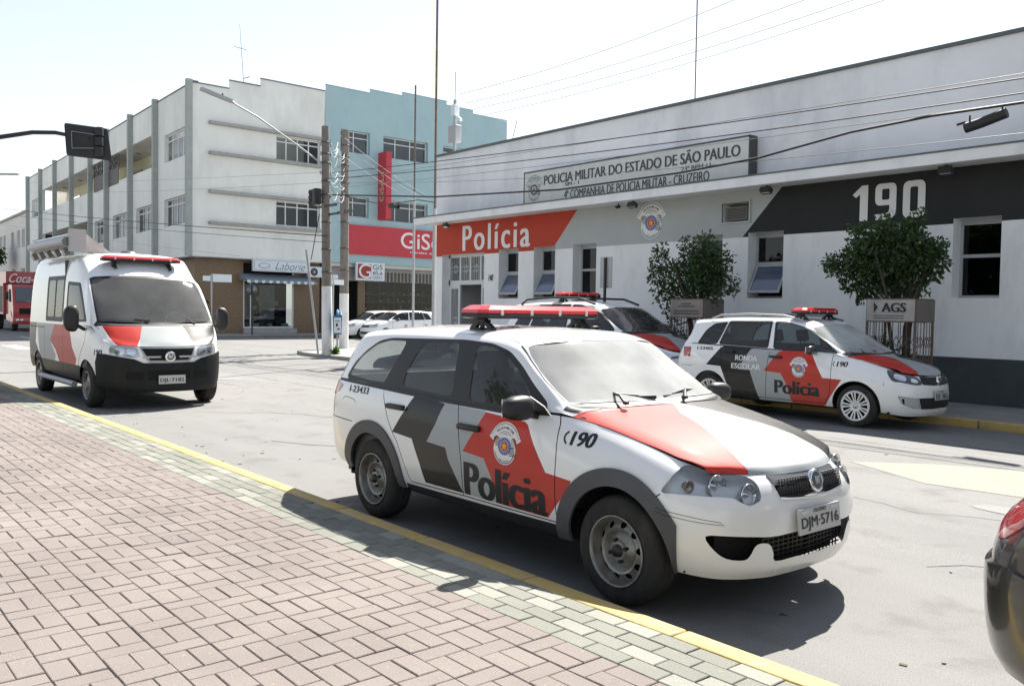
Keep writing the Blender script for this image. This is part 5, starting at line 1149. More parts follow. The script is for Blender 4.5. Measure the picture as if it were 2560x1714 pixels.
def cage_tree(label, x, y, clumps, n, seed, text, gx=.78, zs=(1.50, 1.86)):
    t = thing('street_tree', label, 'tree', (x, y, SP)); r = random.Random(seed)
    mb = MB()
    for k in range(5):
        a = r.uniform(0, 6.28); x0, y0 = .10*math.cos(a), .08*math.sin(a); tx, ty = .30*math.cos(a+.5), .25*math.sin(a+.5); mb.tube([(x0*.4, y0*.4, -.1), (x0+.03, y0, .7), (x0*1.6, y0*1.5, 1.3), (tx, ty, 1.9), (tx*1.8, ty*1.7, 2.5)], [.045, .038, .03, .024, .012], 7)
    for c in clumps: mb.tube([(0.05, 0, 1.4), ((c[0])*.5, c[1]*.5, 1.4+(c[2]-1.4)*.6), (c[0], c[1], c[2])], [.025, .016, .006], 5)
    mb.build('trunk', M['bark'], t)
    foliage('crown', clumps, n, .085, M['leaf'], t, seed)
    foliage('low_shoots', [(-.25, -.05, .55, .22, 1), (.12, 0, .75, .25, 1), (-.3, 0, .95, .2, 1), (.0, .1, .4, .3, 1.2)], 900, .075, M['leaf'], t, seed+3)
    g = thing('tree_guard', text[0], 'tree guard', (x, y, SP)); hx, hy = .39, .30
    for (cx, cy) in ((-hx, -hy), (hx, -hy), (hx, hy), (-hx, hy)): mb = MB(); mb.box(cx-.016, cx+.016, cy-.016, cy+.016, -.05, zs[1]-SP); mb.build('corner_post', M['rust'], g)
    for (cx, cy, ax_) in ((0, -hy, 0), (0, hy, 0), (-hx, 0, 1), (hx, 0, 1)):
        w_ = (hx if ax_ == 0 else hy)
        for z in (.15, .72, zs[0]-SP, zs[1]-SP): mb = MB(); mb.bar((cx-(w_ if ax_ == 0 else 0), cy-(w_ if ax_ else 0), z), (cx+(w_ if ax_ == 0 else 0), cy+(w_ if ax_ else 0), z), .018); mb.build('rail', M['rust'], g)
        for k in range(1, 6):
            q = -w_+2*w_*k/6; mb = MB(); mb.bar((cx+(q if ax_ == 0 else 0), cy+(q if ax_ else 0), 0.1), (cx+(q if ax_ == 0 else 0), cy+(q if ax_ else 0), zs[0]-SP), .009)
            mb.build('bar', M['rust'], g)
        mb = MB()
        for k in range(8):
            for s in (1, -1):
                q0_, q1_ = -w_+2*w_*k/8, -w_+2*w_*(k+1)/8; z0 = .3; 
                while z0 < 1.25: mb.bar((cx+(q0_ if ax_ == 0 else 0), cy+(q0_ if ax_ else 0), z0+(.0 if s > 0 else .17)), (cx+(q1_ if ax_ == 0 else 0), cy+(q1_ if ax_ else 0), z0+(.17 if s > 0 else 0)), .005); z0 += .34
        mb.build('wire_mesh', M['rust'], g)
    pt = M['boardpale'] if text[1] else M['boarddark']
    mb = MB(); mb.box(-hx, hx, -hy-.03, -hy-.016, zs[0]-SP+.012, zs[1]-SP-.012); a1 = mb.build('advert_board', pt, g); mb = MB(); mb.box(hx+.016, hx+.03, -hy, hy, zs[0]-SP+.012, zs[1]-SP-.012); a2 = mb.build('advert_board', M['boardside'], g)
    if text[1]:
        put_print('lettering', text_layers('AGS', .40, .145, .05), plane_mapper((.06, -hy-.03, zs[1]-SP-.135), (1, 0, 0), (0, 0, 1)), M, a1, .004, .0006)
        v, f = tri2([(-.27, .09), (-.20, .0), (-.27, -.09)]); on_plane('arrow_mark', v, f, (.0, -hy-.03, zs[1]-SP-.135), (1, 0, 0), (0, 0, 1), M['ink'], a1, .004)
        for z in (.27, .31): mb = MB(); mb.box(-.26, .22, -hy-.036, -hy-.031, zs[1]-SP-z, zs[1]-SP-z+.012); mb.build('small_print', M['signink'], a1)
    else:
        for z, w_ in ((.08, .12), (.13, .2), (.22, .30), (.27, .32)): mb = MB(); mb.box(-w_, w_, -hy-.036, -hy-.031, zs[1]-SP-z-.02, zs[1]-SP-z); mb.build('small_print', M['signink'], a1)
    return t
# ((dx, dy, dz, radius, weight)) clumps seen against the wall
cage_tree('sparse street tree with upright shoots in a wire guard behind the middle police car', -10.80, 13.85, [(-.95, 0, 2.85-.1, .17, 1), (-.98, 0, 2.5, .22, 1), (-.95, 0, 2.2, .26, 1), (-.8, 0, 1.9, .28, 1), (-.55, 0, 2.35, .25, 1), (-.25, -.1, 2.95-.1, .14, .9), (-.22, 0, 2.6, .22, 1), (-.25, 0, 2.25, .32, 1.2), (.15, .0, 2.78, .28, 1.2), (.15, .0, 2.35, .40, 1.4), (.45, 0, 2.5, .30, 1.1), (.2, 0, 1.98, .38, 1.3), (-.4, 0, 1.85, .28, 1), (.6, 0, 2.15, .26, 1), (.78, 0, 1.95, .14, .6), (.85, 0, 2.0, .12, .6), (-.62, 0, 1.5, .18, .8), (-.6, 0, 1.2, .16, .7)], 5200, 11, ('rusty wire tree guard with pale advert boards behind the dark car bonnet', False))
cage_tree('dense round-crowned street tree in a guard with the AGS board', -6.74, 13.85, [(-.35, 0, 2.42, .46, 1.4), (.12, 0, 2.5, .42, 1.3), (-.75, 0, 2.40, .34, 1.1), (-1.05, -.1, 2.30, .22, .8), (-1.28, 0, 2.36, .13, .6), (.40, 0, 2.42, .28, 1), (.58, 0, 2.55, .15, .7), (.68, 0, 2.3, .1, .5), (-.18, -.1, 2.82, .26, 1), (-.62, -.05, 2.78, .22, .9), (-.82, 0, 2.92, .12, .7), (-.42, 0, 2.98, .14, .7), (-.2, 0, 3.08, .1, .6), (.18, 0, 2.95, .18, .8), (.30, 0, 3.12, .09, .6), (-.55, 0, 2.0, .26, .9), (-.1, 0, 1.98, .25, .9), (.3, 0, 2.05, .22, .8), (.5, 0, 2.12, .13, .6), (-.9, 0, 1.98, .15, .7), (-.65, 0, 1.78, .12, .5)], 8200, 23, ('rusty wire tree guard carrying the AGS advert board', True))
# plaza trees and bush behind the viewer and beyond the truck; they show in glass and paint
for k, (x, y, h, cr_) in enumerate(((-9.5, -9.0, 8.5, 3.4), (-1.0, -10.5, 9.5, 3.8), (7.5, -8.0, 8.0, 3.2), (-18, -11, 9, 3.6), (13, 2.5-9, 7, 2.8))):
    t = thing('plaza_tree', ['tall plaza tree outside the frame behind the near wagon, second from left', 'tallest plaza tree outside the frame behind the viewer', 'plaza tree outside the frame at the right behind the viewer', 'broad plaza tree outside the frame at the far left', 'lowest plaza tree outside the frame at the far right'][k], 'tree', (x, y, PZ), group='plaza trees behind the viewer'); mb = MB(); mb.tube([(0, 0, 0), (.1, .1, h*.3), (0, 0, h*.6)], [.25, .2, .1], 10); mb.build('trunk', M['bark'], t); r = random.Random(k)
    foliage('crown', [(r.uniform(-1, 1)*cr_*.6, r.uniform(-1, 1)*cr_*.6, h*.62+r.uniform(-1, 1)*cr_*.35, cr_*r.uniform(.3, .5), 1) for _ in range(9)], 3500, .42, M['leaf2'], t, 50+k)
t = thing('shrub', 'dark leafy tree top above the red truck', 'tree', (-98, 16.0, 0)); foliage('crown', [(0, 0, 6.2, 1.2, 1), (1.5, 0, 5.9, 1.0, 1), (-1.8, 0, 6.4, 1.1, 1)], 2500, .35, M['leaf'], t, 70); mb = MB(); mb.tube([(0, 0, 0), (0, 0, 6)], .15, 8); mb.build('trunk', M['bark'], t)
t = thing('shrub', 'bright green leafy twig beside the station corner', 'plant', (-23.3, 16.6, SP)); foliage('crown', [(0, 0, 3.05, .22, 1), (-.14, 0, 2.78, .18, 1), (.1, .2, 3.3, .2, 1)], 260, .12, M['leaf2'], t, 71); mb = MB(); mb.tube([(.6, .6, 0), (.5, .5, 2), (0, 0, 3.1)], .03, 6); mb.build('trunk', M['bark'], t)
t = thing('grass_tuft', 'small green tuft at the foot of the leaning pole', 'plant', (-24.75, 13.55, SP)); foliage('blades', [(0, 0, .06, .10, 1)], 120, .12, M['leaf2'], t, 72, -1.2)
# ------------------------------------------------------------------ people
def skin_fig(name, J, E_, parent, m, sub=1):
    """J: name -> (x, y, z, radius)"""
    me = bpy.data.meshes.new(name); ks = list(J); me.from_pydata([J[k][:3] for k in ks], [(ks.index(a), ks.index(b)) for a, b in E_], []); o = bpy.data.objects.new(name, me); COL.objects.link(o)
    o.modifiers.new('s', 'SKIN'); me.skin_vertices[0]
    for k, v in zip(ks, me.skin_vertices[0].data): v.radius = (J[k][3], J[k][3] if len(J[k]) < 5 else J[k][4])
    me.skin_vertices[0].data[0].use_root = True; sb = o.modifiers.new('b', 'SUBSURF'); sb.levels = sub; sb.render_levels = sub
    dg = bpy.context.evaluated_depsgraph_get(); dg.update(); m2 = bpy.data.meshes.new_from_object(o.evaluated_get(dg)); bpy.data.objects.remove(o); m2.materials.clear(); m2.materials.append(m); m2.polygons.foreach_set('use_smooth', [True]*len(m2.polygons))
    o = bpy.data.objects.new(name, m2); COL.objects.link(o); o.parent = parent; return o
M['skin'] = mat('skin', (.38, .20, .13), .55); M['hair'] = mat('black_hair', (.012, .010, .010), .5); M['shirtw'] = mat('white_cloth', (.72, .72, .73), .9, var=.05); M['jeans'] = mat('dark_trousers', (.03, .035, .05), .9); M['brownj'] = mat('brown_jacket', (.10, .045, .02), .9)
def person(label, x, y, rz, h, top, legs, stride=.18, longhair=False, cap=False, bag=False):
    t = thing('person', label, 'person', (x, y, SP+.0), rz); s = h/1.7
    S_ = lambda *a: tuple(q*s for q in a)
    body = {'pelvis': S_(0, 0, .93, .12, .15), 'chest': S_(0, 0, 1.22, .12, .16), 'neckb': S_(0, 0, 1.42, .07), 'neck': S_(.01, 0, 1.49, .045), 'headb': S_(.02, 0, 1.56, .07), 'head': S_(.015, 0, 1.63, .085), 'top': S_(.01, 0, 1.70, .05)}
    E_ = [('pelvis', 'chest'), ('chest', 'neckb'), ('neckb', 'neck'), ('neck', 'headb'), ('headb', 'head'), ('head', 'top')]
    for n, sy, ph in (('l', 1, 1), ('r', -1, -1)):
        body.update({'hip'+n: S_(0, .09*sy, .88, .085), 'kn'+n: S_(stride*.6*ph+.03, .09*sy, .50, .055), 'an'+n: S_(stride*ph, .09*sy, .09, .038), 'toe'+n: S_(stride*ph+.17, .10*sy, .03, .03), 'sh'+n: S_(0, .17*sy, 1.39, .055), 'el'+n: S_(-.06*ph-.02, .22*sy, 1.12, .042), 'wr'+n: S_(-.10*ph+.08, .21*sy, .90, .028), 'ha'+n: S_(-.10*ph+.10, .21*sy, .80, .028, .018)})
        E_ += [('pelvis', 'hip'+n), ('hip'+n, 'kn'+n), ('kn'+n, 'an'+n), ('an'+n, 'toe'+n), ('neckb', 'sh'+n), ('sh'+n, 'el'+n), ('el'+n, 'wr'+n), ('wr'+n, 'ha'+n)]
    o = skin_fig('body', body, E_, t, M['skin'])
    # dress the body: clothing shells slightly larger
    sh = {k: (v[0], v[1], v[2], *(q*1.16+.008 for q in v[3:])) for k, v in body.items() if k in ('pelvis', 'chest', 'neckb', 'shl', 'shr', 'ell', 'elr')}
    skin_fig('shirt', sh, [('pelvis', 'chest'), ('chest', 'neckb'), ('neckb', 'shl'), ('neckb', 'shr'), ('shl', 'ell'), ('shr', 'elr')], t, top)
    tr = {k: (v[0], v[1], v[2], *(q*1.14+.006 for q in v[3:])) for k, v in body.items() if k in ('pelvis', 'hipl', 'hipr', 'knl', 'knr', 'anl', 'anr')}
    skin_fig('trousers', tr, [('pelvis', 'hipl'), ('pelvis', 'hipr'), ('hipl', 'knl'), ('hipr', 'knr'), ('knl', 'anl'), ('knr', 'anr')], t, legs)
    hm = {'a': S_(-.02, 0, 1.70, .075), 'b': S_(-.06, 0, 1.62, .085), 'c': S_(-.08, 0, 1.50 if longhair else 1.57, .065)}
    if longhair: hm['d'] = S_(-.10, 0, 1.36, .06)
    skin_fig('hair', hm, [('a', 'b'), ('b', 'c')]+([('c', 'd')] if longhair else []), t, M['hair'])
    mb = MB(); mb.tube([S_(.10, 0, 1.63), S_(.125, 0, 1.60)], .012, 6); 
    for sy in (1, -1): mb.bar(S_(.088, .03*sy, 1.645), S_(.094, .03*sy, 1.645), .012)
    mb.build('face_features', M['skin'], t)
    if cap: mb = MB(); mb.lathe([(.001, .10), (.07, .085), (.095, .03), (.095, 0)], c=(.0, 0, 1.66*s), n=16); mb.box(.05, .19, -.06, .06, 1.66*s, 1.675*s); mb.build('cap', M['trim'], t)
    if bag: mb = MB(); mb.bbox(.0, .12, .18, .50, .55, .90, .02); mb.build('carried_bag', M['signwhite'], t)
    return t
M['ink2'] = M['ink']
person('woman in white top with long black hair beside the station corner', -29.6, 21.75, R(60), 1.62, M['shirtw'], M['shirtw'], .1, True)
person('pedestrian in brown jacket and dark cap behind the street name post', -42.0, 16.0, R(-110), 1.7, M['brownj'], M['jeans'], .2, False, True, True)
# ---- hero wagon tables (x forward from front hub, y left, z up), one half
def band_from(st, prof):
    """st: rows (x, y, zb, zt, inset_top, inset_bottom); prof: list of (rel height, weight_bottom, weight_top)"""
    out = []; P = [(r[0], r[1]) for r in st]
    for i, r in enumerate(st):
        a = P[max(i-1, 0)]; b = P[min(i+1, len(P)-1)]
        if i == 0: d = (b[0]-a[0], b[1]-a[1]); d = (0, 1)
        elif i == len(st)-1: d = (0, -1)
        else: d = (b[0]-a[0], b[1]-a[1])
        L = math.hypot(*d); nx, ny = d[1]/L, -d[0]/L   # right-hand normal of travel
        nx, ny = -nx, -ny
        row = []
        for (h, wb, wt) in prof:
            ins = r[5]*wb+r[4]*wt
            row.append((r[0]-nx*ins, max(r[1]-ny*ins, 0.0) if 0 < i < len(st)-1 else 0.0, r[2]+(r[3]-r[2])*h))
        out.append(row)
    return out
PROF = [(0, 1, 0), (.10, .45, 0), (.28, .12, 0), (.5, 0, 0), (.66, 0, .06), (.80, 0, .24), (.92, 0, .58), (1.0, 0, 1.0)]
#            x      y     zb    zt   insT  insB
HERO_BAND = [(-3.45, 0.00, .36, 1.02, .10, .06), (-3.44, .30, .36, 1.02, .10, .06), (-3.40, .52, .36, 1.02, .10, .06), (-3.30, .70, .36, 1.02, .09, .06),
 (-3.14, .785, .35, 1.02, .055, .06), (-2.90, .815, .34, 1.015, .05, .06), (-2.45, .83, .32, 1.00, .05, .05), (-2.0, .835, .30, .985, .05, .05), (-1.5, .838, .29, .97, .05, .05),
 (-1.0, .838, .28, .965, .05, .05), (-.6, .835, .28, .975, .06, .05), (-.40, .832, .28, .965, .10, .05), (-.2, .83, .28, .935, .125, .05), (.05, .825, .28, .885, .135, .05), (.28, .81, .27, .83, .145, .05),
 (.44, .74, .25, .79, .16, .05), (.555, .635, .235, .765, .16, .05), (.645, .475, .225, .75, .13, .06), (.695, .27, .22, .745, .10, .06), (.71, 0, .22, .745, .09, .06)]
HERO_TOP = [
 [(-3.10,.745,1.02),(-3.18,.71,1.02),(-3.25,.64,1.02),(-3.30,.56,1.02),(-3.345,.3,1.02),(-3.36,0,1.02)],
 [(-3.02,.75,1.02),(-3.05,.715,1.12),(-3.10,.65,1.20),(-3.17,.54,1.21),(-3.23,.3,1.21),(-3.25,0,1.21)],
 [(-2.92,.757,1.015),(-2.90,.705,1.21),(-2.93,.635,1.355),(-2.99,.55,1.39),(-3.03,.3,1.41),(-3.04,0,1.415)],
 [(-2.75,.765,1.015),(-2.73,.71,1.22),(-2.75,.638,1.375),(-2.76,.565,1.41),(-2.76,.3,1.435),(-2.76,0,1.445)],
 [(-2.45,.775,1.00),(-2.45,.72,1.21),(-2.45,.645,1.39),(-2.45,.575,1.425),(-2.45,.3,1.455),(-2.45,0,1.465)],
 [(-2.0,.782,.985),(-2.0,.727,1.20),(-2.0,.652,1.395),(-2.0,.58,1.432),(-2.0,.3,1.462),(-2.0,0,1.472)],
 [(-1.55,.785,.972),(-1.55,.73,1.19),(-1.55,.652,1.39),(-1.55,.58,1.43),(-1.55,.3,1.46),(-1.55,0,1.47)],
 [(-1.2,.785,.966),(-1.2,.73,1.17),(-1.22,.65,1.375),(-1.19,.575,1.415),(-1.13,.3,1.445),(-1.12,0,1.452)],
 [(-.98,.783,.966),(-1.0,.73,1.14),(-1.04,.64,1.345),(-1.0,.565,1.378),(-.92,.3,1.405),(-.90,0,1.412)],
 [(-.72,.782,.975),(-.78,.735,1.09),(-.79,.68,1.20),(-.75,.60,1.215),(-.66,.32,1.23),(-.63,0,1.235)],
 [(-.48,.755,.985),(-.50,.735,1.01),(-.50,.70,1.03),(-.45,.625,1.035),(-.37,.33,1.04),(-.34,0,1.04)],
 [(-.42,.725,.972),(-.40,.69,.985),(-.38,.64,1.0),(-.35,.52,1.01),(-.29,.28,1.02),(-.26,0,1.025)],
 [(-.2,.703,.94),(-.2,.675,.952),(-.19,.615,.965),(-.18,.5,.978),(-.15,.28,.992),(-.13,0,.998)],
 [(.05,.688,.888),(.05,.66,.90),(.06,.60,.915),(.07,.48,.93),(.10,.27,.945),(.12,0,.95)],
 [(.27,.66,.835),(.275,.63,.845),(.29,.57,.858),(.31,.45,.87),(.35,.26,.882),(.37,0,.885)],
 [(.42,.60,.787),(.445,.56,.787),(.475,.50,.785),(.525,.40,.78),(.59,.22,.772),(.62,0,.772)],
 [(.425,.59,.765),(.455,.55,.762),(.495,.485,.757),(.555,.375,.75),(.615,.2,.745),(.635,0,.745)]]
FOX_BAND = [(-3.38, 0.00, .34, 1.00, .13, .06), (-3.37, .30, .34, 1.00, .13, .06), (-3.33, .52, .34, 1.00, .13, .06), (-3.23, .69, .34, 1.01, .11, .06),
 (-3.08, .775, .33, 1.02, .065, .06), (-2.86, .81, .32, 1.02, .05, .06), (-2.47, .825, .30, 1.01, .05, .05), (-2.0, .83, .27, .995, .045, .05), (-1.5, .832, .25, .985, .045, .05),
 (-1.0, .832, .25, .98, .045, .05), (-.6, .83, .25, .985, .055, .05), (-.35, .828, .25, .975, .09, .05), (-.12, .825, .25, .955, .115, .05), (.08, .82, .25, .92, .135, .05), (.28, .80, .24, .87, .15, .05),
 (.46, .75, .22, .82, .15, .05), (.61, .65, .20, .775, .13, .05), (.72, .48, .19, .74, .10, .06), (.79, .26, .19, .73, .08, .06), (.81, 0, .19, .73, .07, .06)]
FOX_TOP = [
 [(-3.0,.735,1.02),(-3.10,.70,1.02),(-3.17,.63,1.02),(-3.21,.55,1.01),(-3.24,.3,1.0),(-3.25,0,1.0)],
 [(-2.94,.74,1.02),(-2.96,.70,1.14),(-3.0,.64,1.22),(-3.07,.53,1.23),(-3.12,.3,1.23),(-3.13,0,1.23)],
 [(-2.86,.75,1.02),(-2.84,.69,1.22),(-2.90,.60,1.40),(-3.0,.50,1.43),(-3.05,.3,1.445),(-3.06,0,1.45)],
 [(-2.68,.76,1.02),(-2.66,.70,1.24),(-2.68,.62,1.42),(-2.70,.55,1.45),(-2.70,.3,1.475),(-2.70,0,1.485)],
 [(-2.45,.77,1.01),(-2.45,.71,1.23),(-2.45,.63,1.435),(-2.45,.56,1.465),(-2.45,.3,1.495),(-2.45,0,1.505)],
 [(-2.0,.782,.995),(-2.0,.72,1.22),(-2.0,.64,1.445),(-2.0,.57,1.475),(-2.0,.3,1.505),(-2.0,0,1.515)],
 [(-1.45,.785,.985),(-1.45,.725,1.21),(-1.45,.64,1.44),(-1.45,.57,1.475),(-1.45,.3,1.505),(-1.45,0,1.515)],
 [(-1.05,.785,.98),(-1.05,.725,1.18),(-1.07,.635,1.405),(-1.04,.565,1.445),(-.99,.3,1.475),(-.98,0,1.485)],
 [(-.80,.783,.98),(-.84,.725,1.14),(-.88,.635,1.355),(-.84,.56,1.395),(-.76,.3,1.425),(-.74,0,1.432)],
 [(-.50,.782,.985),(-.56,.73,1.09),(-.56,.68,1.19),(-.50,.60,1.205),(-.40,.32,1.22),(-.37,0,1.225)],
 [(-.24,.755,.98),(-.26,.735,1.00),(-.24,.70,1.02),(-.17,.625,1.02),(-.07,.33,1.015),(-.03,0,1.01)],
 [(-.18,.725,.965),(-.16,.69,.975),(-.13,.64,.985),(-.09,.52,.995),(-.01,.28,1.0),(.03,0,1.0)],
 [(-.02,.705,.94),(-.02,.675,.95),(0,.615,.96),(.03,.5,.968),(.09,.28,.975),(.11,0,.975)],
 [(.15,.688,.90),(.16,.66,.91),(.19,.60,.918),(.23,.48,.925),(.28,.27,.93),(.30,0,.93)],
 [(.33,.65,.86),(.35,.62,.865),(.38,.56,.865),(.43,.44,.87),(.48,.26,.87),(.50,0,.87)],
 [(.50,.58,.81),(.53,.54,.81),(.56,.48,.805),(.61,.38,.80),(.67,.22,.79),(.70,0,.79)],
 [(.53,.57,.785),(.56,.53,.78),(.60,.47,.77),(.65,.36,.757),(.71,.2,.742),(.735,0,.74)]]
# ------------------------------------------------------------------ vehicle pieces
def side_uv(p, poly, region, step=0.04, closed=True): return p.inv(dens(poly, step, closed), (0, 2), region)
def wheel(root, cx, cy, r, w, side, style='steel', rr=None, name='wheel'):
    """wheel as part with tyre, rim as sub-parts; cy = y of outer face, side = -1 right / +1 left; built at mesh level"""
    rr = rr or r*0.655
    W = bpy.data.objects.new(name, None); COL.objects.link(W); W.parent = root; W.location = (cx, cy, r); W.empty_display_size = .1
    s = side
    pr = [(rr*.94, -.06), (rr*.985, -.012), (rr*1.03, -.006), (rr+(r-rr)*.35, 0), (rr+(r-rr)*.7, -.004), (r*.965, -.018), (r*.985, -.03), (r, -.05), (r, -w*.35), (r*1.0, -w*.36), (r*.985, -w*.37), (r, -w*.38), (r, -w*.62), (r*.985, -w*.63), (r, -w*.64), (r, -w+.05), (r*.98, -w+.02), (r*.8, -w), (rr, -w)]
    mb = MB(); mb.lathe([(a, b*s) for a, b in pr], axis='y', n=56)
    mb.build('tyre', M['tyre'], W)
    rim = MB(); mtl = [M['steel'], M['gap'], M['trim'], M['alloy']]
    if style == 'steel':
        # flange + barrel
        rim.lathe([(rr*1.01, -.004*s), (rr*1.0, .004*s), (rr*.965, .003*s), (rr*.95, -.02*s), (rr*.90, -.05*s), (rr*.885, -.06*s)], axis='y', n=56)
        prof = lambda q: np.interp(q, [0, .27, .30, .50, .60, .66, .885], [-.02, -.022, -.035, -.062, -.035, -.03, -.062])
        outer = circ(0, 0, rr*.888, 64); holes = []
        for k in range(10):
            a = R(36*k+9); c = (rr*.74*math.cos(a), rr*.74*math.sin(a)); ca, sa = math.cos(a), math.sin(a)
            holes.append([(c[0]+rr*(.085*math.cos(t)*ca-.10*math.sin(t)*sa), c[1]+rr*(.085*math.cos(t)*sa+.10*math.sin(t)*ca)) for t in np.linspace(0, 2*math.pi, 14, endpoint=False)])
        rings = [circ(0, 0, rr*q, 48) for q in (.12, .27, .30, .4, .5, .6, .66, .8)]
    elif style == 'cover':
        rim.lathe([(rr*1.03, -.004*s), (rr*1.03, .006*s), (rr*.97, .008*s), (rr*.95, .004*s)], axis='y', n=56, m=3)
        prof = lambda q: np.interp(q, [0, .15, .2, .95], [.004, .004, -.012, .004])
        outer = circ(0, 0, rr*.955, 64); holes = []
        for k in range(9):
            for dd, (q0, q1, h0, h1) in ((0, (.36, .88, .035, .125)), (20, (.42, .90, .02, .055))):
                a = R(40*k+dd); ca, sa = math.cos(a), math.sin(a)
                pl = round_poly([(q0, -h0), (q1, -h1), (q1, h1), (q0, h0)], .03, 2)
                holes.append([(rr*(x*ca-y*sa), rr*(x*sa+y*ca)) for x, y in pl])
        rings = [circ(0, 0, rr*q, 40) for q in (.1, .2, .3, .6)]
    else:  # plain hub for vans and trucks
        rim.lathe([(rr*1.02, 0), (rr*.98, .006*s), (rr*.93, -.02*s), (rr*.9, -.04*s)], axis='y', n=48)
        prof = lambda q: np.interp(q, [0, .25, .32, .6, .9], [.01, .01, -.02, -.03, -.045])
        outer = circ(0, 0, rr*.90, 48); holes = []
        for k in range(8):
            a = R(45*k); holes.append([(rr*.7*math.cos(a)+rr*.08*math.cos(t), rr*.7*math.sin(a)+rr*.08*math.sin(t)) for t in np.linspace(0, 2*math.pi, 10, endpoint=False)])
        rings = [circ(0, 0, rr*q, 36) for q in (.25, .32, .6)]
    vs = []; ed = []
    for pl in [outer]+holes+rings:
        b = len(vs); n = len(pl); vs += [Vector(p) for p in pl]; ed += [(b+i, b+(i+1) % n) for i in range(n)]
    rs = delaunay_2d_cdt(vs, ed, [], 0, 1e-6, False)
    V = []; T = []
    for p in rs[0]: V.append((p.x, prof(math.hypot(p.x, p.y)/rr)*s, p.y))
    v2 = np.array([(p.x, p.y) for p in rs[0]]); fc = [tuple(f) for f in rs[2]]; c = v2[np.array(fc)].mean(1)
    bad = ~in_poly(c, np.array(outer))
    for hl in holes: bad |= in_poly(c, np.array(hl))
    T = [f for f, q in zip(fc, bad) if not q]
    rim.add(V, T, 3 if style == 'cover' else 0, False)
    rim.lathe([(0.001, -.085*s), (rr*.95, -.085*s)], axis='y', n=32, m=1)
    # hub cap / nuts
    if style == 'steel':
        rim.lathe([(rr*.001, .0), (rr*.16, -.002*s), (rr*.2, -.03*s)], axis='y', n=20, m=2)
        for k in range(4):
            a = R(90*k+20); rim.tube([(rr*.30*math.cos(a), -.045*s, rr*.30*math.sin(a)), (rr*.30*math.cos(a), -.012*s, rr*.30*math.sin(a))], rr*.055, 6, 2)
    else:
        rim.lathe([(rr*.001, .012*s), (rr*.10, .010*s), (rr*.15, .0)], axis='y', n=20, m=3 if style == 'cover' else 2)
    rim.build('rim', mtl, W)
    return W
def seat(root, x, y, z=0.30, w=.48, head=True, name='seat', rec=0.32):
    mb = MB()
    mb.bbox(x-.30, x+.22, y-w/2, y+w/2, z, z+.20, .06)
    # backrest leaning back
    def bb(x0, z0, x1, z1, t, ww, b=.05):
        bm = bmesh.new(); bmesh.ops.create_cube(bm, size=1); L = math.hypot(x1-x0, z1-z0); a = math.atan2(x0-x1, z1-z0)
        for v in bm.verts: v.co = Vector((v.co.x*t, v.co.y*ww, v.co.z*L))
        bmesh.ops.bevel(bm, geom=bm.edges[:], offset=b, segments=3, affect='EDGES', profile=.6); bm.verts.index_update()
        ca, sa = math.cos(-a), math.sin(-a)
        mb.add([((x0+x1)/2+v.co.x*ca+v.co.z*sa, y+v.co.y, (z0+z1)/2-v.co.x*sa+v.co.z*ca) for v in bm.verts], [[v.index for v in f.verts] for f in bm.faces], 0, True); bm.free()
    bb(x-.26, z+.12, x-.26-.62*math.sin(rec), z+.12+.62*math.cos(rec), .14, w)
    if head:
        hx, hz = x-.26-.70*math.sin(rec), z+.12+.72*math.cos(rec)
        bb(hx+.02, hz-.05, hx-.02, hz+.13, .10, .25, .04)
        for dy in (-.06, .06): mb.tube([(hx+.02, y+dy, hz-.12), (hx, y+dy, hz)], .007, 6)
    return mb.build(name, M['fabric'], root)
def mirror_pod(root, x, y, z, side, w=.20, h=.13, d=.10, m=None, name='side_mirror'):
    bm = bmesh.new(); bmesh.ops.create_uvsphere(bm, u_segments=20, v_segments=12, radius=1)
    for v in bm.verts:
        p = v.co; k = lambda q: math.copysign(abs(q)**0.72, q)
        v.co = Vector((k(p.x)*d/2*(1.0 if p.x > 0 else .55), k(p.y)*w/2, k(p.z)*h/2*(1-.12*p.y*side)))
    bm.verts.index_update(); mb = MB()
    mb.add([(x+v.co.x, y+v.co.y, z+v.co.z) for v in bm.verts], [[v.index for v in f.verts] for f in bm.faces], 0, True); bm.free()
    # stalk
    mb.bar((x, y-side*w*.35, z-h*.25), (x-.03, y-side*(w*.5+.09), z-h*.42), .05, .045)
    o = mb.build(name, m or M['trim'], root)
    g = MB(); g.obox((x-d*.29, y, z), (0.004, 0, 0), (0, w*.38, 0), (0, 0, h*.36)); g.build('mirror_glass', M['chrome'], o)
    return o
def plate_obj(root, c, ax, ay, txt, w=.40, h=.13, city=True, mt=None):
    c, ax, ay = Vector(c), Vector(ax).normalized(), Vector(ay).normalized(); n = ax.cross(ay)
    mb = MB(); mb.obox(c+n*.006, ax*(w/2), ay*(h/2), n*.006)
    p = mb.build('number_plate', mt or M['plate'], root)
    put_print('plate_number', text_layers(txt, w*.90, h*.56, .022), plane_mapper(c+n*.0125-ay*h*.12, ax, ay), M, p, .0015, .0004)
    if city:
        v, f = text_mesh('CRUZEIRO', h*.2, .0005); on_plane('plate_town', v, f, c+n*.0125+ay*h*.36, ax, ay, M['ink'], p, .0015)
        for s in (-1, 1): m2 = MB(); m2.obox(c+n*.013+ay*h*.36+ax*w*.36*s, ax*.035, ay*.008, n*.001); m2.build('plate_strip', M['alloy'], p)
    return p
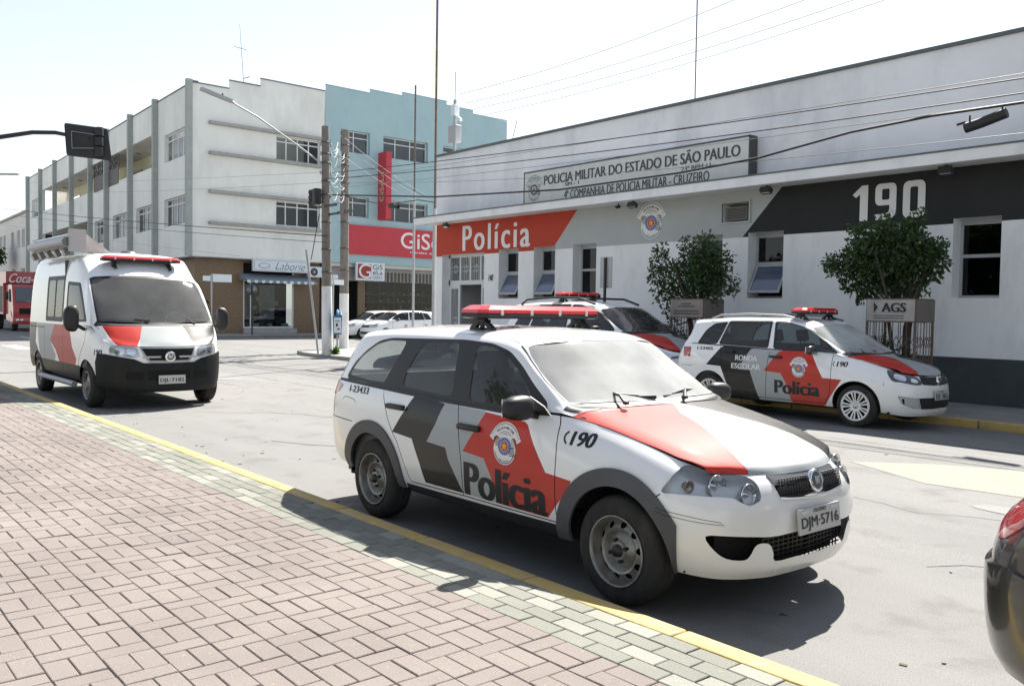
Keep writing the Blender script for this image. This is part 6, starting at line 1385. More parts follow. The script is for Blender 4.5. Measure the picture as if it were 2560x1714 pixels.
def light_bar(root, x, z, half=.60, wid=.30, hgt=.085, feet=.42, foot_h=.10, foot_x=.10, rot=0.0, name='light_bar'):
    """red beacon bar with black base on two bracket feet, placed across the roof"""
    B = bpy.data.objects.new(name, None); COL.objects.link(B); B.parent = root; B.location = (x, 0, z); B.rotation_euler = (0, 0, rot)
    n = 10
    def outline(hw, hl, ch):
        return [(hw, -hl+ch), (hw, hl-ch), (hw-ch*.8, hl), (-hw+ch*.8, hl), (-hw, hl-ch), (-hw, -hl+ch), (-hw+ch*.8, -hl), (hw-ch*.8, -hl)]
    def loft(levels, m, nm):
        mb = MB(); k = len(levels[0][0])
        vs = []
        for pl, zz in levels: vs += [(a, b, zz) for a, b in pl]
        fs = [tuple(range(k))[::-1], tuple(range((len(levels)-1)*k, len(levels)*k))]
        for i in range(len(levels)-1):
            for j in range(k): a = i*k+j; b = i*k+(j+1) % k; fs.append((a, b, b+k, a+k))
        mb.add(vs, fs); return mb.build(nm, m, B)
    hb = wid/2
    loft([(outline(hb-.02, half-.03, .05), -.038), (outline(hb, half, .06), -.03), (outline(hb, half, .06), -.004), (outline(hb-.004, half-.004, .06), 0)], M['trim'], 'bar_base')
    lens = loft([(outline(hb+.002, half+.003, .06), .0), (outline(hb-.002, half, .06), hgt*.45), (outline(hb-.035, half-.05, .05), hgt), (outline(hb-.06, half-.07, .05), hgt+.004)], M['barred'], 'beacon_lens')
    for s in (1, -1):
        for yy in (-.42, -.14, .14, .42):
            c = MB(); c.box(s*hb-.004, s*hb+.006, yy*half/.6-.012, yy*half/.6+.012, -.014, .022); c.build('lens_clip', M['alloy'], B)
    for s in (1, -1):
        f = MB(); y0 = s*feet
        f.box(-.12, .13, y0-.02, y0+.02, -.045-foot_h-.012, -.045-foot_h+.004)
        for xx in (-.05, .0, .06): f.bar((xx*1.6, y0, -.05-foot_h), (xx*.6, y0, -.045), .03, .02)
        f.bar((.115, y0, -.045-foot_h), (-.0, y0, -.045), .028, .03); f.bar((-.115, y0, -.045-foot_h), (0, y0, -.045), .026, .03)
        f.box(-.05, .05, y0-.035, y0+.035, -.065, -.045); f.tube([(-.03, y0+s*.02, -.12), (.03, y0+s*.02, -.12)], .02, 8)
        f.build('mounting_foot', M['trim'], B)
    return B
def wiper(root, a, b, piv, lift=.02, name='wiper'):
    a, b, piv = Vector(a), Vector(b), Vector(piv); mb = MB()
    mb.bar(a, b, .014, .02); mid = (a+b)/2+Vector((0.01, 0, .03)); mb.tube([piv, piv.lerp(mid, .5)+Vector((0, 0, .02)), mid], .009, 6)
    mb.tube([a.lerp(b, .2)+Vector((0, 0, .012)), mid, a.lerp(b, .8)+Vector((0, 0, .012))], .006, 5); mb.lathe([(0.001, .02), (.02, .015), (.022, 0)], c=piv, n=10)
    return mb.build(name, M['trim'], root)
def under_parts(root, L0, L1, hw, z0=.24, z1=.45, wells=(), wr=.36, hood=None, floor=None):
    mb = MB()
    segs = sorted([L0]+[v for c in wells for v in (c-wr, c+wr)]+[L1])
    for a, b in zip(segs[::2], segs[1::2]): mb.box(a, b, -hw, hw, z0, z1)
    for c in wells:
        mb.box(c-wr, c+wr, -hw+.24, hw-.24, z0, z1)
        for s in (-1, 1):
            ps = [(c+wr*math.cos(R(a)), .30+wr*math.sin(R(a))) for a in range(0, 181, 15)]
            for (x0, za), (x1, zb) in zip(ps, ps[1:]):
                mb.quad((x0, s*(hw+.0), za), (x1, s*(hw+.0), zb), (x1, s*(hw-.26), zb), (x0, s*(hw-.26), za))
            mb.prism(ps, s*(hw-.26), s*(hw-.27))
    if hood: mb.box(*hood)
    return mb.build('underbody', M['gap'], root, fixn=True)
def lamp_inside(parent, pts, m=None, depth=.05):
    pass
def build_hero():
    root = thing('police_car', 'large white police wagon with grey wheel arches, nearest the viewer at the yellow kerb', 'police car', (-3.19, 4.25, 0), 0)
    band = Patch(band_from(HERO_BAND, PROF), mirror_end=False, mu0=True, mu1=True); top = Patch(HERO_TOP)
    RG = (2.5, 14.6, 0, 7); WB = -2.50
    S = lambda pl, step=.04: side_uv(band, pl, RG, step)
    F = []
    # livery (flat print on the doors) – right side as in the photo, same on the left
    doorR = [(-2.40, 1.03), (-2.36, .93), (-2.27, .78), (-2.20, .69), (-2.13, .62), (-2.06, .50), (-2.0, .40), (-1.97, .375), (-1.345, .378), (-1.36, .60), (-1.41, .85), (-1.46, 1.03)]
    doorF = [(-1.455, 1.03), (-1.405, .85), (-1.355, .60), (-1.34, .378), (-.452, .373), (-.462, .5), (-.462, .75), (-.478, .93), (-.50, 1.03)]
    F.append(dict(k='part', name='rear_door', uv=S(doorR), m=M['white'])); F.append(dict(k='part', name='front_door', uv=S(doorF), m=M['white']))
    F.append(dict(k='paint', m=M['grey'], uv=S([(-1.60, .95), (-1.148, .94), (-1.211, .83), (-1.34, .664), (-1.117, .646), (-1.057, .558), (-.944, .381), (-1.36, .385), (-1.50, .586), (-1.531, .661), (-1.753, .673), (-1.658, .809)])))
    F.append(dict(k='paint', m=M['black'], uv=S([(-1.965, .972), (-1.594, .948), (-1.658, .809), (-1.753, .673), (-1.531, .661), (-1.500, .586), (-1.340, .384), (-1.785, .384), (-1.848, .515), (-1.940, .671), (-2.200, .690), (-2.058, .855)])))
    F.append(dict(k='paint', m=M['red'], uv=S([(-1.148, .935), (-.76, .915), (-.727, .898), (-.657, .794), (-.541, .643), (-.327, .626), (-.388, .538), (-.528, .378), (-.944, .381), (-1.057, .558), (-1.117, .646), (-1.340, .664), (-1.211, .83)])))
    # black band below the glass
    F.append(dict(k='paint', m=M['trim'], uv=[(u_, 7) for u_ in np.linspace(3.9, 9.55, 30)]+[(u_, 6.60-.15*max(0, (u_-8.6))) for u_ in np.linspace(9.5, 3.95, 30)]))
    # dark rocker
    F.append(dict(k='paint', m=M['trim'], uv=S([(-2.05, .24), (-.42, .24), (-.42, .352), (-2.05, .338)])))
    # panel gaps
    for pl in ([(-2.40, 1.0), (-2.36, .93), (-2.27, .78), (-2.20, .69), (-2.13, .62), (-2.06, .50), (-2.0, .40), (-1.97, .36), (-1.345, .368), (-.45, .365)], [(-1.458, 1.0), (-1.408, .85), (-1.357, .60), (-1.343, .368)], [(-.50, 1.0), (-.478, .93), (-.462, .75), (-.462, .5), (-.452, .36)],
               [(-3.3, .712), (-3.0, .708), (-2.80, .702)], [(.29, .655), (.27, .64), (.24, .60)]):
        F.append(dict(k='paint', m=M['gap'], uv=band.inv(strip(dens(pl, .05, False), .007), (0, 2), RG)))
    F.append(dict(k='paint', m=M['gap'], uv=S(strip(dens([(-2.98, .86), (-2.94, .885), (-2.80, .875), (-2.76, .85)], .05, False), .005))))
    # wheel openings with grey cladding
    for c, nm in ((0.0, 'front'), (WB, 'rear')):
        ro = .445; ri = .352
        F.append(dict(k='part', name='arch_cladding', m=M['arch'], up=.016, uv=S(circ(c-.01, .295, ro, 56, 205, -25)+[(c+ro*.95, .08), (c-ro*.95, .08)], .06)))
        F.append(dict(k='hole', uv=S(circ(c, .295, ri, 48, 215, -35)+[(c+ri*.9, .05), (c-ri*.9, .05)], .06)))
    # lamps
    FR = (11.5, 19, 0, 7)
    HL = [(14.10, 4.38), (14.25, 5.19), (14.45, 6.1), (14.75, 6.85), (15.88, 6.93), (16.69, 6.93), (17.14, 6.75), (17.30, 6.06), (17.27, 5.06), (17.12, 4.72), (16.85, 4.56), (16.62, 4.75), (16.30, 5.0), (15.31, 4.81), (14.56, 4.56)]
    HLs = smooth_poly(HL, 4)
    F.append(dict(k='hole', uv=HLs))
    F.append(dict(k='part', name='tail_light', m=M['tailred'], up=.004, uv=S([(-3.125, 1.0), (-2.93, .965), (-2.96, .915), (-3.03, .886), (-3.17, .878), (-3.24, .95)], .03) if False else [(3.05, 6.3), (3.4, 6.35), (4.0, 6.5), (4.55, 6.1), (4.35, 5.4), (3.9, 5.0), (3.3, 4.95), (3.0, 5.5)]))
    # grille, intakes
    F.append(dict(k='paint', m=M['gap'], uv=[(17.88, 4.98), (17.80, 5.9), (18.4, 6.05), (19, 6.1), (19, 5.0), (18.5, 4.75)]))
    F.append(dict(k='part', name='grille_trim', m=M['dkg2'], up=.006, uv=[(17.74, 6.9), (19, 6.85), (19, 6.2), (18.4, 6.12), (17.80, 5.98)]))
    F.append(dict(k='hole', uv=smooth_poly([(15.50, 2.60), (16.2, 2.72), (16.94, 2.72), (17.5, 2.68), (18.4, 2.75), (19, 2.8), (19.0, 1.55), (18.38, 1.52), (17.72, 1.5), (17.62, 1.95), (17.48, 2.35), (17.2, 2.42), (17.02, 2.28), (16.9, 1.9), (16.72, 1.65), (16.2, 1.7), (15.8, 2.05)], 3)))
    F.append(dict(k='paint', m=M['gap'], uv=band.inv(strip(dens([(.28, .585), (.33, .575), (.45, .555), (.55, .535), (.565, .52), (.45, .535), (.33, .555), (.28, .57)], .03, False), .003), (0, 2), FR)))
    F.append(dict(k='paint', m=M['gap'], uv=strip(HLs+HLs[:1], .035) if False else [(0, 0), (0.001, 0), (0, 0.001)]))
    b = Body(root, band, F, M['white'], 'body', ku=7, kv=5, su=.22, sv=.12)
    # glass house
    G = []
    def TU(pl, step=.05): return top.inv(dens(round_poly(pl, .05), step), (0, 2), (1.2, 10, 0, 2.4))
    # black window surround
    G.append(dict(k='paint', m=M['trim'], uv=TU([(-3.02, 1.03), (-2.93, 1.15), (-2.80, 1.25), (-2.64, 1.335), (-2.47, 1.362), (-1.55, 1.380), (-1.25, 1.365), (-1.08, 1.325), (-.92, 1.235), (-.77, 1.125), (-.62, 1.03), (-.60, .965), (-1.5, .955), (-2.45, 1.0)])))
    G.append(dict(k='paint', m=M['trim'], uv=[(1.3, 0), (10.2, 0), (9.9, .12), (8, .12), (1.6, .16)]))
    q1 = [(-2.98, 1.055), (-2.84, 1.20), (-2.66, 1.305), (-2.48, 1.342), (-2.24, 1.345), (-2.30, 1.22), (-2.40, 1.06), (-2.42, 1.03), (-2.6, 1.03)]
    q2 = [(-2.16, 1.02), (-2.155, 1.10), (-2.10, 1.22), (-2.03, 1.325), (-1.95, 1.352), (-1.60, 1.358), (-1.57, 1.2), (-1.545, .995)]
    q3 = [(-1.40, 1.35), (-1.25, 1.345), (-1.12, 1.31), (-.97, 1.225), (-.83, 1.115), (-.72, 1.03), (-.70, .99), (-1.355, .985)]
    for q, nm in ((q1, 'quarter_window'), (q2, 'rear_door_window'), (q3, 'front_door_window')):
        G.append(dict(k='part', name=nm, m=M['glass_side'], up=-.004, uv=TU(q, .04)))
    G.append(dict(k='part', name='windscreen', m=M['glass_ws'], up=-.002, uv=[(8.18, 5), (8.14, 4), (8.16, 3), (8.22, 2.62), (8.5, 2.4), (9.0, 2.3), (9.5, 2.32), (9.86, 2.42), (9.9, 3), (9.9, 4), (9.9, 5)]))
    G.append(dict(k='paint', m=M['trim'], uv=[(9.93, 5), (9.93, 2.2), (10.0, .8), (10.9, 1.0), (10.93, 3), (10.9, 5)]))
    G.append(dict(k='paint', m=M['gap'], uv=strip([(8.05, 2.35), (8.6, 2.2), (9.2, 2.08), (9.8, 2.15)], .13)))
    G.append(dict(k='part', name='rear_window', m=M['glass_side'], up=-.002, uv=[(.2, 5), (.2, 3.6), (.3, 3.1), (1.0, 3.0), (1.7, 3.15), (1.8, 3.6), (1.82, 5)]))
    # hood: separate panel with livery and gap
    G.append(dict(k='part', name='bonnet', m=M['grey'], uv=[(10.98, 5), (10.98, 2.5), (10.95, .35), (12, .12), (13, .1), (14, .12), (15.0, .3), (16, .5), (16, 5)]))
    HR = [(10.85, 0), (10.85, 4.9), (11.25, 4.83), (12.1, 4.5), (12.94, 4.19), (14.0, 3.62), (14.62, 3.19), (16, 2.81), (16, 0)]
    G.append(dict(k='paint', m=M['red'], side=-1, uv=HR)); G.append(dict(k='paint', m=M['black'], side=1, uv=HR))
    G.append(dict(k='paint', m=M['gap'], uv=strip([(10.95, 2.5), (11.02, .42), (11.3, .2), (12, .1), (13, .08), (14, .1), (15, .22), (15.9, .45)], .05)))
    # roof edge channel
    G.append(dict(k='paint', m=M['gap'], uv=strip([(2.2, 2.62), (4, 2.6), (6, 2.6), (7.3, 2.6), (7.9, 2.55)], .05)))
    Body(root, top, G, M['white'], 'roof', ku=7, kv=6, su=.2, sv=.16)
    # headlights: bucket, reflectors, clear cover
    for side in (1, -1):
        H = bpy.data.objects.new('headlight', None); COL.objects.link(H); H.parent = root
        fs = [HLs]; uv, tris, of = tessellate(band, fs, 8, 6, .22, .12); P = band.ev(uv[:, 0], uv[:, 1]); Nn = band.nrm(uv[:, 0], uv[:, 1])
        if (P[:, 1]*Nn[:, 1]).mean() < 0: Nn = -Nn
        ts = [t for t, o in zip(tris, of) if o]
        tt = []
        for t in ts:
            p = P[list(t)]; c = np.cross(p[1]-p[0], p[2]-p[0]); tt.append(t if c@Nn[t[0]] > 0 else t[::-1])
        face_set_mesh('lamp_cover', P, Nn, tt, [M['lens']], [0]*len(tt), .002, mirror=side < 0, parent=H, wall=False)
        face_set_mesh('lamp_housing', P, Nn, tt, [M['lampin']], [0]*len(tt), -.045, mirror=side < 0, parent=H)
        for (uu, vv, rad, dp, nm) in ((15.95, 5.92, .062, .03, 'reflector_bowl'), (16.95, 5.45, .058, .03, 'reflector_bowl'), (14.85, 5.4, .03, .03, 'indicator_bulb')):
            p = band.ev(uu, vv); n = band.nrm(uu, vv); n = n if n[1] > 0 else -n
            d = Vector((1, .25*n[1], 0.02)).normalized(); c = Vector(p)-Vector(n)*dp
            sg = Vector((1, side, 1)); 
            mb = MB(); pr = [(rad, .014), (rad*1.0, .02), (rad*.93, .018), (rad*.8, -.008), (rad*.5, -.026), (rad*.25, -.03), (rad*.24, .006), (0.001, .012)]
            mb.lathe(pr, axis='x', n=28)
            o = mb.build(nm, M['reflector'] if nm != 'indicator_bulb' else M['amb2'], H)
            q = Vector((1, 0, 0)).rotation_difference(Vector((d.x, d.y*side, d.z))); o.rotation_mode = 'QUATERNION'; o.rotation_quaternion = q; o.location = Vector((c.x, c.y*side, c.z))
    # intake mesh and grille mesh
    mb = MB()
    for (x0, y0, x1, y1, za, zb) in ((.60, .62, .665, .38, .30, .46), (.665, .38, .685, 0, .28, .47)):
        for s in (1, -1):
            mb.quad((x0-.10, s*y0, za-.02), (x1-.10, s*y1, za-.02), (x1-.10, s*y1, zb), (x0-.10, s*y0, zb), 1)
            if y0 < .5:
                for k in range(9): z = za+(zb-za)*k/8; mb.bar((x0-.045, s*y0, z), (x1-.045, s*y1, z), .006, .006)
    for s in (1, -1):
        for k in range(10): y = .36*k/9; mb.bar((.638-.05*(y/.36)**2*.5, s*y, .28), (.638-.05*(y/.36)**2*.5, s*y, .46), .006, .006)
    mb.build('lower_intake', [M['trim'], M['gap']], root)
    mb = MB()
    for k in range(7):
        z = .645+.014*k
        for s in (1, -1): mb.bar((.665+.006-k*.004, s*.30, z), (.705-k*.006, 0, z), .005, .004)
    for k in range(-14, 15):
        y = k*.021; x = .70-.10*(abs(y)/.3)**2*.3; mb.bar((x+.004, y, .637), (x-.03, y+.02, .727), .004, .004)
    mb.build('grille_mesh', M['trim'], root)
    # chrome lip under grille
    mb = MB(); mb.tube([Vector(band.ev(17.84+1.16*t, 4.93-.25*math.sin(t*1.57)))+Vector((.004, 0, 0)) for t in np.linspace(0, 1, 8)], .008, 6)
    vv = list(mb.v); ff = list(mb.f); mb.add([(x, -y, z) for x, y, z in vv], ff, 0, True); mb.build('grille_lip', M['chrome'], root)
    mb = MB(); mb.lathe([(0.001, .012), (.045, .010), (.056, .014), (.062, .006), (.06, -.01)], axis='x', n=32)
    bd = mb.build('badge', M['chrome'], root); bd.location = (.69, 0, .70); bd.rotation_euler = (0, R(-14), 0)
    mb = MB(); mb.lathe([(0.001, .0125), (.043, .0115)], axis='x', n=28); f_ = mb.build('badge_field', M['dkg2'], bd)
    v, f = text_mesh('FIAT', .04, .002); on_plane('badge_letters', v*np.array([.55, 1.3]), f, (.0135, 0, 0), (0, 1, 0), (0, 0, 1), M['chrome'], bd, .001)
    plate_obj(root, (.722, -.015, .505), (0, 1, 0), (-.12, 0, 1), 'DJM·5716')
    # prints
    T_ = text_layers('Polícia', .80, .215, .050)
    put_print('door_lettering', T_, patch_mapper(band, (-.925, .490), (0, 2), 1, -1, RG, .07), M, root)
    put_print('door_lettering', T_, patch_mapper(band, (-.925, .490), (0, 2), 1, 1, RG, .07, flipx=True), M, root)
    put_print('door_emblem', emblem_layers(), patch_mapper(band, (-.915, .758), (0, 2), .25, -1, RG, .05, sx=1.12), M, root)
    put_print('emergency_number', text_layers('190', .175, .078, .04, shear=.12), patch_mapper(band, (-.285, .862), (0, 2), 1, -1, (8, 13.5, 0, 7), .05), M, root)
    ph = arc_pts(.04, 110, 250, 10)+arc_pts(.028, 250, 110, 10); v, f = tri2(ph); put_print('phone_symbol', [(0, 'ink', v, f)], patch_mapper(band, (-.385, .862), (0, 2), 1, -1, (8, 13.5, 0, 7), .05), M, root)
    put_print('fleet_number', text_layers('I-23433', .30, .050, .03), patch_mapper(band, (-2.735, .952), (0, 2), 1, -1, (3, 8, 3.5, 6.95), .06), M, root)
    put_print('bonnet_lettering', [(lv, m, np.stack([-v[:, 1], v[:, 0]], 1), f) for lv, m, v, f in text_layers('Polícia', .66, .17, .03, 'whiteink')], patch_mapper(top, (.45, 0.0), (0, 1), 1, 1, (10.8, 16, 0, 5), .06), M, root) if False else None
    # door handles
    for s in (1, -1):
        for (x, z) in ((-2.17, .872), (-1.28, .822)):
            y = band.ev(*band.inv([(x, z)], (0, 2), RG)[0])[1]; mb = MB(); mb.bbox(x-.115, x+.115, y*s-.028, y*s+.028, z-.018, z+.020, .012); mb.build('door_handle', M['trim'], root)
        mirror_pod(root, -.66, s*.955, 1.015, s, .22, .145, .13)
        mb = MB(); mb.prism([(-.80, .96), (-.54, .97), (-.60, 1.02), (-.73, 1.07)], s*.79, s*.80); mb.build('mirror_base', M['trim'], root)
    # wheels
    for x in (0, WB):
        for s in (1, -1): wheel(root, x, s*.812, .297, .185, s, 'steel', rr=.192)
    under_parts(root, -2.98, .40, .72, .26, .42, (WB, 0), .37)
    # cabin
    mb = MB()
    mb.box(-2.95, -.45, -.76, .76, .30, .34)
    for s in (1, -1): mb.box(-2.9, -.5, s*.74-.02, s*.74+.02, .30, .95)
    mb.bbox(-.75, -.33, -.72, .72, .70, .985, .05); mb.box(-.50, -.46, -.74, .74, .3, .95)
    mb.build('cabin', M['inner'], root)
    mb = MB(); mb.box(-2.85, -1.15, -.54, .54, 1.405, 1.412); mb.build('headliner', M['headliner'], root)
    mb = MB(); mb.tube([(-.82-.02*math.sin(a)-.10*math.cos(a), .36+.18*math.sin(a), .93+.16*math.cos(a)) for a in np.linspace(0, 2*math.pi, 24)], .015, 8); mb.build('steering_wheel', M['inner'], root)
    for y in (.36, -.36): seat(root, -1.15, y, .36)
    seat(root, -2.0, 0, .38, w=1.25, head=False, name='rear_bench')
    # light bar, wipers, antenna
    light_bar(root, -1.615, 1.562, .585, .28, .052, .47, .062)
    wiper(root, (-.60, -.62, 1.055), (-.36, -.08, 1.06), (-.30, -.42, 1.04)); wiper(root, (-.38, .02, 1.055), (-.50, .56, 1.06), (-.28, .10, 1.05))
    mb = MB(); mb.lathe([(0.001, .02), (.01, .015), (.014, 0)], n=10); a = mb.build('roof_nozzle', M['trim'], root); a.location = (-1.03, 0, 1.425)
    return root
# ------------------------------------------------------------------ generic passenger car on the same kind of body
def scale_tab(band, top, sx=1, sy=1, sz=1, belt=0.0):
    b = [(x*sx, y*sy, zb*sz, (zt+(belt if -3.15 < x < -.3 else 0))*sz, it, ib) for x, y, zb, zt, it, ib in band]
    t = [[((x)*sx, y*sy, (z+(belt if (j == 0 and -3.15 < x < -.3) else 0))*sz) for j, (x, y, z) in enumerate(r)] for r in top]
    return b, t
def glasshouse(G, TU, top, m_side, pillars=None, trim=True, ws=True, um=1.0):
    q1, q2, q3 = pillars
    for q, nm in ((q1, 'quarter_window'), (q2, 'rear_door_window'), (q3, 'front_door_window')):
        c = (sum(p[0] for p in q)/len(q), sum(p[1] for p in q)/len(q))
        if trim: G.append(dict(k='paint', m=M['trim'], uv=TU([(c[0]+(a-c[0])*1.05+(.018 if a > c[0] else -.018), c[1]+(b-c[1])*1.04+(.014 if b > c[1] else -.014)) for a, b in q])))
        G.append(dict(k='part', name=nm, m=m_side, up=-.004, uv=TU(q)))
def car_body(root, bt, tt, base, feats_b, feats_t, pillars, arch=(.33, None), wb=-2.47, gside='glass_side', gws='glass_ws', trim=True, hood_feats=(), bn='bonnet', ws_u=(8.18, 9.88), ku=5, kv=4, lamp=None, r=.29, fr=11.5):
    band = Patch(band_from(bt, PROF), mirror_end=False, mu0=True, mu1=True); top = Patch(tt)
    RG = (2.5, 14.6, 0, 7); S = lambda pl, step=.06: side_uv(band, pl, RG, step); F = list(feats_b(band, S))
    for c in (0.0, wb): F.append(dict(k='paint', m=M['gap'], uv=S(circ(c, r, arch[0]+.012, 40, 215, -35)+[(c+arch[0]*.9, .05), (c-arch[0]*.9, .05)], .08))); F.append(dict(k='hole', uv=S(circ(c, r, arch[0], 40, 215, -35)+[(c+arch[0]*.9, .05), (c-arch[0]*.9, .05)], .08)))
    Body(root, band, F, base, 'body', ku=ku, kv=kv, su=.22, sv=.12)
    G = []; TU = lambda pl, step=.06: top.inv(dens(round_poly(pl, .04), step), (0, 2), (1.0, 10.2, 0, 2.6))
    G.append(dict(k='paint', m=M['trim'], uv=[(1.2, 0), (10.2, 0), (9.9, .07), (8, .07), (1.6, .08)]))
    if pillars: glasshouse(G, TU, top, M[gside], pillars, trim)
    a, b = ws_u
    G.append(dict(k='part', name='windscreen', m=M[gws], up=-.002, uv=[(a, 5), (a-.03, 4), (a, 3), (a+.06, 2.62), (a+.4, 2.42), ((a+b)/2, 2.35), (b-.25, 2.35), (b-.02, 2.5), (b, 3), (b, 4), (b, 5)]))
    G.append(dict(k='paint', m=M['trim'], uv=[(b+.03, 5), (b+.03, 2.2), (b+.12, 1.0), (b+1.0, 1.0), (b+1.03, 3), (b+1, 5)]))
    G.append(dict(k='part', name='rear_window', m=M[gside], up=-.002, uv=[(.2, 5), (.2, 3.6), (.3, 3.1), (1.0, 3.0), (1.7, 3.15), (1.8, 3.6), (1.82, 5)]))
    n = top.nu-1
    G.append(dict(k='part', name=bn, m=base, uv=[(b+1.08, 5), (b+1.08, 2.5), (b+1.05, .35), (12.2, .12), (13, .1), (14, .12), (15.0, .3), (n, .5), (n, 5)]))
    G += list(hood_feats(top)) if hood_feats else []
    G.append(dict(k='paint', m=M['gap'], uv=strip([(b+1.07, 2.5), (b+1.14, .42), (b+1.4, .2), (12.4, .1), (13, .08), (14, .1), (15, .22), (n-.1, .45)], .05)))
    G += list(feats_t(top, TU))
    Body(root, top, G, base, 'roof', ku=ku, kv=kv, su=.2, sv=.16)
    return band, top, RG
def cabin(root, x0, x1, hw, zf, zb, dash, seats, roofz, bench=None):
    mb = MB(); mb.box(x0, x1, -hw, hw, zf-.04, zf)
    for s in (1, -1): mb.box(x0+.05, x1, s*(hw-.02)-.02, s*(hw-.02)+.02, zf, zb-.04)
    mb.bbox(dash[0], dash[1], -hw+.04, hw-.04, zb-.28, zb+.02, .05); mb.build('cabin', M['inner'], root)
    mb = MB(); mb.box(x0+.1, dash[0]-.35, -.52, .52, roofz, roofz+.006); mb.build('headliner', M['headliner'], root)
    for y in (.36, -.36): seat(root, seats, y, zf+.04)
    if bench: seat(root, bench, 0, zf+.06, w=1.25, head=False, name='rear_bench')
def build_fox():
    root = thing('police_car', 'white police estate with RONDA ESCOLAR lettering and silver wheel covers, parked by the station wall', 'police car', (-6.19, 12.3, .035), 0)
    bt, tt = scale_tab(FOX_BAND, FOX_TOP, belt=.035)
    grey = [(-1.75, 1.03), (-1.20, 1.03), (-1.469, .70), (-1.179, .677), (-1.087, .536), (-.972, .20), (-1.531, .20), (-1.72, .691), (-1.939, .692)]
    red = [(-1.19, 1.05), (-.665, 1.05), (-.685, .984), (-.497, .653), (-.203, .646), (-.497, .20), (-.972, .20), (-1.087, .536), (-1.179, .677), (-1.469, .70)]
    blk = [(-2.25, 1.06), (-1.70, 1.06), (-1.939, .692), (-1.72, .691), (-1.531, .20), (-2.05, .20), (-2.15, .45), (-2.242, .66), (-2.272, .72), (-2.551, .732)]
    def fb(band, S):
        yield dict(k='part', name='rear_door', m=M['white'], uv=S([(-2.30, 1.06), (-2.26, .80), (-2.17, .66), (-2.10, .5), (-2.06, .29), (-1.442, .29), (-1.41, .85), (-1.385, 1.06)]))
        yield dict(k='part', name='front_door', m=M['white'], uv=S([(-1.383, 1.06), (-1.408, .85), (-1.44, .29), (-.45, .29), (-.385, .45), (-.37, .66), (-.37, 1.06)]))
        yield dict(k='paint', m=M['grey'], uv=S(grey)); yield dict(k='paint', m=M['black'], uv=S(blk)); yield dict(k='paint', m=M['red'], uv=S(red))
        for pl in ([(-2.30, 1.03), (-2.26, .80), (-2.17, .66), (-2.10, .5), (-2.06, .29), (-1.44, .285), (-.45, .285)], [(-1.385, 1.03), (-1.41, .85), (-1.442, .29)], [(-.37, 1.0), (-.37, .66), (-.385, .45), (-.45, .29)], [(.38, .60), (.43, .66), (.55, .66)]):
            yield dict(k='paint', m=M['gap'], uv=band.inv(strip(dens(pl, .05, False), .008), (0, 2), RGx))
        yield dict(k='paint', m=M['gap'], uv=S(strip(dens([(-3.1, .70), (-2.85, .70)], .05, False), .006)))
        HL = smooth_poly([(14.7, 6.5), (15.5, 6.95), (16.25, 6.95), (17.06, 6.9), (17.3, 6.2), (17.4, 5.2), (17.0, 4.85), (15.88, 4.88), (15.12, 4.8)], 3)
        yield dict(k='part', name='headlight', m=M['foxlamp'], up=.003, uv=HL)
        yield dict(k='part', name='lamp_reflector', m=M['reflector'], up=.006, uv=smooth_poly([(15.3, 5.3), (15.4, 6.2), (16.2, 6.2), (16.15, 5.2)], 2)); yield dict(k='part', name='lamp_reflector', m=M['reflector'], up=.006, uv=smooth_poly([(16.6, 5.35), (16.7, 6.1), (17.05, 5.9), (17.1, 5.3)], 2))
        yield dict(k='part', name='tail_light', m=M['tailred'], up=.004, uv=S([(-3.07, 1.0), (-2.89, 1.0), (-2.89, .845), (-3.04, .845)]))
        yield dict(k='part', name='grille', m=M['trim'], up=.002, uv=[(17.42, 6.9), (18.38, 6.85), (19, 6.85), (19, 4.9), (18.4, 4.8), (17.45, 5.0)])
        yield dict(k='part', name='lower_grille', m=M['trim'], up=.002, uv=[(17.1, 2.8), (18.2, 2.85), (19, 2.85), (19, 1.55), (18.3, 1.5), (17.35, 1.55)])
        yield dict(k='paint', m=M['foxpocket'], uv=[(15.6, 2.75), (17.05, 2.78), (17.28, 1.6), (16.75, 1.65), (15.9, 2.05)]); yield dict(k='paint', m=M['gap'], uv=[(15.85, 2.55), (16.05, 2.6), (16.1, 2.0), (15.95, 2.1)])
        yield dict(k='paint', m=M['gap'], uv=strip([(15.6, 2.75), (17.05, 2.78), (17.28, 1.6), (16.75, 1.65), (15.9, 2.05), (15.6, 2.7)], .04))
    def ft(top, TU):
        return []
    def hf(top):
        P_ = [(10.85, 0), (10.85, 3.8), (11.25, 4.12), (12.1, 4.5), (12.56, 4.6), (13.2, 4.3), (14.56, 3.5), (16, 3.12), (16, 0)]; yield dict(k='paint', m=M['grey'], uv=[(10.85, 0), (10.85, 5), (16, 5), (16, 0)]); yield dict(k='paint', m=M['red'], side=-1, uv=P_); yield dict(k='paint', m=M['black'], side=1, uv=P_)
    global RGx; RGx = (2.5, 14.6, 0, 7)
    pil = ([(-2.76, 1.085), (-2.64, 1.27), (-2.50, 1.375), (-2.285, 1.405), (-2.33, 1.27), (-2.41, 1.085)], [(-2.32, 1.085), (-2.27, 1.25), (-2.20, 1.42), (-1.485, 1.435), (-1.475, 1.06)], [(-1.36, 1.43), (-1.19, 1.425), (-.94, 1.365), (-.70, 1.27), (-.47, 1.12), (-.30, 1.0), (-.76, 1.03), (-1.31, 1.055)])
    band, top, RG = car_body(root, bt, tt, M['white'], fb, ft, pil, wb=-2.49, hood_feats=hf, r=.295, arch=(.335, None), ku=6, kv=5)
    for x in (0, -2.49):
        for s in (1, -1): wheel(root, x, s*.805, .295, .185, s, 'cover', rr=.208)
    under_parts(root, -3.05, .45, .72, .22, .42, (-2.49, 0), .355)
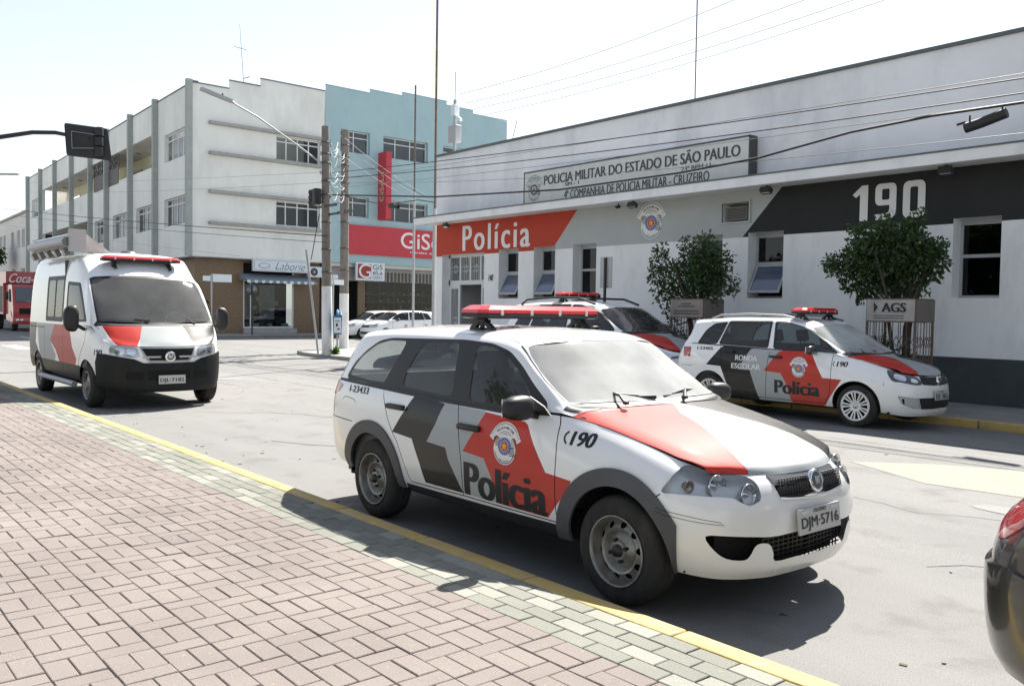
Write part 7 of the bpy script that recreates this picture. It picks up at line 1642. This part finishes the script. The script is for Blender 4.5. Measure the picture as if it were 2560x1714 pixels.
    cabin(root, -2.95, -.42, .74, .34, 1.02, (-.62, -.16), -1.08, 1.45, -1.95)
    for s in (1, -1):
        mirror_pod(root, -.62, s*.95, 1.045, s, .2, .13, .12, M['mirrortop']); mb = MB()
        mb.tube([(-2.62, s*.60, 1.47), (-2.45, s*.60, 1.53), (-1.9, s*.60, 1.555), (-1.3, s*.59, 1.54), (-.98, s*.575, 1.47)], .014, 8); mb.build('roof_rail', M['dkg2'] if s > 0 else M['galv'], root)
        for x, z in ((-2.12, .965), (-1.27, .915)): mb = MB(); mb.bbox(x-.10, x+.10, s*.83-.026, s*.83+.026, z-.016, z+.018, .011); mb.build('door_handle', M['trim'], root)
    light_bar(root, -1.13, 1.60, .50, .27, .06, .40, .065)
    wiper(root, (-.40, -.55, 1.05), (-.08, -.10, 1.045), (-.12, -.4, 1.02))
    put_print('door_lettering', text_layers('Polícia', .75, .195, .050), patch_mapper(band, (-.905, .475), (0, 2), 1, -1, RG, .08), M, root)
    put_print('door_emblem', emblem_layers(), patch_mapper(band, (-.88, .775), (0, 2), .285, -1, RG, .08), M, root)
    for s_, z, w_ in (('RONDA', .870, .40), ('ESCOLAR', .742, .53)): put_print('door_lettering', text_layers(s_, w_, .082, .035, 'whiteink'), patch_mapper(band, (-1.795, z), (0, 2), 1, -1, RG, .08), M, root)
    put_print('emergency_number', text_layers('190', .16, .072, .04, shear=.12), patch_mapper(band, (-.215, .863), (0, 2), 1, -1, (8, 13.8, 0, 7), .06), M, root)
    v, f = tri2(arc_pts(.038, 110, 250, 10)+arc_pts(.026, 250, 110, 10)); put_print('phone_symbol', [(0, 'ink', v, f)], patch_mapper(band, (-.315, .863), (0, 2), 1, -1, (8, 13.8, 0, 7), .05), M, root)
    put_print('fleet_number', text_layers('I-23405', .32, .05, .03), patch_mapper(band, (-2.60, .990), (0, 2), 1, -1, (3, 8.5, 3.5, 6.95), .06), M, root)
    plate_obj(root, (.818, -.0, .475), (0, 1, 0), (-.1, 0, 1), 'EEE 5865')
    mb = MB(); mb.lathe([(.001, .01), (.062, .01), (.07, .004), (.07, -.01)], axis='x', n=28); o = mb.build('badge', M['chrome'], root); o.location = (.79, 0, .67); o.rotation_euler = (0, R(-14), 0)
    mb = MB()
    for a, b in (((-.04, .035), (0, -.035)), ((0, -.035), (.04, .035)), ((-.018, .04), (0, .0)), ((0, 0), (.018, .04))): mb.bar((.012, a[0], a[1]), (.012, b[0], b[1]), .010)
    mb.build('badge_letters', M['dkg2'], o)
    return root
M['foxlamp'] = mat('smoked_lamp', (.05, .055, .06), .1, coat=1.0); M['foxpocket'] = mat('bumper_pocket', (.42, .43, .42), .4); M['mirrortop'] = mat('mirror_shell', (.03, .03, .032), .2, coat=.6)
def plain_car(name, label, cat, loc, rz, paint_, sc=(1, 1, 1), wstyle='cover', gs='glass_dark', gw='glass_dark', r=.29, tail='tailred', dark_bumper=False, hoodred=False, group=None, lampm='reflector', lod=4, rails=False, trimsides=True):
    root = thing(name, label, cat, loc, rz, group); bt, tt = scale_tab(FOX_BAND, FOX_TOP, *sc, belt=.035); sx, sy, sz = sc
    Q = lambda pl: [(a*sx, b*sz) for a, b in pl]
    def fb(band, S):
        for pl in ([(-2.30, 1.03), (-2.26, .80), (-2.17, .66), (-2.06, .29), (-1.44, .285), (-.45, .285)], [(-1.385, 1.03), (-1.41, .85), (-1.442, .29)], [(-.37, 1.0), (-.37, .66), (-.45, .29)]): yield dict(k='paint', m=M['gap'], uv=band.inv(strip(dens(Q(pl), .08, False), .01), (0, 2), (2.5, 14.6, 0, 7)))
        if hoodred: yield dict(k='paint', m=M['red'], uv=S(Q([(-1.19, 1.05), (-.665, 1.05), (-.497, .653), (-.203, .646), (-.497, .20), (-.972, .20), (-1.179, .677), (-1.469, .70)])))
        yield dict(k='part', name='headlight', m=M[lampm], up=.003, uv=smooth_poly([(14.7, 6.5), (15.5, 6.95), (16.25, 6.95), (17.06, 6.9), (17.3, 6.2), (17.4, 5.2), (17.0, 4.85), (15.88, 4.88), (15.12, 4.8)], 2))
        if tail: yield dict(k='part', name='tail_light', m=M[tail], up=.006, uv=smooth_poly([(2.05, 5.3), (2.2, 6.6), (3.0, 6.9), (4.1, 6.85), (4.2, 6.1), (3.3, 5.1), (2.6, 4.6)], 2))
        yield dict(k='part', name='grille', m=M['trim'], up=.002, uv=[(17.42, 6.8), (19, 6.75), (19, 5.2), (17.45, 5.2)]); yield dict(k='part', name='lower_grille', m=M['trim'], up=.002, uv=[(16.6, 2.6), (19, 2.7), (19, 1.55), (17.0, 1.55)])
        if dark_bumper: yield dict(k='part', name='rear_bumper', m=paint_, up=.02, uv=[(0, 3.6), (3.4, 3.6), (4.3, 3.2), (4.3, 0), (0, 0)])
    def hf(top):
        if hoodred:
            P_ = [(10.85, 0), (10.85, 3.8), (11.25, 4.12), (12.1, 4.5), (12.56, 4.6), (13.2, 4.3), (14.56, 3.5), (16, 3.12), (16, 0)]; yield dict(k='paint', m=M['grey'], uv=[(10.85, 0), (10.85, 5), (16, 5), (16, 0)]); yield dict(k='paint', m=M['red'], side=-1, uv=P_); yield dict(k='paint', m=M['black'], side=1, uv=P_)
    pil = tuple(Q(q) for q in ([(-2.76, 1.085), (-2.64, 1.27), (-2.50, 1.375), (-2.285, 1.405), (-2.33, 1.27), (-2.41, 1.085)], [(-2.32, 1.085), (-2.27, 1.25), (-2.20, 1.42), (-1.485, 1.435), (-1.475, 1.06)], [(-1.36, 1.43), (-1.19, 1.425), (-.94, 1.365), (-.70, 1.27), (-.47, 1.12), (-.40, 1.05), (-.76, 1.045), (-1.31, 1.055)]))
    band, top, RG = car_body(root, bt, tt, paint_, fb, lambda t, u: [], pil, wb=-2.49*sx, hood_feats=hf, r=r, arch=(r+.045, None), gside=gs, gws=gw, ku=lod, kv=lod)
    for x in (0, -2.49*sx):
        for s in (1, -1): wheel(root, x, s*.805*sy, r, .19, s, wstyle, rr=r*.68)
    under_parts(root, -3.05*sx, .45*sx, .72*sy, .22*sz, .42*sz, (-2.49*sx, 0), r+.06)
    cabin(root, -2.95*sx, -.42*sx, .74*sy, .34*sz, 1.02*sz, (-.62*sx, -.16*sx), -1.08*sx, 1.45*sz, -1.95*sx)
    for s in (1, -1): mirror_pod(root, -.62*sx, s*.95*sy, 1.05*sz, s, .2, .14, .12)
    if rails:
        for s in (1, -1): mb = MB(); mb.tube([(x*sx, s*y*sy, z*sz) for x, y, z in ((-2.75, .60, 1.44), (-2.6, .60, 1.525), (-1.9, .60, 1.565), (-1.3, .59, 1.55), (-.95, .575, 1.455))], .022, 8); mb.build('roof_rail', M['trim'], root)
    return root, band, top
# ------------------------------------------------------------------ van
VAN_BAND = [(-4.06, 0.00, .42, 1.25, .01, .05), (-4.05, .45, .42, 1.25, .01, .05), (-4.03, .75, .42, 1.25, .01, .05), (-3.97, .92, .42, 1.25, .01, .05), (-3.85, .975, .42, 1.25, .01, .05), (-3.5, .985, .42, 1.25, .01, .05), (-3.15, .99, .42, 1.25, .01, .05), (-2.2, .992, .40, 1.25, .01, .05),
 (-1.3, .992, .38, 1.25, .01, .05), (-.6, .99, .38, 1.25, .012, .05), (-.15, .985, .38, 1.245, .02, .05), (.12, .975, .37, 1.23, .03, .05), (.33, .945, .34, 1.14, .04, .05), (.50, .89, .30, 1.05, .045, .05), (.64, .79, .28, .985, .05, .05), (.75, .62, .27, .965, .05, .05), (.82, .42, .27, .95, .05, .05), (.855, .2, .27, .945, .05, .05), (.865, 0, .27, .945, .05, .05)]
VAN_TOP = [
 [(-3.90,.965,1.25),(-3.97,.92,1.25),(-4.01,.85,1.25),(-4.03,.7,1.25),(-4.04,.35,1.25),(-4.045,0,1.25)],
 [(-3.84,.968,1.25),(-3.88,.93,1.6),(-3.93,.86,1.9),(-3.98,.7,1.9),(-4.0,.35,1.9),(-4.01,0,1.9)],
 [(-3.8,.972,1.25),(-3.8,.95,1.6),(-3.8,.91,2.0),(-3.83,.80,2.33),(-3.86,.4,2.39),(-3.87,0,2.41)],
 [(-3.5,.975,1.25),(-3.5,.955,1.6),(-3.5,.92,2.02),(-3.5,.83,2.36),(-3.5,.4,2.42),(-3.5,0,2.44)],
 [(-2.8,.98,1.25),(-2.8,.958,1.6),(-2.8,.925,2.03),(-2.8,.835,2.37),(-2.8,.4,2.43),(-2.8,0,2.45)],
 [(-2.0,.98,1.25),(-2.0,.958,1.6),(-2.0,.925,2.03),(-2.0,.835,2.37),(-2.0,.4,2.43),(-2.0,0,2.45)],
 [(-1.2,.98,1.25),(-1.2,.956,1.6),(-1.2,.92,2.03),(-1.2,.83,2.37),(-1.2,.4,2.43),(-1.2,0,2.45)],
 [(-.8,.98,1.25),(-.85,.955,1.6),(-.92,.91,2.02),(-.92,.82,2.35),(-.85,.4,2.42),(-.83,0,2.43)],
 [(-.5,.978,1.25),(-.52,.95,1.6),(-.62,.89,2.01),(-.64,.80,2.20),(-.56,.4,2.25),(-.53,0,2.26)],
 [(-.22,.972,1.25),(-.2,.93,1.6),(-.36,.855,1.97),(-.36,.77,2.01),(-.27,.4,2.04),(-.24,0,2.05)],
 [(.0,.96,1.25),(.03,.92,1.5),(.0,.87,1.62),(.03,.78,1.64),(.11,.4,1.65),(.13,0,1.66)],
 [(.18,.945,1.24),(.22,.92,1.27),(.27,.885,1.29),(.33,.79,1.29),(.42,.4,1.28),(.44,0,1.28)],
 [(.24,.935,1.215),(.27,.905,1.24),(.32,.87,1.255),(.38,.77,1.255),(.47,.4,1.25),(.49,0,1.25)],
 [(.40,.90,1.105),(.42,.87,1.12),(.45,.82,1.13),(.51,.72,1.13),(.60,.38,1.13),(.62,0,1.13)],
 [(.53,.85,1.03),(.56,.80,1.03),(.60,.74,1.03),(.65,.62,1.02),(.73,.35,1.0),(.76,0,1.0)],
 [(.60,.79,.985),(.64,.74,.98),(.67,.69,.975),(.72,.58,.97),(.78,.33,.955),(.80,0,.95)]]
def build_van():
    root = thing('police_van', 'white high-roof police van with black bumper parked behind the near car', 'police van', (-14.42, 4.60, 0), R(0))
    band = Patch(band_from(VAN_BAND, PROF), mirror_end=False, mu0=True, mu1=True); top = Patch(VAN_TOP); RG = (3, 13.5, 0, 7); S = lambda pl, st=.06: side_uv(band, pl, RG, st); F = []
    F += [dict(k='part', name='side_door', m=M['white'], uv=S([(-2.6, 1.24), (-2.6, .50), (-1.35, .50), (-1.35, 1.24)])), dict(k='part', name='cab_door', m=M['white'], uv=S([(-1.32, 1.24), (-1.32, .48), (-.42, .48), (-.36, .7), (-.22, .86), (-.05, 1.0), (-.0, 1.24)]))]
    F.append(dict(k='paint', m=M['grey'], uv=S([(-3.2, 1.24), (-1.9, 1.24), (-2.2, .95), (-1.8, .72), (-2.0, .5), (-2.9, .5)]))); F.append(dict(k='paint', m=M['black'], uv=S([(-3.9, 1.24), (-3.2, 1.24), (-3.3, .9), (-2.9, .62), (-3.9, .62)]))); F.append(dict(k='paint', m=M['red'], uv=S([(-1.9, 1.24), (-.95, 1.24), (-.75, .9), (-.5, .72), (-.6, .55), (-1.5, .55), (-1.8, .8), (-2.2, .95)])))
    F.append(dict(k='paint', m=M['trim'], uv=S([(-3.95, .40), (-3.95, .62), (-.30, .62), (-.30, .36)])))
    for pl in ([(-2.62, 1.25), (-2.62, .48)], [(-1.335, 1.25), (-1.335, .48)], [(-.43, .48), (-.37, .7), (-.22, .86), (-.05, 1.0), (0, 1.25)], [(-3.8, 1.17), (-2.6, 1.17)]): F.append(dict(k='paint', m=M['gap'], uv=band.inv(strip(dens(pl, .08, False), .012), (0, 2), RG)))
    for c in (0.0, -3.15): F.append(dict(k='hole', uv=S(circ(c, .335, .40, 36, 215, -35)+[(c+.36, .1), (c-.36, .1)], .08)))
    # black bumper wraps the nose
    F.append(dict(k='part', name='front_bumper', m=M['bumper'], up=.02, uv=[(12.35, 0), (12.35, 3.0), (12.6, 4.2), (13.5, 4.72), (14.5, 4.72), (15.6, 4.45), (16.2, 3.9), (18, 3.85), (18, 0)]))
    F.append(dict(k='part', name='headlight', m=M['vanlamp'], up=.004, uv=smooth_poly([(13.85, 4.9), (13.95, 6.6), (15.2, 6.85), (15.72, 6.6), (15.9, 5.4), (15.85, 4.75), (14.8, 4.8)], 3)))
    F.append(dict(k='part', name='lamp_reflector', m=M['reflector'], up=.008, uv=smooth_poly([(14.3, 5.2), (14.35, 6.3), (14.9, 6.3), (14.9, 5.2)], 2))); F.append(dict(k='part', name='lamp_reflector', m=M['reflector'], up=.008, uv=smooth_poly([(15.15, 5.2), (15.15, 6.3), (15.65, 6.2), (15.65, 5.2)], 2)))
    F.append(dict(k='part', name='grille_surround', m=M['galv'], up=.012, uv=[(15.95, 6.9), (18, 6.9), (18, 3.9), (16.55, 3.95), (16.25, 4.9)])); F.append(dict(k='part', name='grille', m=M['gap'], up=.016, uv=[(16.08, 6.45), (18, 6.45), (18, 4.25), (16.62, 4.3), (16.38, 5.0)]))
    for (a, b, c, d) in ((15.1, 16.2, 2.0, 2.75), (16.5, 18, 1.9, 2.9)): F.append(dict(k='part', name='bumper_intake', m=M['gap'], up=.024, uv=round_poly([(a, c), (b, c), (b, d), (a, d)], .1, 2)))
    F.append(dict(k='part', name='tail_light', m=M['tailred'], up=.01, uv=[(2.9, 5.2), (2.9, 7), (3.6, 7), (3.6, 5.2)]))
    Body(root, band, F, M['white'], 'body', ku=5, kv=4, su=.22, sv=.12)
    G = []; TU = lambda pl, st=.06: top.inv(dens(round_poly(pl, .05), st), (0, 2), (2.0, 10.95, 0, 2.35))
    G.append(dict(k='paint', m=M['trim'], uv=[(10.78, 5), (10.78, 2.0), (11.05, 1.0), (11.95, 1.0), (11.97, 3), (11.95, 5)]))
    G.append(dict(k='paint', m=M['trim'], uv=TU([(-2.58, 1.28), (-2.58, 2.05), (-1.38, 2.05), (-1.38, 1.28)])))
    G.append(dict(k='part', name='side_window', m=M['glass_dark'], up=-.004, uv=TU([(-2.50, 1.36), (-2.50, 1.98), (-2.02, 1.98), (-2.02, 1.36)]))); G.append(dict(k='part', name='side_window', m=M['glass_dark'], up=-.004, uv=TU([(-1.96, 1.36), (-1.96, 1.98), (-1.48, 1.98), (-1.48, 1.36)])))
    G.append(dict(k='paint', m=M['trim'], uv=TU([(-1.22, 1.28), (-1.22, 1.95), (-.55, 1.92), (-.25, 1.6), (-.02, 1.31)]))); G.append(dict(k='part', name='cab_door_window', m=M['glass_dark'], up=-.004, uv=TU([(-1.17, 1.34), (-1.17, 1.89), (-.60, 1.87), (-.32, 1.58), (-.16, 1.34)])))
    G.append(dict(k='paint', m=M['trim'], uv=[(9.0, 5), (8.98, 3), (9.02, 2.3), (10, 2.05), (10.85, 2.1), (10.9, 5)]))
    G.append(dict(k='part', name='windscreen', m=M['glass_van'], up=-.002, uv=[(9.12, 5), (9.1, 3.2), (9.16, 2.7), (9.5, 2.42), (10.3, 2.35), (10.72, 2.42), (10.8, 3), (10.8, 5)])); G.append(dict(k='part', name='rear_window', m=M['glass_dark'], up=-.002, uv=[(.3, 4.9), (.3, 3.2), (1.0, 3.1), (1.0, 4.9)]))
    hx = lambda pl: top.inv(dens(pl, .06), (0, 1), (11.5, 15, 0, 5)); n = 15
    G.append(dict(k='part', name='bonnet', m=M['white'], uv=[(11.98, 5), (11.98, 1.6), (12.2, .8), (13, .5), (14, .5), (15, .8), (15, 5)]))
    G.append(dict(k='paint', m=M['grey'], uv=[(11.9, 5), (11.9, 4.3), (13.5, 3.95), (15, 3.7), (15, 5)])); G.append(dict(k='paint', m=M['red'], side=-1, uv=[(11.9, 2.5), (11.9, 4.3), (13.5, 3.95), (15, 3.6), (15, 1.7), (13.5, 2.1)])); G.append(dict(k='paint', m=M['black'], side=1, uv=[(11.9, 1.2), (11.9, 4.2), (13.5, 3.95), (15, 3.6), (15, 1.0)]))
    G.append(dict(k='paint', m=M['gap'], uv=strip([(12.0, 1.7), (12.2, .8), (13, .45), (14, .45), (14.95, .8)], .06)))
    Body(root, top, G, M['white'], 'roof', ku=5, kv=4, su=.25, sv=.25)
    for x in (0, -3.15):
        for s in (1, -1): wheel(root, x, s*.965, .335, .21, s, 'van', rr=.215)
    under_parts(root, -3.9, .45, .86, .30, .55, (-3.15, 0), .42)
    mb = MB(); mb.box(-3.9, .1, -.93, .93, .58, .62)
    for s in (1, -1): mb.box(-3.9, .0, s*.94-.02, s*.94+.02, .6, 1.22)
    mb.bbox(-.15, .35, -.90, .90, .85, 1.25, .06); mb.box(-1.42, -1.40, -.93, .93, .6, 2.3); mb.build('cabin', M['inner'], root)
    for y in (.5, -.5): seat(root, -.75, y, .75, .5)
    mb = MB(); mb.tube([(-.25-.03*math.sin(a)-.1*math.cos(a), .5+.2*math.sin(a), 1.30+.16*math.cos(a)) for a in np.linspace(0, 6.283, 24)], .016, 8); mb.build('steering_wheel', M['headliner'], root)
    for s in (1, -1): mirror_pod(root, -.05, s*1.17, 1.36, s, .22, .40, .16)
    light_bar(root, -.50, 2.315, .62, .22, .05, .43, .10)
    wiper(root, (.20, -.75, 1.36), (.40, -.15, 1.34), (.36, -.1, 1.29)); wiper(root, (.34, .10, 1.36), (.22, .70, 1.36), (.38, .55, 1.29))
    mb = MB(); mb.tube([(-2.8, -1.0, .32), (-.55, -1.0, .32)], .045, 10); mb.build('side_step', M['galv'], root)
    plate_obj(root, (.905, .02, .455), (0, 1, 0), (-.04, 0, 1), 'DJL·7182', city=False)
    mb = MB(); mb.lathe([(.001, .02), (.055, .018), (.075, .02), (.082, .01), (.08, -.01)], axis='x', n=28); o = mb.build('badge', M['chrome'], root); o.location = (.885, 0, .80); mb = MB(); mb.lathe([(.001, .021), (.052, .019)], axis='x', n=24); b2 = mb.build('badge_field', M['dkg2'], o); v, f = text_mesh('FIAT', .05, .002); on_plane('badge_letters', v*np.array([.6, 1.3]), f, (.022, 0, 0), (0, 1, 0), (0, 0, 1), M['chrome'], o, .001)
    for s in (1, -1): mb = MB(); mb.box(.862, .89, s*.27-.13, s*.27+.13, .785, .81); mb.build('grille_bar', M['galv'], root)
    put_print('emergency_number', text_layers('190', .18, .085, .04, shear=.12), patch_mapper(band, (.42, .86), (0, 2), 1, -1, (10, 15, 0, 7), .06), M, root)
    # rolled awning and lamps on the right roof side, with its end bracket
    mb = MB(); mb.bbox(-3.5, -.95, -.98, -.62, 2.50, 2.66, .03); mb.build('awning_case', M['headliner'], root); mb = MB(); mb.tube([(-3.5, -1.02, 2.58), (-.95, -1.02, 2.58)], .07, 10); mb.build('rolled_awning', M['dkg2'], root)
    mb = MB(); mb.tube([(-3.6, -.96, 2.69), (-.85, -.96, 2.69)], .025, 8); mb.build('awning_rail', M['signwhite'], root)
    mb = MB(); mb.prism([(-.97, 2.42), (-.97, 2.78), (-.82, 2.78), (-.80, 2.42)], -.99, -.76, 'xz'); mb.prism([(-.76, 2.74), (-.76, 2.42), (-.34, 2.42)], -.96, -.92, 'yz'); mb.build('end_bracket', M['headliner'], root)
    for k in range(5): mb = MB(); x = -1.1-.55*k; mb.obox((x, -1.0, 2.42), (.09, 0, 0), (0, .03, .02), (0, -.03, .055)); mb.obox((x, -1.035, 2.41), (.075, 0, 0), (0, .004, 0), (0, -.02, .045), 1); mb.build('side_lamp', [M['dkg2'], M['headliner']], root)
    mb = MB(); mb.lathe([(.001, .09), (.12, .07), (.16, 0), (.16, -.02)], c=(-1.9, .2, 2.45), n=16); mb.build('roof_vent', M['dkg2'], root)
    return root
M['bumper'] = mat('black_bumper_plastic', (.014, .015, .016), .5, spec=.2, var=.2, vscale=5, dirt=((.04, .04, .037), .3, 6)); M['vanlamp'] = mat('van_lamp', (.45, .46, .47), .15, metal=.5, coat=1.0); M['glass_van'] = glass('van_windscreen', (.50, .58, .60), film=.14)
# ------------------------------------------------------------------ delivery truck
def build_truck():
    root = thing('delivery_truck', 'red Coca-Cola delivery truck driving towards the viewer at far left', 'truck', (-54.3, 11.1, 0), R(-1.0))
    M['truckred'] = mat('truck_red', (.34, .02, .025), .35, coat=.6, var=.1); M['cabred'] = mat('cab_red', (.42, .03, .03), .3, coat=.8)
    mb = MB(); P = [(-2.0, .62), (0, .62), (.12, .75), (.14, 1.35), (.02, 1.62), (-.22, 2.48), (-.35, 2.60), (-2.0, 2.60)]; mb.prism(P, -1.15, 1.15); mb.build('cab', M['cabred'], root)
    mb = MB(); mb.add([(.05, -1.0, 1.66), (.05, 1.0, 1.66), (-.185, .98, 2.44), (-.185, -.98, 2.44)], [(0, 1, 2, 3)]); o = mb.build('windscreen', M['paneref'], root); o.location = (.012, 0, 0)
    mb = MB(); mb.box(.125, .15, -.85, .85, .98, 1.30)
    for k in range(5): mb.box(.15, .165, -.83, .83, 1.0+.06*k, 1.025+.06*k, 1)
    mb.build('grille', [M['gap'], M['trim']], root)
    mb = MB(); mb.bbox(-.1, .30, -1.2, 1.2, .42, .80, .05); mb.build('front_bumper', M['cabred'], root)
    for s in (1, -1):
        for y in (.95, .74): mb = MB(); mb.lathe([(.001, .315), (.08, .318), (.09, .30)], c=(0, s*y, .64), axis='x', n=16); mb.build('headlight', M['reflector'], root)
        mb = MB(); mb.add([(-.35, s*1.153, 1.65), (-1.1, s*1.153, 1.65), (-1.1, s*1.153, 2.35), (-.5, s*1.153, 2.35)], [(0, 1, 2, 3)]); mb.build('door_window', M['gap'], root); mb = MB(); mb.bar((-.2, s*1.2, 2.2), (-.1, s*1.42, 2.15), .03); mb.bbox(-.15, -.05, s*1.42-.09, s*1.42+.09, 1.75, 2.2, .03); mb.build('side_mirror', M['trim'], root)
        mb = MB(); mb.prism(circ(-.75, .52, .62, 20, 0, 180), s*1.17, s*1.0); mb.build('wheel_arch', M['cabred'], root); mb = MB(); mb.bar((.06, s*.45, 1.66), (.02, s*.05, 1.72), .02); mb.build('wiper', M['signwhite'], root)
    for x in (-.75, -5.2):
        for s in (1, -1): wheel(root, x, s*1.12, .48, .3, s, 'van', rr=.28)
    mb = MB(); mb.box(-7.6, -2.1, -1.28, 1.28, .95, 3.35); mb.box(-2.1, -1.2, -1.28, 1.28, 2.70, 3.35); mb.build('cargo_body', M['truckred'], root); mb = MB(); mb.box(-7.4, -.3, -.45, .45, .55, .9); mb.build('chassis', M['gap'], root)
    for k in range(5): mb = MB(); x = -2.3-1.05*k; mb.box(x-.95, x, -1.292, -1.281, 1.05, 2.55); mb.build('roller_door', M['trim'], root)
    put_print('lettering', text_layers('Coca-Cola', 2.25, .50, .012, 'whiteink', .45), plane_mapper((-1.2, .0, 2.98), (0, 1, 0), (0, 0, 1)), M, root, .01, .002)
    for j in range(12):
        t0 = j/12; mb = MB(); mb.bar((-1.185, -1.0+2.0*t0, 2.72+.05*math.sin(t0*5)), (-1.185, -1.0+2.0*(t0+.09), 2.72+.05*math.sin((t0+.09)*5)), .03, .01); mb.build('swash', M['whiteink'], root) if j < 0 else None
    v, f = text_mesh('PLANTAO', .1, .002); on_plane('small_lettering', v*np.array([1.2, 1]), f, (-1.2, -.3, 3.25), (0, 1, 0), (0, 0, 1), M['signgrey'], root, .01) if False else None
    plate_obj(root, (.305, .0, .60), (0, 1, 0), (0, 0, 1), 'DTB 1862', city=False)
    return root
build_hero()
build_fox()
build_van()
sr, sband, stop_ = plain_car('police_car', 'tall white police car with roof rails, mostly hidden behind the near wagon', 'police car', (-10.6, 12.55, .03), 0, M['white'], (1.17, 1.07, 1.17), 'steel', 'glass_side', 'glass_side', r=.34, hoodred=True, rails=True, lod=5)
light_bar(sr, -2.2, 1.885, .56, .28, .06, .42, .08)
mb = MB(); mb.box(.955, .972, -.11, .11, .80, .845); mb.box(.955, .974, -.05, .05, .775, .87); mb.build('badge', M['galv'], sr)
plain_car('parked_car', 'white saloon standing in front of the other white car by the red banner shop', 'car', (-38.2, 23.3, 0), R(-90), M['white'], (1, 1, 1), gs='glass_dark', lod=3)
plain_car('parked_car', 'white car partly hidden behind the concrete pole and the other white car', 'car', (-40.25, 23.2, 0), R(-90), M['white'], (1, 1, .98), gs='glass_dark', lod=3)
M['blackpaint'] = paint('black_car_paint', (.008, .008, .009), amt=.1)
plain_car('parked_car', 'glossy black car cut off by the right edge, its red tail lamp showing', 'car', (2.0, 4.03, 0), 0, M['blackpaint'], (1, 1, .93), gs='glass_dark', dark_bumper=True, lod=6)
build_truck()
